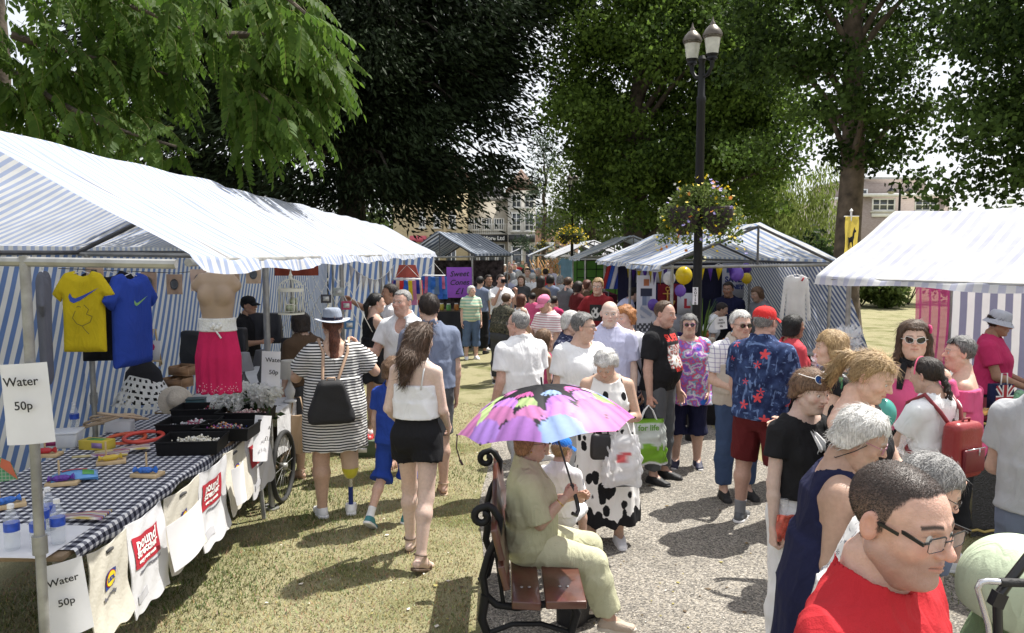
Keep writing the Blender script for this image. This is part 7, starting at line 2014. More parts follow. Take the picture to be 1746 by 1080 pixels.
wr_=to_world(CT['foot'],CT['foot']['A'][1][2]+unit(CT['foot']['A'][1][4])*.085)
GRN=(.20,.42,.03)
def greencol(u,t,y):
 edge=.44+.16*abs(math.sin(u*19))+.10*abs(math.sin(u*43+1))
 if t<.10:return GRN
 if t>.95:return(.7,.7,.7)
 return GRN if t>edge else(.62,.66,.62)
carrier('shopping_bag','white and green supermarket bag reading for life, hanging from a man\'s hand',wr_+Vector((-.02,-.03,.0)),.34,.42,attr_mat('glossy_bag_print',.35,trans=.15,mott=.05),.12,4,greencol,text='for life',tcol=(.12,.3,.03),tz=.84)
wl_=to_world(CT['spot'],CT['spot']['A'][-1][2])
def whitecol(u,t,y):
 return(.62,.12,.13)if(.30<t<.52 and .40<u+.2*t<.75)else(.76,.76,.77)
carrier('carrier_bag','thin white plastic carrier bag on the arm of the lady in the spotted dress',wl_+Vector((.02,-.04,.02)),.27,.36,attr_mat('thin_plastic',.3,trans=.45,mott=.04),.1,6,whitecol,d=.14)
sp=CT['spot'];hp_=to_world(sp,sp['A'][1][2]*.5+sp['A'][-1][2]*.5)
hb2=soft('handbag','black handbag held against the spotted dress','handbag',hp_+Vector((-.07,-.05,-.27)),.15,.07,.20,mat('black_leather',(.014,.014,.016),.45),0,8)
b=MB();b.tube([(-.05,0,.19),(-.04,0,.28),(.04,0,.28),(.05,0,.19)],.007,6);b.build('handle',blackp,hb2,smooth=60)
def backpack(ctx,label,name,w,d,h,m,center,strap_m,seed,pocket=None,tri=False):
 S=ctx['S'];root=empty(name,(0,0,0),0,label,'backpack')
 sn=SN(seed);cc=ctx['U'](center);Ru=ctx['Ru'].astype(f32)
 def fn(P):
  q=(P-cc.astype(f32))@Ru
  k=1+(.9*np.clip(-q[:,2]/h+.1,-.5,.35)if tri else 0)
  q2=q.copy();q2[:,0]=q[:,0]/k
  return rbox(q2,(0,0,0),(w/2,d/2,h/2),.045)+sn(P,20)*.008+sn(P,50)*.003
 V,Q=surf(fn,cc-np.array([w,w,h*.75]),cc+np.array([w,w,h*.75]),.0085)
 Wm=Matrix.Translation(ctx['root'].location)@Matrix.Rotation(ctx['root'].rotation_euler[2],4,'Z')@Matrix.Scale(S,4)
 root.matrix_world=Wm
 link('body',np_mesh('body',V,Q,[m],smooth=True),root)
 U=ctx['U']
 tl=lambda dx,dy,dz:tuple(ctx['U']((center[0]+dx,center[1]+dy,center[2]+dz)))
 for s in(-1,1):
  b=MB();b.tube([tl(s*.06,d*.4,h*.42),tuple(U((s*.10,-.125,.335))),tuple(U((s*.125,-.03,.435))),tuple(U((s*.125,.09,.36))),tuple(U((s*.155,.115,.20))),tuple(U((s*.19,.03,.06))),tl(s*w*.45,d*.35,-h*.38)],.0135,7);b.build('strap',strap_m,root,smooth=60)
 b=MB();b.tube([tl(-.035,-.01,h*.46),tl(-.03,-.02,h*.56),tl(.03,-.02,h*.56),tl(.035,-.01,h*.46)],.008,6);b.build('handle',strap_m,root,smooth=60)
 if pocket:
  b=MB();p0=Vector(tl(0,-d*.5-.012,-h*.16));rm=Matrix([list(map(float,r))for r in ctx['Ru']])
  b.box(p0,(w*.74,.03,h*.42),rm);o=b.build('pocket',pocket,root,bev=.012)
  z=MB();z.tube([tl(-w*.32,-d*.5-.03,h*.06),tl(w*.32,-d*.5-.03,h*.06)],.004,6);z.tube([tl(w*.1,-d*.5-.032,h*.06),tl(w*.08,-d*.5-.036,-h*.06)],.004,6);z.build('zip',mat('polished_steel',(.55,.55,.56),.25,metal=.9),o)
 return root
backpack(CT['braid'],'red leather backpack on the back of the girl with the braid','backpack',.27,.13,.36,mat('red_leather',(.27,.028,.03),.38,bump=.2,bscale=70),(0.02,-.20,.10),mat('red_strap',(.20,.015,.022),.45),5,pocket=mat('dark_red_leather',(.15,.010,.018),.4))
bp2=backpack(CT['hat'],'black soft rucksack slung on the back of the woman in the trilby','rucksack',.29,.14,.36,mat('black_canvas',(.012,.012,.014),.8,bump=.3,bscale=120),(-.06,-.245,-.06),mat('tan_strap',(.42,.28,.19),.6),9,tri=True)
def cone_bag(label,tip,top,m1):
 root=empty('cone_bag',tip,0,label,'sweet cone');root.location=tip
 v=Vector(top)-Vector(tip);u=v.normalized();q=u.to_track_quat('Z','Y').to_matrix();L=v.length
 b=MB();b.lathe([(.004,0),(.03,L*.62)],14,(0,0,0),rot=q);b.lathe([(.030,L*.62),(.012,L*.74),(.026,L)],14,(0,0,0),rot=q);b.build('wrapper',film_mat('clear_cellophane',(.9,.9,.92),.72,.08),root,smooth=60)
 c=MB();g=random.Random(3)
 for k in range(16):
  t=.12+.5*k/16;c.sphere(q@Vector((g.uniform(-1,1)*.018*t,g.uniform(-1,1)*.018*t,L*t)),.006+.012*t,7,5)
 c.build('sweets',m1,root,smooth=60)['kind']='stuff'
orange_sw=mat('orange_sweets',(.60,.22,.05),.5,mott=.5,mscale=40)
cone_bag('cellophane cone of orange sweets between the blonde woman and the girl',W(1512,815,3.95),W(1545,745,3.95),orange_sw)
cone_bag('cellophane cone of red sweets hanging from the youth\'s hand',W(1341,945,3.75),W(1337,850,3.75),mat('red_sweets',(.55,.07,.04),.5,mott=.5,mscale=40))
pk=empty('sweet_packet',W(1340,895,3.70),0,'clear packet with red sweets and white tag held by the youth','packet')
b=MB();b.sheet(lambda u,v:(-.045+.09*u,.008*math.sin(u*9+v*5),.05-.13*v),8,10,thick=.012);b.build('wrapper',mat('red_sweet_packet',(.55,.10,.07),.25,mott=.5,mscale=35),pk,smooth=60)
b=MB();b.box((.02,-.018,-.05),(.03,.003,.025));b.build('tag',paper,pk)
bl=empty('balloon',W(1507,705,4.25),0,'small turquoise balloon with twisted knot in front of the pink woman','balloon')
teal_b=mat('turquoise_balloon',(.10,.42,.36),.25,trans=.25)
b=MB();b.sphere((0,0,0),.078,16,12,s=(.85,.85,1.1));b.build('bulb',teal_b,bl,smooth=60)
b=MB();b.tube([(-.02,0,.075),(-.05,0,.10),(-.03,0,.135),(.0,0,.13),(.02,0,.17),(.0,0,.185)],[.012,.02,.016,.016,.02,.008],8);b.build('knot',teal_b,bl,smooth=60)
# ---- pushchair
pr=empty('pushchair',W(1752,1000,2.75).xyz,0,'pushchair with pale green hood and chrome handle frame','pushchair');pr.location.z=0
pb=Vector(pr.location);mint=cloth('mint_hood',(.50,.58,.42),mott=.06,bump=.2,bscale=150)
mint2=cloth('sage_fabric',(.25,.35,.20),mott=.08)
hc_=W(1752,1014,2.75)-pb
def hood(P):
 q=P-A3(hc_)
 o=ell(P,hc_+Vector((0,.03,-.02)),(.205,.26,.225));i=ell(P,hc_+Vector((.04,.05,-.04)),(.195,.245,.21))
 d=np.maximum(o,-i)
 d=np.maximum(d,-(q[:,2]+.12+.25*q[:,0]))
 return np.maximum(d,q[:,0]*.75-q[:,2]*.35-.17)
V,Q=surf(hood,hc_-Vector((.3,.35,.3)),hc_+Vector((.3,.35,.3)),.008);hd=link('hood',np_mesh('hood',V,Q,[mint],smooth=True),pr)
b=MB();b.tube([hc_+Vector((-.20,-.10,-.10)),hc_+Vector((-.12,-.2,-.15)),hc_+Vector((.0,-.235,-.17))],.010,6);b.tube([hc_+Vector((-.12,-.21,-.15)),hc_+Vector((-.12,-.215,-.25))],.006,6);b.build('trim',blackp,hd,smooth=60)
lettering('Symbio',.035,white_paint,hd,hc_+Vector((-.105,-.232,-.06)),(.9,-.35,-.45),(.45,0,1))
def seatf(P):return rbox(P,hc_+Vector((.12,.06,-.33)),(.24,.19,.24),.06,rotm_np(0,24,0))+SNs(P,14)*.012
SNs=SN(5)
def rotm_np(a,b_,c):return np.array(rotm(a,b_,c).to_3x3(),dtype=f32)
V,Q=surf(seatf,hc_+Vector((-.3,-.3,-.75)),hc_+Vector((.6,.45,.05)),.012);link('seat',np_mesh('seat',V,Q,[mint2],smooth=True),pr)
b=MB();b.box(hc_+Vector((-.10,-.06,-.27)),(.26,.30,.05),rotm(6,16,0));b.build('footmuff',mat('grey_canvas',(.06,.06,.065),.8),pr,bev=.02)
chrome=mat('brushed_aluminium',(.6,.6,.62),.25,metal=.9)
hx=lambda px,py,y:W(px,py,y)-pb
b=MB();b.tube([hx(1692,1130,2.5),hx(1685,1065,2.5),hx(1672,1020,2.5),hx(1667,1003,2.5),hx(1672,993,2.5),hx(1683,991,2.5),hx(1712,993,2.5)],.0105,10);b.tube([hx(1692,1130,2.5),hx(1700,1200,2.6),hx(1712,1400,2.8)],.0105,8);b.build('handle_frame',chrome,pr,smooth=60)
b=MB();b.tube([hx(1705,993,2.5),hx(1790,996,2.5)],.0145,10);b.build('grip',mat('rubber_grip',(.015,.015,.016),.7,bump=.6,bscale=60),pr,smooth=60)
b=MB();b.tube([hx(1765,935,2.55),hx(1722,990,2.53),hx(1700,1020,2.52)],.017,8);b.tube([hx(1700,1015,2.52),hx(1702,1080,2.55),hx(1705,1240,2.65)],.016,8);b.box(hx(1701,1022,2.52),(.04,.035,.05),rotm(0,20,0));b.build('frame',blackp,pr,smooth=60)
for i,(dx,dy,r)in enumerate(((-.25,-.22,.10),(-.25,.26,.10),(.35,-.24,.15),(.35,.28,.15))):
 w=MB();cpt=hc_+Vector((dx,dy,0));cpt.z=r
 w.tube([(cpt.x+math.cos(t)*(r-.02),cpt.y,cpt.z+math.sin(t)*(r-.02))for t in[2*math.pi*k/20 for k in range(21)]],.02,8,caps=False);wo=w.build('wheel',mat('rubber_tyre',(.02,.02,.02),.8),pr,smooth=60)
 w=MB();w.tube([(cpt.x,cpt.y-.02,cpt.z),(cpt.x,cpt.y+.02,cpt.z)],r*.75,14);w.build('hub',mat('grey_plastic',(.3,.3,.3),.5),wo,smooth=40)
 w=MB();w.tube([tuple(cpt),tuple(hc_+Vector((dx*.3,dy*.85,-.42)))],.013,8);w.build('strut',chrome,pr,smooth=60)
 # ---- gingham table in the nearest stall
LT=lambda x,y,z:(x+SLP*y,y,z)
XF,XB,YN,YF,ZT=-1.95,-2.95,3.36,6.26,.85
def trestle(label,x0,x1,y0,y1,z,group='trestle tables under the striped stalls',topm=timber):
 t=empty('trestle_table',((x0+x1)/2,(y0+y1)/2,0),0,label,'table',group)
 cx,cy=(x0+x1)/2,(y0+y1)/2
 b=MB();b.span((x0-cx,y0-cy,z-.03),(x1-cx,y1-cy,z-.004));b.build('table_top',topm,t,bev=.004)
 for yy in(y0+.12,y1-.12):
  b=MB();b.tube([(x0-cx+.04,yy-cy,0),(x0-cx+.1,yy-cy,z-.03)],.018,6);b.tube([(x1-cx-.04,yy-cy,0),(x1-cx-.1,yy-cy,z-.03)],.018,6);b.tube([(x0-cx+.06,yy-cy,z*.4),(x1-cx-.06,yy-cy,z*.4)],.014,6);b.build('trestle_leg',steel,t,smooth=40)
 return t
trestle('wooden trestle table under the gingham cloth',XB-.06,XF-.06,YN-.06,YF,ZT)
def gingham():
 H=nodes_of('gingham');sp=H.N.new('ShaderNodeSeparateXYZ');H.L.new(H.tc.outputs['UV'],sp.inputs[0])
 fs=[H.math('GREATER_THAN',H.math('FRACT',H.math('DIVIDE',sp.outputs[i],.052)),.5)for i in(0,1)]
 s=H.math('MULTIPLY',H.math('ADD',fs[0],fs[1]),.5)
 r=H.N.new('ShaderNodeValToRGB');r.color_ramp.interpolation='CONSTANT';e=r.color_ramp.elements
 e[0].position=0;e[0].color=(.74,.74,.75,1);e[1].position=.75;e[1].color=(.016,.017,.03,1);q=e.new(.25);q.color=(.16,.165,.20,1)
 H.L.new(s,r.inputs['Fac']);H.L.new(r.outputs[0],H.b.inputs['Base Color']);return H.m
gm_=gingham()
wdt=XF-XB
def tc(u,v):
 y=YN+(YF-YN)*v
 if u<.9:
  t=u/.9;return LT(XB+wdt*t,y,ZT+.004+.0015*math.sin(y*9+t*7))
 t=(u-.9)/.1;dr=.075+.022*math.sin(y*5.3)+.012*math.sin(y*12)
 return LT(XF+.012+.015*math.sin(t*3)+.006*math.sin(y*22)*t,y,ZT+.002-dr*t)
m=MB();m.sheet(tc,40,120,uv=lambda u,v:((u/.9*wdt if u<.9 else wdt+(u-.9)*.9),v*(YF-YN)))
tag(m.build('tablecloth',gm_,smooth=60),'black and white gingham cloth on the nearest stall table','tablecloth')
m=MB();m.sheet(lambda u,v:LT(-2.62+.62*u,YN-.07+.40*v-.05*u,ZT+.010+.002*math.sin(u*9)),8,6,thick=.002)
tag(m.build('paper_sheet',paper,smooth=60),'blank white paper lying at the near corner of the gingham table','paper')
pet=film_mat('clear_bottle',(.75,.80,.85),.80,.05);lab_blue=mat('blue_label',(.02,.07,.42),.4,mott=.25,mscale=40)
def bottle(label,p,h=.215,group='water bottles on the gingham table'):
 t=empty('water_bottle',p,R.uniform(0,6),label,'bottle',group);r=h*.148
 b=MB();b.lathe([(r*.8,0),(r,.012),(r,h*.10),(r*.93,h*.12),(r,h*.14),(r,h*.2),(r*.93,h*.22),(r,h*.24),(r,h*.30),(r*.94,h*.31),(r,h*.33),(r,h*.62),(r*.9,h*.70),(r*.55,h*.82),(r*.38,h*.88),(r*.38,h*.93)],18);b.build('body',pet,t,smooth=60)
 b=MB();b.lathe([(r*1.02,h*.42),(r*1.02,h*.60)],18);b.build('label',lab_blue,t,smooth=60)
 b=MB();b.lathe([(r*.45,h*.905),(r*.45,h*.985),(r*.3,h)],14);b.build('cap',mat('white_cap',(.75,.75,.76),.4),t,smooth=50)
 b=MB();b.lathe([(r*.9,.006),(r*.96,h*.5)],14);b.build('water',film_mat('water_in_bottle',(.6,.66,.72),.86,.02),t,smooth=60)
for px,py,lb in((22,938,'water bottle nearest the picture edge on the gingham table'),(66,938,'water bottle half behind the grey stall post'),(100,928,'front water bottle with blue label beside the stall post'),(84,905,'rear water bottle of the cluster by the stall post'),(74,915,'middle water bottle tucked behind the post')):
 bottle(lb,WZ(px,py,ZT+.008))
bottle('single water bottle standing by the striped back wall',WZ(128,735,ZT+.008),.22)
toffee=[mat('purple_wrapper',(.10,.03,.28),.25,mott=.4,mscale=60),mat('yellow_wrapper',(.6,.42,.05),.3),mat('blue_wrapper',(.03,.14,.5),.25,mott=.4,mscale=60),mat('red_wrapper',(.5,.03,.04),.3)]
for i,(px,py,lb)in enumerate(((252,812,'pine peg board with a blue wrapped sweet on the gingham table'),(80,778,'pine peg board behind the stall post'),(108,826,'pine peg board under the blue sweet packet'),(190,790,'pine peg board beneath the paper fans'),(12,865,'pine peg board with a purple sweet at the picture edge'))):
 t=empty('peg_board',WZ(px,py,ZT+.006),-.15+.2*i,lb,'toy','pine peg boards on the gingham table')
 b=MB();b.box((0,0,.011),(.17,.10,.022));b.build('base',pine,t,bev=.003)
 b=MB();b.tube([(-.03,.035,.02),(-.03,.035,.135)],.006,8);b.build('peg',pine,t,smooth=50)
 b=MB();b.tube([(-.05,-.02,.04),(-.03,-.02,.04),(.02,-.015,.042),(.04,-.012,.042)],[.010,.019,.019,.010],10);b.tube([(.04,-.012,.042),(.062,-.01,.046)],[.008,.022],8);b.tube([(-.05,-.02,.04),(-.072,-.022,.043)],[.008,.02],8);b.build('sweet',toffee[(i+2)%4],t,smooth=60)
pkt=empty('sweet_packet',WZ(128,815,ZT+.02),.5,'pale blue packet of sweets with red print on the gingham table','packet')
m=MB();m.sheet(lambda u,v:((u-.5)*.24,(v-.5)*.16,.035*math.sin(math.pi*u)**.5*math.sin(math.pi*v)**.5+.012),14,10,thick=.02);o=m.build('pouch',mat('blue_pouch',(.12,.30,.58),.25,mott=.2,mscale=18),pkt,smooth=60)
m=MB();m.sheet(lambda u,v:((u-.5)*.13,(v-.5)*.05+.02,.035*math.sin(math.pi*(.23+.54*u))**.5*math.sin(math.pi*(.47+.31*v))**.5+.015),10,6);m.build('print',mat('red_panel',(.5,.03,.05),.3),o,smooth=60)
m=MB();m.sheet(lambda u,v:(.07+(u-.5)*.06,(v-.5)*.06-.035,.035*math.sin(math.pi*(.67+.25*u))**.5*math.sin(math.pi*(.1+.37*v))**.5+.015),8,6);m.build('print',mat('green_panel',(.08,.3,.06),.3),o,smooth=60)
tub=empty('plastic_tub',WZ(103,762,ZT+.006),.25,'clear plastic tub with lid on the gingham table','tub')
b=MB();b.box((0,0,.05),(.24,.15,.10),None,0,1.08);b.build('body',film_mat('frosted_plastic',(.75,.77,.8),.35,.35),tub,bev=.012)
b=MB();b.box((0,0,.107),(.27,.175,.014));b.build('lid',film_mat('frosted_lid',(.8,.82,.85),.25,.35),tub,bev=.005)
b=MB();b.box((-.04,-.08,.045),(.07,.004,.035));b.build('label',mat('plum_label',(.28,.03,.12),.4),tub)
yb_=empty('box',WZ(166,765,ZT+.006),-.2,'yellow cardboard box on the gingham table','box')
b=MB();b.box((0,0,.032),(.21,.10,.064));b.build('carton',mat('yellow_card',(.60,.46,.06),.5,mott=.15),yb_,bev=.002)
b=MB();b.box((.04,-.0525,.034),(.08,.003,.035));b.build('print',mat('purple_card',(.3,.2,.4),.5),yb_);b=MB();b.box((0,.0,.0655),(.12,.05,.002));b.build('print',mat('green_panel',(.08,.3,.06),.3),yb_)
for i,(px,py,c,lb)in enumerate(((215,748,(.58,.10,.04),'orange red ring hoop lying on the gingham table'),(245,745,(.60,.07,.05),'red ring hoop overlapping the orange one'))):
 t=empty('ring_hoop',WZ(px,py,ZT+.016+.02*i),0,lb,'hoop','ring hoops on the gingham table');b=MB();b.tube([(math.cos(a)*.13,math.sin(a)*.12,.01*math.sin(a))for a in[2*math.pi*k/26 for k in range(27)]],.014,8,caps=False);b.build('ring',mat('hoop_%d'%i,c,.35),t,smooth=60)
for i in range(4):
 t=empty('rope_hoop',WZ(175+i*12,730-i*3,ZT+.03+.02*i),.3*i,['cream rope hoop lowest on the heap by the back wall','cream rope hoop second in the heap by the back wall','cream rope hoop third in the heap by the back wall','cream rope hoop topmost in the heap by the back wall'][i],'hoop','cream rope hoops by the back wall')
 b=MB();b.tube([(math.cos(a)*.17,math.sin(a)*.12,.05*math.cos(a+i)+.05)for a in[2*math.pi*k/26 for k in range(27)]],.009,7,caps=False);b.build('ring',mat('cream_rope',(.5,.38,.26),.8,bump=.8,bscale=150),t,smooth=60)
cx_=empty('box',WZ(205,735,ZT+.006),.1,'white card box behind the yellow box','box');b=MB();b.box((0,0,.04),(.18,.10,.08));b.build('carton',paper,cx_,bev=.002)
for i,(px,py,rz,lb)in enumerate(((185,778,.35,'folded paper fan with purple and orange print nearer the peg boards'),(222,768,.5,'folded paper fan with blue print leaning on the hoop'),(140,884,.1,'pair of striped paper fans by the gingham edge'))):
 t=empty('paper_fan',WZ(px,py,ZT+.02),rz,lb,'fan','paper fans on the gingham table')
 def fc(u,v):return[(.7,.66,.58),(.22,.06,.25),(.62,.25,.06),(.1,.12,.42),(.68,.66,.62),(.55,.42,.12)][int(u*11+2*math.sin(v*5+i))%6]
 V=[];C=[];F=[]
 for a in range(23):
  for q in range(7):V.append(((q/6)*.22-.1,(a/22-.5)*(.03+.10*q/6),.012*(a%2)+.01));C.append(fc(a/22,q/6))
 for a in range(22):
  for q in range(6):F.append((a*7+q,a*7+q+1,(a+1)*7+q+1,(a+1)*7+q))
 link('leaf_sheet',np_mesh('leaf_sheet',V,F,[attr_mat('fan_print',.6)],smooth=False,cols=C),t)
 b=MB();b.box((-.15,0,.012),(.12,.022,.012));b.build('handle',mat('fan_stick',(.6,.5,.25),.6),t)
kt=empty('paper_kite',WZ(2,825,ZT+.02),0,'green and orange paper kite standing at the picture edge','kite')
b=MB();b.add([(-.08,0,0),(.09,.02,.02),(.05,.02,.12),(-.02,.01,.16),(-.1,0,.1)],[(0,1,2,3,4)]);b.build('sail',check_print('green_net',(.12,.36,.16),(.45,.5,.35),.02,.25),kt);b=MB();b.add([(.0,-.004,.1),(.09,.012,.02),(.05,.012,.125),(.01,-.002,.15)],[(0,1,2,3)]);b.build('panel',mat('orange_panel',(.6,.14,.06),.5),kt)
g6=np.random.default_rng(12)
def crate(label,p,rz,beads):
 t=empty('crate',p,rz,label,'crate','black crates of jewellery on the gingham table')
 w,d,h,th=.40,.29,.085,.006
 b=MB();b.box((0,0,th/2),(w*.94,d*.92,th))
 for s in(-1,1):
  b.box((0,s*(d/2-.008),h/2+th),(w*.97,th,h),rotm(-s*7,0,0));b.box((s*(w/2-.008),0,h/2+th),(th,d*.97,h-.001),rotm(0,s*7,0))
 b.tube([(-w/2,-d/2,h+.005),(w/2,-d/2,h+.005),(w/2,d/2,h+.005),(-w/2,d/2,h+.005),(-w/2,-d/2,h+.005)],.007,6);b.build('tray',mat('black_tray',(.007,.007,.008),.65,spec=.2),t,smooth=35)
 V=[];F=[];C=[]
 ico=MB();ico.sphere((0,0,0),1,6,4);iv=np.array([tuple(v)for v in ico.V])
 for k in range(beads[0]):
  c=beads[1][int(g6.integers(0,len(beads[1])))];x,y=g6.normal(beads[2],.075),g6.normal(0,.055)
  if abs(x)>w*.43 or abs(y)>d*.42:continue
  r=g6.uniform(.005,.010);o=len(V);V+=[tuple(q)for q in iv*r+np.array([x,y,.012+abs(g6.normal(0,.012))+.030+.03*math.exp(-((x-beads[2])**2+y*y)/.006)])];F+=[tuple(i+o for i in f)for f in ico.F];C+=[c]*len(iv)
 link('jewellery',np_mesh('jewellery',V,F,[attr_mat('beads',.25)],smooth=True,cols=C),t)['kind']='stuff'
pearl=[(.72,.68,.55),(.66,.62,.5),(.74,.72,.66)];mixed=[(.3,.03,.05),(.03,.05,.3),(.1,.25,.2),(.5,.45,.4),(.25,.05,.25),(.02,.02,.02),(.5,.2,.05)]
crate('black crate with cream beads nearest on the gingham table',WZ(330,768,ZT+.006),.10,(330,pearl,.02))
crate('black crate with silver chains behind the cream beads',WZ(325,738,ZT+.006),.05,(260,[(.5,.5,.52),(.65,.65,.66),(.3,.05,.1)],.03))
crate('black crate with mixed bright jewellery beside the stall edge',WZ(388,745,ZT+.006),.0,(480,mixed,-.03))
crate('black crate with a few pink beads next to the white flowers',WZ(420,718,ZT+.006),.03,(160,[(.6,.35,.35),(.7,.6,.55)],.02))
crate('empty looking black crate at the back of the gingham table',WZ(345,712,ZT+.006),.08,(60,mixed,.1))
red_p=mat('red_bag_print',(.36,.015,.03),.6);yel_p=mat('yellow_print',(.70,.52,.02),.5);blue_p=mat('blue_bag_print',(.02,.04,.20),.5)
def front_bag(label,ya,yb,kind,dz=.46,seed=1,tilt=0.0):
 xw=XF+.045+SLP*ya
 t=empty('hanging_bag',(xw,ya,ZT-.02),0,label,'bag','bags hung along the gingham table')
 w=yb-ya;g=random.Random(seed);ph=[g.uniform(0,6)for _ in range(4)]
 def bf(u,v):
  x=.018+.010*math.sin(v*5+ph[0])+.008*math.sin(u*7+ph[1]+v*3)*v+.04*v*v+.003*math.sin(u*17+v*14+ph[2])
  return(x,w*(-.01+1.0*u)+.006*math.sin(v*6+ph[3]),.0-.02*math.sin(math.pi*u)*(1-v)-dz*v+.03*(u-.5)*v+.01*math.sin(u*17+ph[2])*v)
 m=MB();m.sheet(bf,26,26,thick=.006)
 body=m.build('body',mat('cotton_bag',(.60,.57,.49),.85,mott=.06,trans=.2,bump=.3,bscale=60)if kind=='cotton' else mat('white_bag',(.70,.70,.72),.4,mott=.06,trans=.25,bump=.35,bscale=25),t,smooth=60)
 def patch(name,u0,u1,v0,v1,mm,lift):
  n=MB();n.sheet(lambda u,v:Vector(bf(u0+(u1-u0)*u,v0+(v1-v0)*v))+Vector((lift+.0075,0,0)),10,10);return n.build(name,mm,body,smooth=60)
 def disc(name,uc,vc,ru,rv,mm,lift,r0=0.0):
  n=MB();n.sheet(lambda a,r:Vector(bf(uc+math.cos(a*6.2832)*ru*(r0+(1-r0)*r),vc+math.sin(a*6.2832)*rv*(r0+(1-r0)*r)))+Vector((lift+.0075,0,0)),24,3);return n.build(name,mm,body,smooth=60)
 def txt(s,size,uc,vc,mm,lift,sh=0):
  me=text_mesh(s,size,0,bold=.002)
  for v in me.vertices:
   u=uc+v.co.x/w;vv=vc-v.co.y/dz
   p=Vector(bf(min(1,max(0,u)),min(1,max(0,vv))))+Vector((lift+.0075,0,0));v.co=p
  me.materials.clear();me.materials.append(mm);link('lettering',me,body)
 if kind=='cotton':
  n=MB();n.tube([Vector(bf(.42,.07))+Vector((.006,0,0)),Vector(bf(.5,.055))+Vector((.01,0,0)),Vector(bf(.58,.07))+Vector((.006,0,0))],.009,6);n.build('handle_hole',mat('dark_hole',(.05,.05,.05),.9),body)
  s=.085/w
  patch('logo_square',.52-s*.5,.52+s*.5,.30,.30+.085/dz,blue_p,.003)
  disc('logo_ring',.52,.30+.0425/dz,s*.47,.040/dz,red_p,.0045);disc('logo_disc',.52,.30+.0425/dz,s*.42,.036/dz,yel_p,.006)
  txt('LIDL',.028,.52,.30+.0425/dz,blue_p,.0075)
  txt('for Quality',.026,.52,.58,mat('grey_ink',(.1,.1,.12),.8),.004)
 elif kind=='red':
  patch('logo_panel',.10,.78,.16,.50,red_p,.003)
  txt('pound',.085,.44,.24,white_paint,.006);txt('stretcher',.062,.44,.34,white_paint,.006);txt('every penny counts',.024,.44,.43,white_paint,.006)
  txt('SAVING YOU MONEY EVERY DAY',.014,.5,.55,mat('grey_ink',(.1,.1,.12),.8),.004)
  patch('print_block',.12,.42,.78,.88,mat('pale_grey_ink',(.4,.4,.42),.8),.003)
 return t
front_bag('cream cotton bag with round logo at the near table corner',3.36,3.70,'cotton',.44,1)
front_bag('white bag with red panel second from the near corner',3.72,4.12,'red',.48,2)
front_bag('cream cotton bag half covered by a blank sheet',4.15,4.62,'cotton',.44,3)
front_bag('white bag with red pound panel in the middle of the table front',4.62,5.08,'red',.50,4)
front_bag('cream cotton bag with round logo beyond the middle red panel',5.10,5.52,'cotton',.42,5)
front_bag('white bag with red panel under the price slip by the far post',5.54,6.06,'red',.46,6)
def sign(label,p,w,h,lines,ax,up=(0,0,1),curl=.01,sizes=None,cat='paper sign',grp=None,shear=0,offs=0.0):
 t=empty('paper_sign',p,0,label,cat,grp)
 x=Vector(ax).normalized();u=Vector(up).normalized();u=(u-x*u.dot(x)).normalized();n=x.cross(u)
 m=MB();m.sheet(lambda a,b:x*((a-.5)*w)+u*((.5-b)*h)+n*(curl*math.sin(a*3.1)+curl*1.2*b*b*math.sin(a*2+1))+x*(shear*b),14,14,thick=.0015)
 o=m.build('sheet',paper,t,smooth=60)
 for i,(s,z,sz)in enumerate(lines):
  l=lettering(s,sz,ink,t,x*(offs+shear*(.5-z/h))+u*z+n*(curl*2.6+.003),x,u,bold=.0006)
 return t
GS='water price signs on the nearest stall'
xs=LT(-2.0,3.2,0)
sign('paper sign reading Water 50p taped high on the nearest stall post',W(48,688,3.12),.19,.335,[('Water',.095,.052),('50p',-.005,.05)],(1,.05,.06),curl=.012,grp=GS)
sign('paper sign reading Water 50p hanging at the near table corner',W(112,1020,3.27),.175,.34,[('Water',.095,.045),('50p',-.005,.045)],(.8,.55,.10),curl=.012,grp=GS)
sign('paper sign reading Water 50p on the post beside the white flowers',W(462,634,6.12),.15,.335,[('Water',.10,.050),('50p',.0,.05)],(1,.05,-.05),curl=.012,grp=GS,offs=.03)
sign('blank white sheet hung over a cream bag',(XF+.16+SLP*4.2,4.22,.60),.36,.27,[],(.12,1,.12),curl=.02)
sign('small blank white slip between two hanging bags',(XF+.15+SLP*5.05,5.12,.62),.17,.26,[],(.12,1,.1),curl=.02)
sign('price slip hanging over the table edge by the crates',(XF+.14+SLP*5.6,5.66,.80),.21,.34,[('All',.08,.04),('£1.00',.0,.045)],(.3,1,-.25),curl=.025)
cw=empty('hand_cart',(XF-.02+SLP*6.7,6.62,0),0,'hand cart with bicycle wheel behind the nearest stall table','cart')
b=MB();b.tube([(0.05,math.cos(t)*.30,.31+math.sin(t)*.30)for t in[2*math.pi*k/32 for k in range(33)]],.022,8,caps=False);wh=b.build('wheel',mat('rubber_tyre',(.02,.02,.02),.8),cw,smooth=60)
for k in range(14):
 a=2*math.pi*k/14;b=MB();b.tube([(.05,math.cos(a)*.03,.31+math.sin(a)*.03),(.05,math.cos(a)*.28,.31+math.sin(a)*.28)],.002,4);b.build('spoke',steel,wh)
b=MB();b.tube([(.02,0,.31),(.08,0,.31)],.03,10);b.build('hub',steel,wh)
b=MB();b.span((-.75,-.4,.42),(-.02,.7,.50));b.tube([(-.0,-.05,.31),(-.0,-.3,.46)],.016,6);b.tube([(-.0,.05,.31),(-.0,.3,.46)],.016,6);b.build('bed',timber,cw)
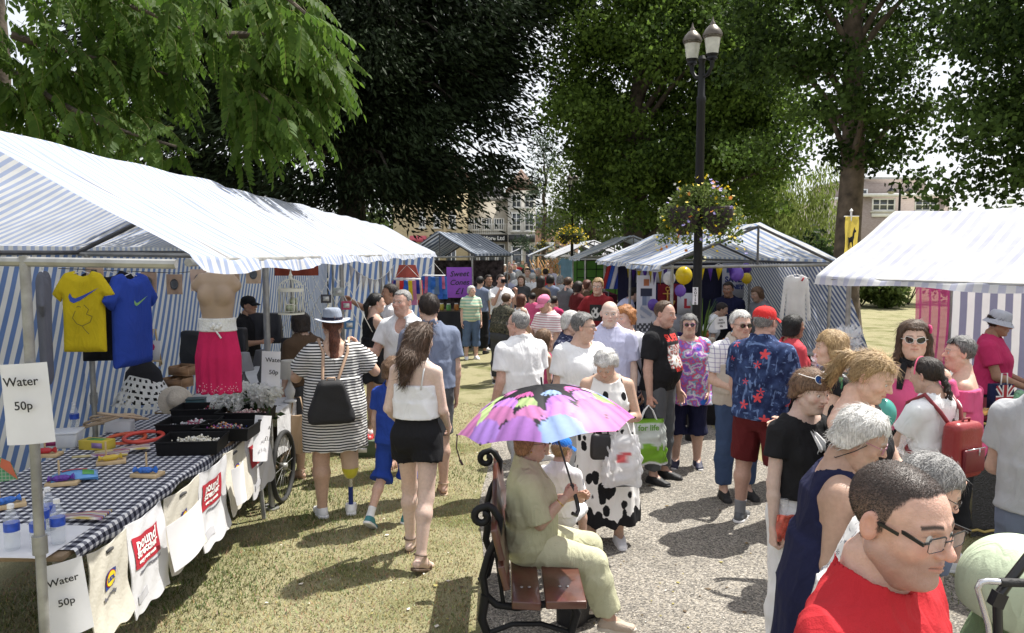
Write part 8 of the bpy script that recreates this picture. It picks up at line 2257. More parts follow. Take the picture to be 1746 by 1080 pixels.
# ---- clothes hung in the nearest stall
def flat_garment(name,label,p,outline,m,t=.09,rz=0,cat='clothing',group=None,wob=.026,prints=(),n=10):
 root=empty(name,p,rz,label,cat,group)
 pts=np.array(outline);lo=pts.min(0);hi=pts.max(0);sn=SN(len(outline)*7+int(abs(p[0]*100)))
 nseg=len(pts)
 def sd(q):
  d=np.full(len(q),1e9);s=np.ones(len(q))
  for i in range(nseg):
   a=pts[i];b=pts[(i+1)%nseg];e=b-a;w=q-a
   tt=np.clip((w@e)/(e@e),0,1);bb=w-tt[:,None]*e;d=np.minimum(d,(bb*bb).sum(1))
   c=np.stack([q[:,1]>=a[1],q[:,1]<b[1],e[0]*w[:,1]>e[1]*w[:,0]],0);al=c.all(0)|(~c).all(0);s=np.where(al,-s,s)
  return s*np.sqrt(d)
 def fn(P):
  d2=sd(P[:,[0,2]].astype(float)).astype(f32)
  y=P[:,1]+sn(P*np.array([1.6,0,.35],dtype=f32),16)*wob
  k=np.clip(-d2/.05,0,1)
  return np.maximum(np.abs(y)-(.006+(t*.5)*np.sqrt(k)),d2)*.7
 V,Q=surf(fn,(lo[0]-.03,-.1-t,lo[1]-.03),(hi[0]+.03,.1+t,hi[1]+.03),.011)
 o=link('cloth',np_mesh('cloth',V,Q,[m],smooth=True),root)
 hk=MB();zt=hi[1];hk.tube([(-.16,0,zt-.05),(0,0,zt+.0),(.16,0,zt-.05)],.004,5);hk.tube([(0,0,zt),(0,0,zt+.05),(.015,0,zt+.065),(.02,0,zt+.05)],.003,5);hk.build('hanger',mat('white_plastic_hanger',(.65,.65,.65),.5),root)
 return root,o
TEE=[(-.09,0),(-.06,-.035),(0,-.05),(.06,-.035),(.09,0),(.17,-.02),(.30,-.20),(.22,-.27),(.195,-.22),(.20,-.70),(-.20,-.70),(-.195,-.22),(-.22,-.27),(-.30,-.20),(-.17,-.02)]
yt,yo=flat_garment('hanging_t_shirt','yellow t-shirt with a blue tick and doodled face hung in the nearest stall',W(140,462,5.5),TEE,cloth('tee_yellow',(.58,.44,.015)),rz=.05);yt.scale=(.74,.8,.84)
yf=lambda x,z:Matrix.Translation((x,-.2,z))@Matrix(((1,0,0,0),(0,0,-1,0),(0,1,0,0),(0,0,0,1)))
m=MB();tick=[(-.12,.0),(-.135,-.03),(-.12,-.07),(-.085,-.085),(-.02,-.06),(.15,.045),(.0,-.02),(-.07,-.045),(-.10,-.035)]
m.add([(x,y,0)for x,y in tick],[(0,1,2,8),(2,3,7,8),(3,4,6,7),(4,5,6)]);o=m.build('tmp',ink);me=o.data.copy();bpy.data.objects.remove(o)
project(None,yo,me,'print',mat('blue_tick',(.03,.07,.38),.6),yf(.02,-.19))
m=MB()
for pth in([(-.06,-.02),(-.09,-.08),(-.05,-.13),(.0,-.15),(.07,-.12),(.09,-.07),(.04,-.05),(.06,-.01),(.02,.03)],[(.0,-.15),(.03,-.19),(.06,-.22)],[(-.05,.01),(-.03,.02),(-.01,.01)]):
 for a,b in zip(pth,pth[1:]):
  a=Vector((a[0],a[1],0));b=Vector((b[0],b[1],0));n=(b-a).cross(Vector((0,0,1))).normalized()*.003;m.add([a-n,b-n,b+n,a+n],[(0,1,2,3)])
o=m.build('tmp',ink);me=o.data.copy();bpy.data.objects.remove(o);project(None,yo,me,'print',mat('olive_ink',(.16,.14,.02),.8),yf(.01,-.32))
bt,bo=flat_garment('hanging_t_shirt','royal blue t-shirt with a green tick turned sideways in the nearest stall',W(222,466,5.75),TEE,cloth('tee_blue',(.025,.06,.34)),rz=1.4)
m=MB();m.add([(x*.55,y*.55,0)for x,y in tick],[(0,1,2,8),(2,3,7,8),(3,4,6,7),(4,5,6)]);o=m.build('tmp',ink);me=o.data.copy();bpy.data.objects.remove(o)
project(None,bo,me,'print',mat('green_tick',(.2,.4,.15),.6),yf(.03,-.20))
flat_garment('hanging_t_shirt','charcoal grey t-shirt seen edge on beside the stall post',W(72,462,4.7),TEE,cloth('tee_grey',(.11,.115,.14)),rz=2.12,t=.04)
flat_garment('hanging_t_shirt','black t-shirt half hidden behind the yellow one',W(182,462,5.9),TEE,cloth('tee_black',(.012,.012,.015)),rz=.2)
tf=empty('torso_form',W(368,456,5.45),.1,'beige hanging torso form dressed in a bright pink skirt','mannequin')
def torso_form(P):
 d=loft(P,(0,0,-.40),np.eye(3,dtype=f32),[-.02,.05,.15,.24,.30,.35,.375],[.13,.12,.14,.15,.15,.09,.05],[.07,.068,.085,.09,.075,.05,.03])
 for s in(-1,1):d=smin(d,ell(P,(s*.07,-.06,-.20),(.065,.055,.065)),.03);d=smin(d,cap(P,(s*.11,0,-.09),(s*.155,0,-.13),.050,.042),.03)
 d=np.maximum(d,P[:,2]+.035-0.0)
 return d
V,Q=surf(torso_form,(-.28,-.16,-.44),(.28,.14,.0),.009);link('torso',np_mesh('torso',V,Q,[mat('beige_form',(.42,.31,.22),.6,mott=.08,trans=.2)],smooth=True),tf)
m=MB();m.tube([(0,0,-.03),(0,0,.02),(.02,0,.04),(.035,0,.02)],.004,6);m.tube([(-.09,0,-.06),(-.05,0,-.01),(.05,0,-.01),(.09,0,-.06)],.007,6);m.build('hook',mat('white_plastic_hanger',(.65,.65,.65),.5),tf)
def wb_(P):return np.abs(loft(P,(0,0,-.42),np.eye(3,dtype=f32),[-.03,.0,.03,.05],[.145,.138,.136,.14],[.085,.08,.08,.082]))-.008
V,Q=surf(wb_,(-.2,-.14,-.46),(.2,.14,-.36),.008);link('waistband',np_mesh('waistband',V,Q,[cloth('crochet_white',(.7,.7,.68),bump=.8,bscale=80)],smooth=True),tf)
m=MB()
for k in range(5):m.sphere((-.02+.016*k,-.095-.005*(k%2),-.42+.012*math.sin(k*2)),.020,8,6)
m.tube([(.0,-.10,-.43),(.03,-.10,-.47),(.05,-.095,-.50)],.007,5);m.build('bow',cloth('crochet_white',(.7,.7,.68)),tf,smooth=60)
def skf(P):
 th=np.arctan2(P[:,1],P[:,0]);d=loft(P,(0,0,-.44),np.eye(3,dtype=f32),[-.46,-.2,0.0,.02],[.178,.182,.142,.138],[.12,.12,.082,.08])
 return d+.006*np.sin(th*11)*np.clip(-(P[:,2]+.44)/.3,0,1)
V,Q=surf(skf,(-.24,-.18,-.93),(.24,.18,-.40),.009);tf.scale=(.88,.9,1.0);so_=link('skirt',np_mesh('skirt',V,Q,[cloth('skirt_pink',(.50,.018,.09),mott=.12)],smooth=True),tf)
m=MB();gq=random.Random(4)
for k in range(60):
 a=gq.uniform(-2.6,-.5);zz=-.87+gq.uniform(-.02,.03)+(.03*gq.random()if k%3==0 else 0)
 m.sphere((math.cos(a)*.181,math.sin(a)*.124,zz),.0045,5,4)
m.build('embroidery',mat('pale_pink_thread',(.62,.30,.36),.8),so_)['kind']='stuff'
for i,(px,py,y,c,lb)in enumerate(((162,470,5.6,(.46,.33,.26),'brown paper bag pinned beside the yellow t-shirt'),(254,482,6.3,(.42,.29,.21),'brown paper bag with stamp nearest the blue t-shirt'),(298,485,6.5,(.42,.30,.22),'brown paper bag to the right of the easel'),(340,478,6.0,(.48,.36,.29),'brown paper bag partly behind the torso form'),(396,475,7.0,(.44,.31,.22),'brown paper bag between torso form and stall post'),(432,468,7.0,(.48,.36,.26),'brown paper bag with oval print next to the birdcage'))):
 t=empty('paper_bag',W(px,py,y),-.1+.07*i,lb,'paper bag','brown paper bags pegged on the line')
 m=MB();m.sheet(lambda u,v:(-.065+.13*u,.006*math.sin(u*6+v*4+i),.085-.17*v),8,8,thick=.008);o=m.build('bag',mat('brown_paper_%d'%i,c,.85,mott=.2,mscale=14),t,smooth=60)
 m=MB();m.lathe([(.022,0),(.034,0)],18,(0,-.014,.0),rot=rotm(90,0,0),sx=1,sy=1.35);m.build('print',mat('stamp_ink',(.2,.22,.24),.8),o)
ln_=MB();ln_.tube([W(100,458,5.2),W(300,466,6.6),W(445,452,7.2)],.003,5);tag(ln_.build('washing_line',mat('dark_cord',(.06,.06,.06),.8)),'thin dark cord strung inside the nearest stall','cord')
# ---- goods farther along: bust, easel, drawers, lamps, flowers
trestle('trestle table holding the bust, drawers and lamps',-3.05-.1,XF-.16,6.62,9.3,.80)
def wcloth(u,v):
 y=6.55+2.8*v
 if u<.7:return LT(-3.0+1.04*u/.7,y,.806+.001*math.sin(y*9))
 t=(u-.7)/.3;return LT(-1.955+.012*math.sin(y*14)*t+.01,y,.805-.40*t)
m=MB();m.sheet(wcloth,30,70);tag(m.build('tablecloth',cloth('white_tablecloth',(.55,.55,.56),mott=.08,mscale=3),smooth=60),'white cloth over the birdcage stall table','tablecloth')
ZB=.812
bu=empty('bust_form',WZ(245,668,ZB),.2,'black bust form wearing white crochet lace','mannequin')
bu.location=W(246,668,6.9);bu.location.z=ZB
def bustf(P):
 d=loft(P,(0,0,.0),np.eye(3,dtype=f32),[0,.1,.22,.30,.36,.42,.46],[.10,.14,.165,.15,.10,.045,.04],[.07,.09,.105,.09,.07,.045,.04])
 return d
V,Q=surf(bustf,(-.22,-.15,-.02),(.22,.15,.50),.01);link('form',np_mesh('form',V,Q,[mat('black_velvet',(.012,.012,.016),.9)],smooth=True),bu)
V=[];F=[];C=[]
n1,n2=96,22
for j in range(n2+1):
 for k in range(n1):
  a=2*math.pi*k/n1;t=j/n2;r=.13+.13*t+.012*math.sin(a*12)*t
  V.append((math.cos(a)*r*1.05,math.sin(a)*r*.8,.26-.28*t+.02*math.sin(a*2)+(.02*abs(math.sin(a*12))if j==n2 else 0)))
keepf=[]
for j in range(n2):
 for k in range(n1):
  if(j%4 in(1,2)and(k+(j//4)*2)%5 in(1,2))or(j>8 and(j%3==1)and k%4==1):continue
  keepf.append((j*n1+k,(j+1)*n1+k,(j+1)*n1+(k+1)%n1,j*n1+(k+1)%n1))
link('lace',np_mesh('lace',V,keepf,[cloth('crochet_white',(.7,.7,.68))],smooth=True),bu)
es=empty('easel',W(262,618,7.3),-.2,'small easel with a pink rose picture on the drawers','easel');es.location.z=1.10
m=MB()
for s in(-1,1):m.tube([(s*.07,0,0),(s*.012,.03,.36)],.008,5)
m.tube([(0,.12,0),(0,.04,.33)],.008,5);m.box((0,-.012,.055),(.18,.03,.012));m.build('stand',pine,es)
m=MB();m.box((0,0,.155),(.145,.012,.19),rotm(-8,0,0));cv=m.build('canvas',paper,es)
m=MB()
for k in range(7):m.sphere((.0+.018*math.cos(k*1.1),-.022,.19+.02*math.sin(k*1.1)),.018,8,5,s=(1,.25,1))
m.build('rose_print',mat('rose_pink',(.45,.02,.14),.7),cv);m=MB();m.tube([(0,-.018,.165),(.004,-.014,.08)],.003,5);m.build('stem_print',mat('stem_green',(.08,.12,.05),.8),cv)
dw=empty('wooden_drawers',W(280,668,7.1),-.35,'tiered wooden tray unit beside the black bust','drawers');dw.location.z=ZB
oak=mat('oak_wood',(.30,.17,.085),.6,mott=.25,mscale=7)
for i in range(3):
 m=MB();z=.0+i*.10;y=i*.09
 m.span((-.12,y,z),(.12,y+.16,z+.008));m.span((-.12,y,z+.008),(.12,y+.010,z+.075));m.span((-.12,y+.15,z+.008),(.12,y+.16,z+.095));m.span((-.12,y+.01,z+.008),(-.11,y+.15,z+.085));m.span((.11,y+.01,z+.008),(.12,y+.15,z+.085));m.span((-.004,y+.01,z+.008),(.004,y+.15,z+.08));m.build('tray',oak,dw)
for i,(px,py,y,sc,c,lb)in enumerate(((494,655,7.0,1.0,(.62,.60,.56),'white drum shaded table lamp beside the striped dress woman'),(416,648,7.4,1.05,(.40,.40,.42),'grey pleated table lamp behind the pink skirt'),(446,645,7.9,.95,(.16,.16,.17),'dark glass table lamp between the grey lamp and the post'))):
 t=empty('table_lamp',W(px,py,y),0,lb,'lamp','table lamps on the white cloth');t.location.z=ZB
 k=.36*sc
 m=MB();m.lathe([(.06*sc,0),(.062*sc,.012),(.03*sc,.03),(.045*sc,.07),(.05*sc,.11),(.025*sc,.16),(.012*sc,.20),(.010*sc,k*.75)],16);m.build('base',mat('glazed_white_%d'%i,(.5,.5,.5)if i==0 else(.08,.08,.085),.15),t,smooth=60)
 m=MB();m.lathe([(.095*sc,k*.62),(.075*sc if i==0 else .055*sc,k*1.08)],28);m.build('lamp_shade',cloth('shade_%d'%i,c,trans=.4),t,smooth=60)
fl_w=attr_mat('white_petals',.7,trans=.45,mott=.05)
for i,(px,py,y,lb)in enumerate(((392,690,6.15,'white hydrangea bunch nearest the pink skirt'),(425,680,6.2,'large white hydrangea bunch in the middle of the flowers'),(452,690,6.1,'white hydrangea bunch against the stall post'))):
 t=empty('flower_bunch',W(px,py,y),0,lb,'flowers','white hydrangeas on the stall');t.location.z=ZT+.0
 P=[];g=np.random.default_rng(30+i)
 for k in range(7):
  c=np.array([g.uniform(-.09,.09),g.uniform(-.07,.07),g.uniform(.10,.24)]);d=g.normal(size=(170,3));d/=np.linalg.norm(d,axis=1)[:,None];P.append(c+d*.062*g.uniform(.8,1.1,(170,1)))
 P=np.concatenate(P);link('petals',leaf_mesh('petals',P.astype(f32),.030,.024,np.array([0,0,.1]),(.78,.78,.74),(.86,.86,.84),40+i,fl_w,jit=1.2),t)['kind']='stuff'
 d=g.normal(size=(30,3))*.07+np.array([0,0,.1]);link('foliage',leaf_mesh('foliage',d.astype(f32),.09,.045,np.array([0,0,.1]),(.02,.04,.015),(.05,.08,.03),50+i,leaf_m,jit=1),t)
 m=MB();m.lathe([(.045,0),(.06,.09),(.055,.10),(.0,.095)],14);m.build('pot',mat('wicker_pot',(.12,.07,.035),.8,bump=.8,bscale=70),t,smooth=50)
hat_s=empty('straw_hat',W(300,690,6.5),0,'cream ribbed sun hat lying on its side on the table','hat');hat_s.location.z=ZB+.1
m=MB();m.lathe([(.145,.0),(.11,.03),(.085,.04),(.082,.10),(.06,.125),(.0,.13)],26,rot=rotm(62,0,35));m.build('crown',mat('cream_straw',(.50,.44,.36),.8,bump=.8,bscale=80),hat_s,smooth=60)
tl_=empty('gift_tin',W(335,700,6.4),.2,'dark teal printed tin beside the sun hat','tin');tl_.location.z=ZB
m=MB();m.box((0,0,.07),(.15,.11,.14));m.build('body',mat('teal_tin',(.035,.11,.13),.4,mott=.3,mscale=12),tl_,bev=.008);m=MB();m.box((0,-.0575,.06),(.07,.003,.06));m.build('print',mat('tin_print',(.2,.14,.06),.5,mott=.5,mscale=30),tl_);m=MB();m.box((0,0,.146),(.155,.115,.012));m.build('lid',mat('dark_tin_lid',(.02,.045,.05),.4),tl_,bev=.004)
for i,(px,py,y,w,h,c,lb)in enumerate(((392,560,9.0,.42,.30,(.014,.014,.017),'black leather handbag hung at the back beside the brown post'),(448,545,9.6,.5,.4,(.02,.02,.026),'black holdall behind the lamps'),(545,590,9.0,.4,.34,(.018,.02,.05),'navy bag hung behind the trellis'),(330,590,7.9,.24,.42,(.02,.022,.026),'dark clothes bundle behind the drawers'),(575,610,9.4,.4,.3,(.03,.09,.2),'blue bag below the trellis'),(500,600,9.5,.3,.5,(.012,.012,.016),'black coat hung behind the birdcage'))):
 soft('stall_bag',lb,'bag',W(px,py+40,y),w,.14,h,mat('stall_bag_%d'%i,c,.5,bump=.3,bscale=60),0,40+i,vox=.014,group='dark bags at the back of the birdcage stall')
bc=empty('birdcage',W(497,536,6.5),.1,'white wire birdcage hanging under the stall eave','birdcage');cream=mat('cream_wire',(.66,.65,.56),.5)
r=.105
m=MB();m.lathe([(r+.005,0),(r+.006,.012),(r-.01,.013),(r-.012,.0)],24);m.lathe([(r+.003,.195),(r+.004,.22),(r-.004,.221),(r-.005,.196)],24);m.build('hoop',cream,bc,smooth=50)
for k in range(20):
 a=2*math.pi*k/20;m=MB();m.tube([(math.cos(a)*r,math.sin(a)*r,.006),(math.cos(a)*r,math.sin(a)*r,.215)]+[(math.cos(a)*r*math.cos(q),math.sin(a)*r*math.cos(q),.215+.085*math.sin(q))for q in(.3,.6,.9,1.2,1.5)],.0028,5);m.build('wire',cream,bc)
m=MB();m.lathe([(.0,.298),(.016,.30),(.012,.32),(.018,.33),(.01,.345),(.004,.37),(.0,.375)],12);m.tube([(0,0,.37),(0,0,.42)],.003,5);m.build('finial',cream,bc,smooth=50)
m=MB();m.tube([(-.03,-r-.004,.03),(-.03,-r-.004,.16),(.045,-r-.004,.16),(.045,-r-.004,.03),(-.03,-r-.004,.03)],.004,5);m.tube([(-.03,-r-.004,.09),(.045,-r-.004,.09)],.004,5);m.build('door',cream,bc)
m=MB();m.sphere((0,0,.05),.05,10,6,s=(1,1,.8));m.sphere((.02,0,.11),.035,10,6);m.build('ornament',mat('yellow_blue_ornament',(.30,.34,.22),.6,mott=.6,mscale=30),bc,smooth=60)
tr_=empty('trellis',W(560,518,9.0),0,'white expanding trellis hung behind the trilby woman','trellis')
for d in(-1,1):
 for k in range(6):
  x=-.33+.125*k
  a=Vector((x-d*.10,d*.006,.32-.04*(k%2)));b_=Vector((x+d*.22,d*.006,-.34+.03*((k+1)%2)));m=MB();v=b_-a;m.box((a+b_)/2,(.016,.006,v.length),rotm(0,-math.degrees(math.atan2(-v.x,-v.z))+180,0)if False else v.to_track_quat('Z','Y').to_matrix());m.build('slat',mat('white_slat',(.62,.62,.60),.6),tr_)
for k,(x,z,c)in enumerate(((.13,.14,(.35,.38,.36)),(.22,-.02,(.4,.05,.12)),(-.02,.06,(.05,.05,.06)),(.25,-.25,(.05,.15,.3)))):
 t=empty('trinket',Vector(tr_.location)+Vector((x,-.03,z)),.1*k,['grey picture frame hung on the trellis','red trinket hung on the trellis','black purse hung on the trellis','blue purse low on the trellis'][k],'trinket','trinkets hung on the trellis')
 m=MB();m.box((0,0,0),(.12,.02,.10));m.build('frame',mat('trinket_%d'%k,c,.6),t,bev=.006);m=MB();m.box((0,-.0115,0),(.07,.003,.055));m.build('picture',mat('trinket_pic',(.5,.5,.48),.6,mott=.4,mscale=40),t)
og=empty('orange_garment',W(505,455,9.4),.2,'rust red folded garment hung high in the birdcage stall','clothing');m=MB();m.sheet(lambda u,v:(-.26+.52*u,.02*math.sin(u*14),.05-.16*v),24,6,thick=.02);m.build('cloth',cloth('rust',(.22,.05,.03)),og,smooth=60)
def bunting(label,pts,n,cols,size=.17,drop=.10,group=None):
 root=empty('bunting',pts[0],0,label,'bunting',group);p0=Vector(pts[0]);P=[Vector(p)-p0 for p in pts]
 def at(t):
  s=t*(len(P)-1);i=min(len(P)-2,int(s));f=s-i;return P[i].lerp(P[i+1],f)-Vector((0,0,drop*4*f*(1-f)))
 m=MB();m.tube([at(k/24)for k in range(25)],.004,5);m.build('cord',mat('white_cord',(.6,.6,.6),.8),root)
 for k in range(n):
  a=at((k+.12)/n);b_=at((k+.88)/n);c=(a+b_)/2-Vector((0,0,size));c+=Vector((R.uniform(-.02,.02),R.uniform(-.03,.03),0));m=MB();m.add([a,b_,c,a+Vector((0,.004,0)),b_+Vector((0,.004,0)),c+Vector((0,.004,0))],[(0,2,1),(3,4,5),(0,1,4,3),(1,2,5,4),(2,0,3,5)]);m.build('pennant',cols[k%len(cols)],root)
pw_=[cloth('pennant_white',(.62,.62,.64),trans=.3),cloth('pennant_grey',(.35,.36,.42),trans=.3)]
bunting('white and grey bunting strung between the posts of the third stall',[W(594,450,9.7),W(640,478,10.6),W(672,452,11.6)],9,pw_,.22,.04)
for i,(px,py,y,top,cs,lb)in enumerate(((694,476,12.0,(.38,.09,.07),[(.55,.42,.02),(.4,.15,.28),(.02,.03,.2),(.55,.4,.3),(.5,.03,.03),(.03,.1,.4)],'round hanger of mixed bright baby clothes with red cloth above'),(740,470,13.2,None,[(.03,.12,.42),(.10,.16,.28),(.03,.10,.42),(.45,.12,.22),(.05,.15,.45)],'round hanger of blue and pink clothes beside the purple sign'))):
 t=empty('clothes_mobile',W(px,py,y),0,lb,'clothes rack');rr_=.21 if i==0 else .19
 m=MB();m.tube([(math.cos(a)*rr_,math.sin(a)*rr_*.6,0)for a in[2*math.pi*k/24 for k in range(25)]],.010,6,caps=False);m.tube([(-rr_,0,0),(0,0,.22),(rr_,0,0)],.004,5);m.build('ring',mat('white_slat',(.62,.62,.60),.6),t)
 for k in range(11):
  a=math.pi*(1.0+k/10);c=cs[k%len(cs)];h=.30+.1*math.sin(k*2.1)
  m=MB();m.sheet(lambda u,v:(math.cos(a)*rr_+(u-.5)*(.06+.03*v),math.sin(a)*rr_*.6+.01*math.sin(v*9+k),-.02-h*v),4,8,thick=.02);m.build('garment',cloth('mobile_%d_%d'%(i,k%len(cs)),c),t,smooth=60)
 if top:
  m=MB();m.sheet(lambda u,v:((u-.5)*(.26+.12*v),.05+.02*math.sin(u*9),.22-.2*v),10,8,thick=.01);m.build('drape',cloth('mobile_top',top),t,smooth=60)
ps=empty('shop_sign',W(783,482,17.0),0,'purple sign reading Sweet Cones 1 pound','sign')
m=MB();m.box((0,0,0),(.56,.02,.68));pb_=m.build('board',mat('purple_card_sign',(.24,.06,.42),.6,mott=.15,mscale=4),ps,bev=.004)
for s,z,sz in(('Sweet',.19,.17),('Cones',0,.165),('£1',-.20,.19)):lettering(s,sz,ink,ps,(0,-.014,z),(1,0,.03),(0,0,1),shear=.3,bold=.002)
tb=trestle('dark draped table of the sweet cones stall',WX(722,17.2)+.1,WX(722,17.2)+1.8,17.3,18.2,.85,group=None)
m=MB();m.sheet(lambda u,v:(WX(722,17.2)+.05+1.8*u,17.24+.015*math.sin(u*40),.86-.84*v),40,6);tag(m.build('table_skirt',cloth('charcoal_drape',(.03,.03,.035)),smooth=60),'charcoal drape in front of the sweet cones table','tablecloth')
m=MB();m.sheet(lambda u,v:(WX(722,17.2)+.1+1.7*u,18.6,2.0-1.2*v),10,8);tag(m.build('backdrop_cloth',cloth('dark_clutter',(.05,.04,.04),mott=.8,mscale=9),smooth=60),'dark patterned cloth hung at the back of the sweet cones stall','cloth')
gs=np.random.default_rng(3)
for k in range(9):
 t=empty('sweet_jar',(WX(722,17.2)+.2+.17*k,17.5+.1*(k%2),.86),0,['jar of %s sweets on the sweet cones table'%w for w in('red','yellow','green','orange','pink','white','brown','purple','blue')][k],'jar','sweet jars on the dark draped table')
 c=[(.4,.03,.03),(.5,.4,.05),(.1,.3,.08),(.5,.2,.04),(.5,.15,.25),(.6,.6,.58),(.15,.08,.04),(.2,.06,.3),(.05,.1,.4)][k]
 m=MB();m.lathe([(.05,0),(.055,.02),(.055,.12),(.04,.14)],10);m.build('jar',mat('jar_%d'%k,c,.3,mott=.4,mscale=40),t,smooth=50);m=MB();m.lathe([(.042,.14),(.042,.16),(.0,.162)],10);m.build('lid',white_paint,t,smooth=50)
for i,(px,py,c,lb)in enumerate(((622,775,(.5,.05,.05),'carton with a red bag on the grass by the black dress woman'),(640,765,(.5,.4,.38),'carton of pink wrapped goods on the grass'),(600,770,(.1,.1,.11),'clear topped dark box on the grass'))):
 t=empty('carton',WZ(px,py,0),.2*i,lb,'box','stock boxes on the grass');m=MB();m.box((0,0,.09),(.36,.26,.18));m.build('box',mat('carton_%d'%i,(.06,.09,.05),.7),t,bev=.004)
 m=MB()
 for k in range(5):m.sphere((-.1+.05*k,.04*(-1)**k,.18),.055,9,6,s=(1,1,.8))
 m.build('goods',mat('carton_goods_%d'%i,c,.4,mott=.3,mscale=20),t,smooth=60)['kind']='stuff'
 m=MB();m.box((0,-.1325,.08),(.1,.003,.05));m.build('label',paper,t)
tt_=empty('tote_bag',W(500,800,7.1),.3,'tan tote bag hanging beside the striped dress','bag');tt_.location=W(507,700,7.0)
m=MB();m.sheet(lambda u,v:((-.11+.22*u)*(1+.15*v),.03*math.sin(u*3.14)+.008*math.sin(u*11+v*7),-.05-.36*v),12,10,thick=.03);m.build('body',cloth('tan_tote',(.42,.30,.20)),tt_,smooth=60);m=MB();m.tube([(-.06,.02,-.05),(-.03,.02,.12),(.03,.02,.12),(.06,.02,-.05)],.007,6);m.build('handle',cloth('tan_tote',(.42,.30,.20)),tt_)
# ---- balloon stall
YG=9.62
def part(p,z,y):return W(p,z,y)
dk=MB();dk.sheet(lambda u,v:(1.86+2.2*u,13.4+.03*math.sin(u*22),2.0-1.7*v),30,10)
tag(dk.build('backdrop_cloth',cloth('navy_backdrop',(.02,.02,.045)),smooth=60),'dark navy cloth hung across the inside of the balloon stall','cloth')
def board(name,label,px0,py0,px1,py1,y,m_,cat='poster',prints=()):
 a=W(px0,py0,y);b_=W(px1,py1,y);c=(a+b_)/2;root=empty(name,c,0,label,cat)
 m=MB();m.box((0,0,0),(abs(b_.x-a.x),.012,abs(a.z-b_.z)));m.build('panel',m_,root)
 return root,abs(b_.x-a.x),abs(a.z-b_.z)
whp=mat('poster_white',(.55,.55,.60),.6,mott=.05)
rt_,w_,h_=board('pull_up_banner','white pull up banner with a portrait at the balloon stall',1086,470,1117,572,11.6,whp,'banner')
def ptr(u,v):
 x,y=u-.5,v
 if .05<v<.20 and math.sin(u*25)*math.sin(v*60)>-.3:return(.05,.05,.06)
 if .66<v<.80 and abs(x)<.32:return(.02,.025,.05)
 if .50<v<.66 and abs(x)<.22:return(.30,.33,.42)if x>0 else(.16,.2,.3)
 if .28<v<.52 and abs(x)<.38-abs(v-.4):return(.30,.33,.42)if math.sin(v*40+u*9)>0 else(.5,.5,.54)
 if .84<v<.95 and abs(x)<.15:return(.35,.12,.05)
 return(.55,.55,.60)
me=grid_print(w_*.96,h_*.97,30,ptr);me.materials.append(print_m);o=link('print',me,rt_);o.rotation_euler=(math.pi/2,0,0);o.location=(0,-.009,0)
fl_,w_,h_=board('flag','red and navy flag with a gold anchor inside the balloon stall',1098,484,1160,534,12.6,cloth('flag_red',(.16,.012,.02)),'flag')
m=MB();m.box((-w_*.28,-.009,0),(w_*.3,.004,h_*.98));m.build('band',cloth('flag_navy',(.015,.018,.06)),fl_)
gold=mat('gold_print',(.55,.30,.05),.5)
m=MB();s=h_*.4;fx=w_*.14
m.tube([(fx,-.016,s*.65),(fx,-.016,-s*.75)],s*.07,6);m.tube([(fx-s*.4,-.016,s*.4),(fx+s*.4,-.016,s*.4)],s*.06,6);m.tube([(fx+math.cos(a)*s*.16,-.016,s*.8+math.sin(a)*s*.16)for a in[2*math.pi*k/12 for k in range(13)]],s*.05,5);m.tube([(fx+math.cos(a)*s*.6,-.016,-s*.15+math.sin(a)*s*.62)for a in[math.pi*(1.02+.96*k/12)for k in range(13)]],s*.075,6);m.build('anchor',gold,fl_)
p2_,w_,h_=board('poster','white poster with a large red letter below the yellow balloon',1155,500,1183,537,12.4,whp)
lettering('L',.2,red_p,p2_,(.02,-.010,0),(1,0,0),(0,0,1),bold=.012)
p3_,w_,h_=board('poster','white poster reading SAVE MONEY behind the purple balloon',1232,446,1268,508,13.2,whp)
lettering('SAVE',.13,blue_p,p3_,(0,-.010,.0),(1,0,0),(0,0,1),bold=.006);lettering('MONEY',.105,blue_p,p3_,(0,-.010,-.13),(1,0,0),(0,0,1),bold=.006);m=MB();m.box((-.06,-.009,.19),(.12,.004,.14));m.build('print',mat('poster_blue',(.05,.12,.3),.6,mott=.5,mscale=20),p3_)
p4_,w_,h_=board('poster','white board under the white balloon',1085,448,1145,482,12.9,whp)
p5_,w_,h_=board('poster','purple edged white panel below the anchor flag',1098,536,1180,575,12.7,whp);m=MB();m.box((0,-.009,-h_*.38),(w_,.004,h_*.2));m.build('print',mat('poster_purple',(.06,.04,.2),.6),p5_)
def balloon(label,px,py,y,r,c,g='balloons on the striped stall'):
 t=empty('balloon',W(px,py,y),0,label,'balloon',g);m_=mat('balloon_%s'%label.split()[0],c,.2,mott=.05,trans=.35)
 m=MB();m.sphere((0,0,0),r,18,12,s=(1,1,1.08));m.build('skin',m_,t,smooth=60);m=MB();m.lathe([(.004,-r*1.14),(r*.14,-r*1.16),(.006,-r*1.06)],8);m.tube([(0,0,-r*1.1),(.01,0,-r*1.5)],.002,4);m.build('knot',m_,t)
balloon('yellow balloon tied to the stall corner beside the lamp post',1166,470,9.45,.105,(.60,.47,.01))
balloon('white balloon next to the yellow corner balloon',1141,475,9.8,.082,(.68,.68,.68))
balloon('purple balloon under the yellow corner balloon',1160,496,9.7,.072,(.20,.10,.50))
balloon('violet balloon low on the white panel',1114,520,11.4,.085,(.14,.07,.40))
balloon('lilac balloon over the stallholder\'s head',1256,467,10.6,.098,(.22,.12,.55))
balloon('golden balloon half behind the lilac one',1273,475,10.9,.075,(.58,.44,.02))
balloon('indigo balloon above the golden one',1272,458,11.2,.075,(.08,.03,.28))
yv=[cloth('pennant_yellow',(.58,.44,.01),trans=.3),cloth('pennant_violet',(.09,.04,.28),trans=.3)]
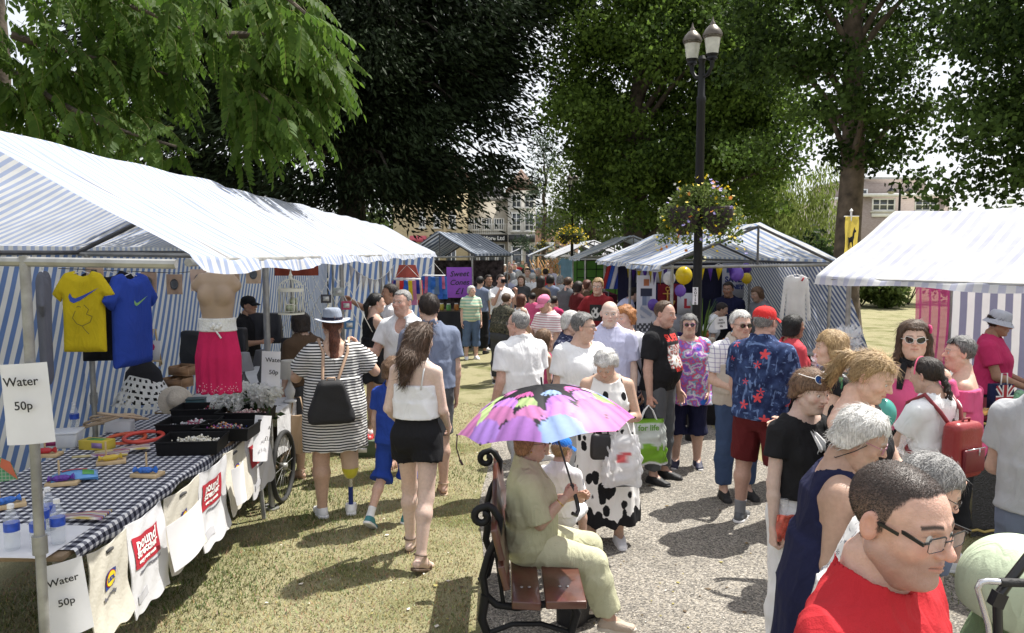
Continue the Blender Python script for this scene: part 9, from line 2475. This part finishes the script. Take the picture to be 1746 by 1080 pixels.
bunting('yellow and violet bunting along the path side of the balloon stall',[W(1068,452,13.5),W(1105,460,11.8),W(1140,455,10.0)],8,yv,.20,.05,'bunting on the balloon stall')
bunting('yellow and violet bunting across the gable of the balloon stall',[W(1190,452,9.8),W(1225,450,10.0),W(1280,455,11.6)],5,yv,.20,.03,'bunting on the balloon stall')
for k,c in enumerate([(.35,.03,.03),(.03,.08,.35),(.6,.6,.62),(.03,.06,.3),(.5,.08,.05),(.02,.02,.03)]):
 t=empty('hanging_flag',W(1040+7*k,462,15.3-.1*k),0,['red flag hung at the far corner of the balloon stall','blue flag beside the red one at the far corner','white flag in the middle of the hanging flags','navy flag next to the white one','scarlet flag at the end of the hanging flags','black flag nearest the portrait banner'][k],'flag','flags hung at the far corner of the balloon stall')
 m=MB();m.sheet(lambda u,v:(-.05+.10*u-.12*v,.01*math.sin(u*8),.12-.48*v),6,10,thick=.006);m.build('cloth',cloth('hang_flag_%d'%k,c),t,smooth=60)
blk=cloth('black_table_cloth',(.012,.012,.014))
ct=empty('stall_counter',(0,0,0),0,'black draped counter with gold letter on the balloon stall','counter')
m=MB();m.span((1.98,9.55,.0),(3.9,10.25,.90));m.build('drape',blk,ct,bev=.01);m=MB();m.span((1.94,9.50,.902),(3.94,10.3,.935));m.build('counter_top',mat('grey_counter',(.22,.22,.23),.6),ct,bev=.006)
m=MB();m.span((1.9,10.32,0),(2.5,15.4,.86));m.build('drape',blk,ct,bev=.01)
fz=MB();a0=2.05;fz.tube([(a0,9.538,.60),(a0+.26,9.538,.60),(a0+.26,9.538,.84),(a0,9.538,.84),(a0,9.538,.60)],.005,4);fz.build('border',gold,ct);lettering('R',.17,gold,ct,(a0+.10,9.542,.72),(1,0,0),(0,0,1),bold=.004)
pl=empty('pot_plant',(WX(1198,9.75),9.75,.937),0,'tall green potted plant on the balloon stall counter','plant')
g=np.random.default_rng(5);V=[];F=[];C=[]
for k in range(46):
 a=g.uniform(0,6.28);ln=g.uniform(.3,.62);sp_=g.uniform(.05,.22);p0=np.array([math.cos(a)*.04,math.sin(a)*.04,.08]);o=len(V)
 for j in range(5):
  t=j/4;q=p0+np.array([math.cos(a)*sp_*t*t,math.sin(a)*sp_*t*t,ln*t-.25*sp_*t**3]);w=.010*(1-t)+.002
  V+=[tuple(q+np.array([-math.sin(a),math.cos(a),0])*w),tuple(q-np.array([-math.sin(a),math.cos(a),0])*w)];cc_=g.uniform(.7,1.2);C+=[(.13*cc_,.22*cc_,.05*cc_)]*2
  if j:n=len(V);F.append((n-4,n-3,n-1,n-2))
link('foliage',np_mesh('foliage',V,F,[leaf_m],smooth=False,cols=C),pl);m=MB();m.lathe([(.07,0),(.09,.12),(.095,.13),(.0,.12)],14);m.build('pot',mat('clay_pot',(.25,.11,.06),.8),pl,smooth=50)
sign('white handwritten card on a stick among the plants',W(1229,551,9.7),.17,.16,[('REAL',.04,.028),('SWEETS',.0,.028),('50p',-.04,.028)],(1,.2,.08),curl=.004)
sign('vertical strip of letters taped to the near lamp post',W(1185.5,505,8.72),.062,.20,[('R',.075,.042),('O',.035,.042),('T',-.005,.042),('S',-.045,.042),('B',-.085,.042)],(1,0,0),curl=.002,cat='sticker')
toys=[('green plastic cup',(.05,.22,.06)),('rust soft toy',(.30,.09,.03)),('cream soft toy',(.55,.48,.38)),('orange soft toy',(.5,.2,.04)),('blue packet',(.12,.3,.5)),('brown soft toy',(.16,.07,.03)),('white mug',(.6,.6,.58)),('red soft toy',(.4,.04,.03)),('yellow soft toy',(.5,.38,.05)),('teal packet',(.05,.25,.28)),('grey soft toy',(.25,.25,.26)),('pink soft toy',(.5,.2,.25))]
for k,(nm,c)in enumerate(toys):
 t=empty('toy',(2.42+.125*k,9.85+.16*(k%3),.937),.3*k,'%s among the goods on the balloon stall counter'%nm,'toy','goods on the balloon stall counter');m_=mat('toy_%d'%k,c,.75,mott=.25,mscale=20,bump=.4,bscale=60)
 m=MB()
 if k%3==0:m.lathe([(.04,0),(.055,.14),(.05,.14),(.0,.13)],12);m.build('body',m_,t,smooth=50)
 elif k%3==1:
  m.sphere((0,0,.07),.07,10,8);m.build('body',m_,t,smooth=60);m=MB();m.sphere((0,-.01,.17),.052,10,8);m.sphere((-.04,0,.215),.02,8,6);m.sphere((.04,0,.215),.02,8,6);m.build('head',m_,t,smooth=60)
 else:m.box((0,0,.06),(.13,.06,.12));m.build('body',m_,t,bev=.02)
bl_,bo_=flat_garment('hanging_blouse','white long sleeved blouse on a hanger under the striped gable',W(1358,468,9.3),[(-.06,.0),(-.03,-.03),(.03,-.03),(.06,0),(.12,-.03),(.15,-.08),(.19,-.50),(.19,-.57),(.145,-.57),(.118,-.20),(.125,-.62),(.06,-.67),(-.06,-.66),(-.125,-.61),(-.118,-.20),(-.145,-.56),(-.19,-.56),(-.19,-.50),(-.15,-.08),(-.12,-.03)],cloth('blouse_white',(.66,.66,.66),trans=.35),t=.045,wob=.02)
m=MB();m.box((.06,-.05,-.06),(.02,.004,.05),rotm(0,30,0));m.build('tag',red_p,bl_)
st_=MB();st_.tube([W(1364,552,9.35),W(1364,700,9.35)],.022,8);st_.lathe([(.14,0),(.13,.02),(.03,.03)],14,(W(1364,700,9.35).x,9.35,0));st_.tube([(W(1364,700,9.35).x,9.35,0),W(1364,700,9.35)],.022,8);tag(st_.build('clothes_stand',steel_dark,smooth=40),'dark upright stand below the hanging blouse','stand')
for k,(px,py,y,s,lb)in enumerate(((1440,585,6.6,.20,'crumpled clear cellophane gift above the wavy blonde hair'),(1405,620,7.2,.16,'clear wrapped gift with blue contents beside the red cap man'),(1470,625,6.4,.16,'clear wrapped gift beside the pillar of the pink stall'))):
 t=empty('gift_wrap',W(px,py,y),0,lb,'gift','cellophane gifts near the end stall')
 sn=SN(60+k)
 gg=np.random.default_rng(60+k);P=gg.normal(size=(170,3));P/=np.linalg.norm(P,axis=1)[:,None];P*=np.array([s*.6,s*.45,s*.75])*gg.uniform(.7,1.15,(170,1));P[:,0]*=1+.5*np.clip(P[:,2:3].ravel()/s,0,1)
 link('wrap',leaf_mesh('wrap',P.astype(f32),s*.42,s*.26,np.array([0,0,.8]),(.8,.8,.8),(.8,.8,.8),60+k,film_mat('crumpled_cellophane',(.82,.85,.88),.55,.06),jit=.7),t)
 m=MB();m.box((0,0,-s*.3),(s*.8,s*.6,s*.5));m.build('contents',mat('gift_%d'%k,[(.5,.5,.52),(.08,.14,.30),(.5,.48,.45)][k],.5,mott=.5,mscale=20),t,bev=.02)
ft_=trestle('side table with gifts between the balloon stall and the pink stall',WX(1395,7.1),WX(1490,7.1),6.7,7.4,.84,group=None)
# ---- end stall table
tE=empty('stall_counter',(0,0,0),0,'table with black sequined drape and dark red top beside the pink sellers','counter')
q0=W(1662,720,5.75);x0=q0.x;zt=.94
m=MB();m.span((x0,5.75,zt-.03),(x0+1.9,6.55,zt));m.build('counter_top',cloth('dark_red_top',(.12,.012,.02)),tE,bev=.004)
seq=mat('black_sequins',(.018,.016,.018),.22,mott=.8,mscale=70,bump=1.0,bscale=110,spec=.8)
m=MB();m.sheet(lambda u,v:(x0-.01+1.92*u,5.735+.02*math.sin(u*34)*v-.03*v,zt-.035-(zt-.05)*v),60,8);m.build('drape',seq,tE,smooth=60)
m=MB();m.sheet(lambda u,v:(x0-.012-.02*v,5.74+.8*u,zt-.035-(zt-.05)*v),16,8);m.build('drape',seq,tE,smooth=60)
for z in(zt-.04,.07):m=MB();m.tube([(x0-.02+1.92*k/40,5.715-(.03 if z<.5 else 0)+.008*math.sin(k*1.9),z+.008*math.sin(k*2.3))for k in range(41)],.010,6);m.build('trim',mat('gold_fringe',(.45,.33,.10),.5),tE)
ub=empty('gift_bag',W(1706,668,5.95),.2,'union flag gift bag standing on the dark red table','gift bag');ub.location.z=zt+.002
w,h=.17,.22
m=MB();m.box((0,0,h/2),(w,.08,h));ubb=m.build('bag',cloth('flag_navy',(.015,.018,.06)),ub)
def bar(name,pts,mm,y):m=MB();m.add([(x,y,z)for x,z in pts],[tuple(range(len(pts)))]);m.build(name,mm,ubb)
wm_,rm_=mat('white_print',(.75,.74,.73),.8),red_p
for s in(-1,1):
 d_=.022;pts=lambda dd:[(-w/2,h/2-s*h/2+s*dd)if s>0 else(-w/2,h-dd),(-w/2+dd,0 if s>0 else h),(w/2,h-dd if s>0 else dd),(w/2-dd,h if s>0 else 0)]
 bar('cross',pts(.030),wm_,-.0415-.0006*(s>0));bar('cross',pts(.012),rm_,-.0430-.0006*(s>0))
bar('cross',[(-.026,0),(.026,0),(.026,h),(-.026,h)],wm_,-.0450);bar('cross',[(-w/2,h/2-.026),(w/2,h/2-.026),(w/2,h/2+.026),(-w/2,h/2+.026)],wm_,-.0454);bar('cross',[(-.015,0),(.015,0),(.015,h),(-.015,h)],rm_,-.0460);bar('cross',[(-w/2,h/2-.015),(w/2,h/2-.015),(w/2,h/2+.015),(-w/2,h/2+.015)],rm_,-.0464)
m=MB();m.tube([(-.03,-.03,h),(-.025,-.03,h+.09),(.025,-.03,h+.09),(.03,-.03,h)],.005,6);m.build('handle',white_paint,ub)
for k,(dx,dy,c,lb)in enumerate(((.05,-.05,(.5,.25,.06),'orange flat sweet packet on the dark red table'),(.17,-.10,(.25,.10,.45),'purple flat sweet packet at the front of the dark red table'),(.36,.05,(.12,.28,.16),'green wrapped goods beside the union flag bag'),(.50,.0,(.5,.48,.45),'clear wrapped goods at the picture edge'))):
 t=empty('sweet_packet',(x0+.05+dx+.05,5.9+dy,zt+.002),.2*k,lb,'packet','packets on the dark red table');hh_=.03 if k<2 else .16
 m=MB();m.sheet(lambda u,v:((u-.5)*.20,(v-.5)*.13,hh_*math.sin(math.pi*u)**.5*math.sin(math.pi*v)**.5+.012+.008*math.sin(u*19+v*7)),14,12,thick=.01);m.build('pouch',mat('packet_%d'%k,c,.2,mott=.6,mscale=30),t,smooth=60)
for k,u in enumerate((1.6,2.5)):
 t=empty('price_tag',PE(u,.25,1.88),.3,['red tag hanging from the pink stall eave near the curtain','red tag hanging from the pink stall eave near the picture edge'][k],'tag','red tags under the pink stall eave');m=MB();m.box((0,0,-.02),(.03,.006,.09));m.build('card',mat('red_tag',(.35,.02,.05),.5),t,bev=.004);m=MB();m.tube([(0,0,.02),(0,0,.1)],.002,4);m.build('string',paper,t)
tre=empty('trellis_screen',(WX(952,29),29,0),0,'orange diamond trellis screen at the far stall','trellis');orn=mat('orange_lath',(.42,.22,.08),.8)
for d in(-1,1):
 for k in range(14):
  x=-.75+1.5*k/13;m=MB();m.tube([(x-d*.35,.01*d,.45),(x+d*.35,.01*d,1.9)],.016,4);m.build('slat',orn,tre)
for x in(-.78,.78):m=MB();m.box((x,0,1.0),(.06,.05,2.0));m.build('post',orn,tre)
flat_garment('hanging_t_shirt','pale blue long shirt hung at the corner of the far stall',W(966,440,25.5),TEE,cloth('tee_paleblue',(.22,.38,.52)),rz=.1)
nt=MB()
for k in range(9):nt.tube([(1.9+.28*k,22.3,.9),(1.9+.28*k,22.3,2.0)],.012,4)
for k in range(5):nt.tube([(1.9,22.3,.95+.25*k),(4.15,22.3,.95+.25*k)],.012,4)
tag(nt.build('display_grid',cast),'black wire display grid in the green backed stall','display rack')
gb=MB();gb.sheet(lambda u,v:(1.8+2.4*u,22.5+.02*math.sin(u*20),2.0-1.2*v),20,6);tag(gb.build('backdrop_cloth',cloth('bright_green',(.10,.24,.05)),smooth=60),'bright green cloth at the back of the far striped stall','cloth')
for k,(x,y,c,lb)in enumerate(((2.3,14.2,(.10,.015,.03),'rail of dark red clothes beyond the red t-shirt youth'),(1.95,19.8,(.04,.04,.05),'rail of dark clothes beneath the green backed stall'))):
 t=empty('clothes_rail',(x-.5,y,0),0,lb,'clothes rail','clothes rails by the path')
 m=MB();m.tube([(0,0,0),(0,0,1.45),(0,1.4,1.45),(0,1.4,0)],.014,6);m.build('frame',steel_dark,t)
 for q in range(11):
  m=MB();cc=[v*(.5+1.2*((q*37%10)/10))for v in c];m.sheet(lambda u,v:(-.18+.36*u,.1+.115*q+.012*math.sin(u*9+q),1.40-(.75+.1*(q%3))*v),6,8,thick=.03);m.build('garment',cloth('rail_%d_%d'%(k,q),cc),t,smooth=60)
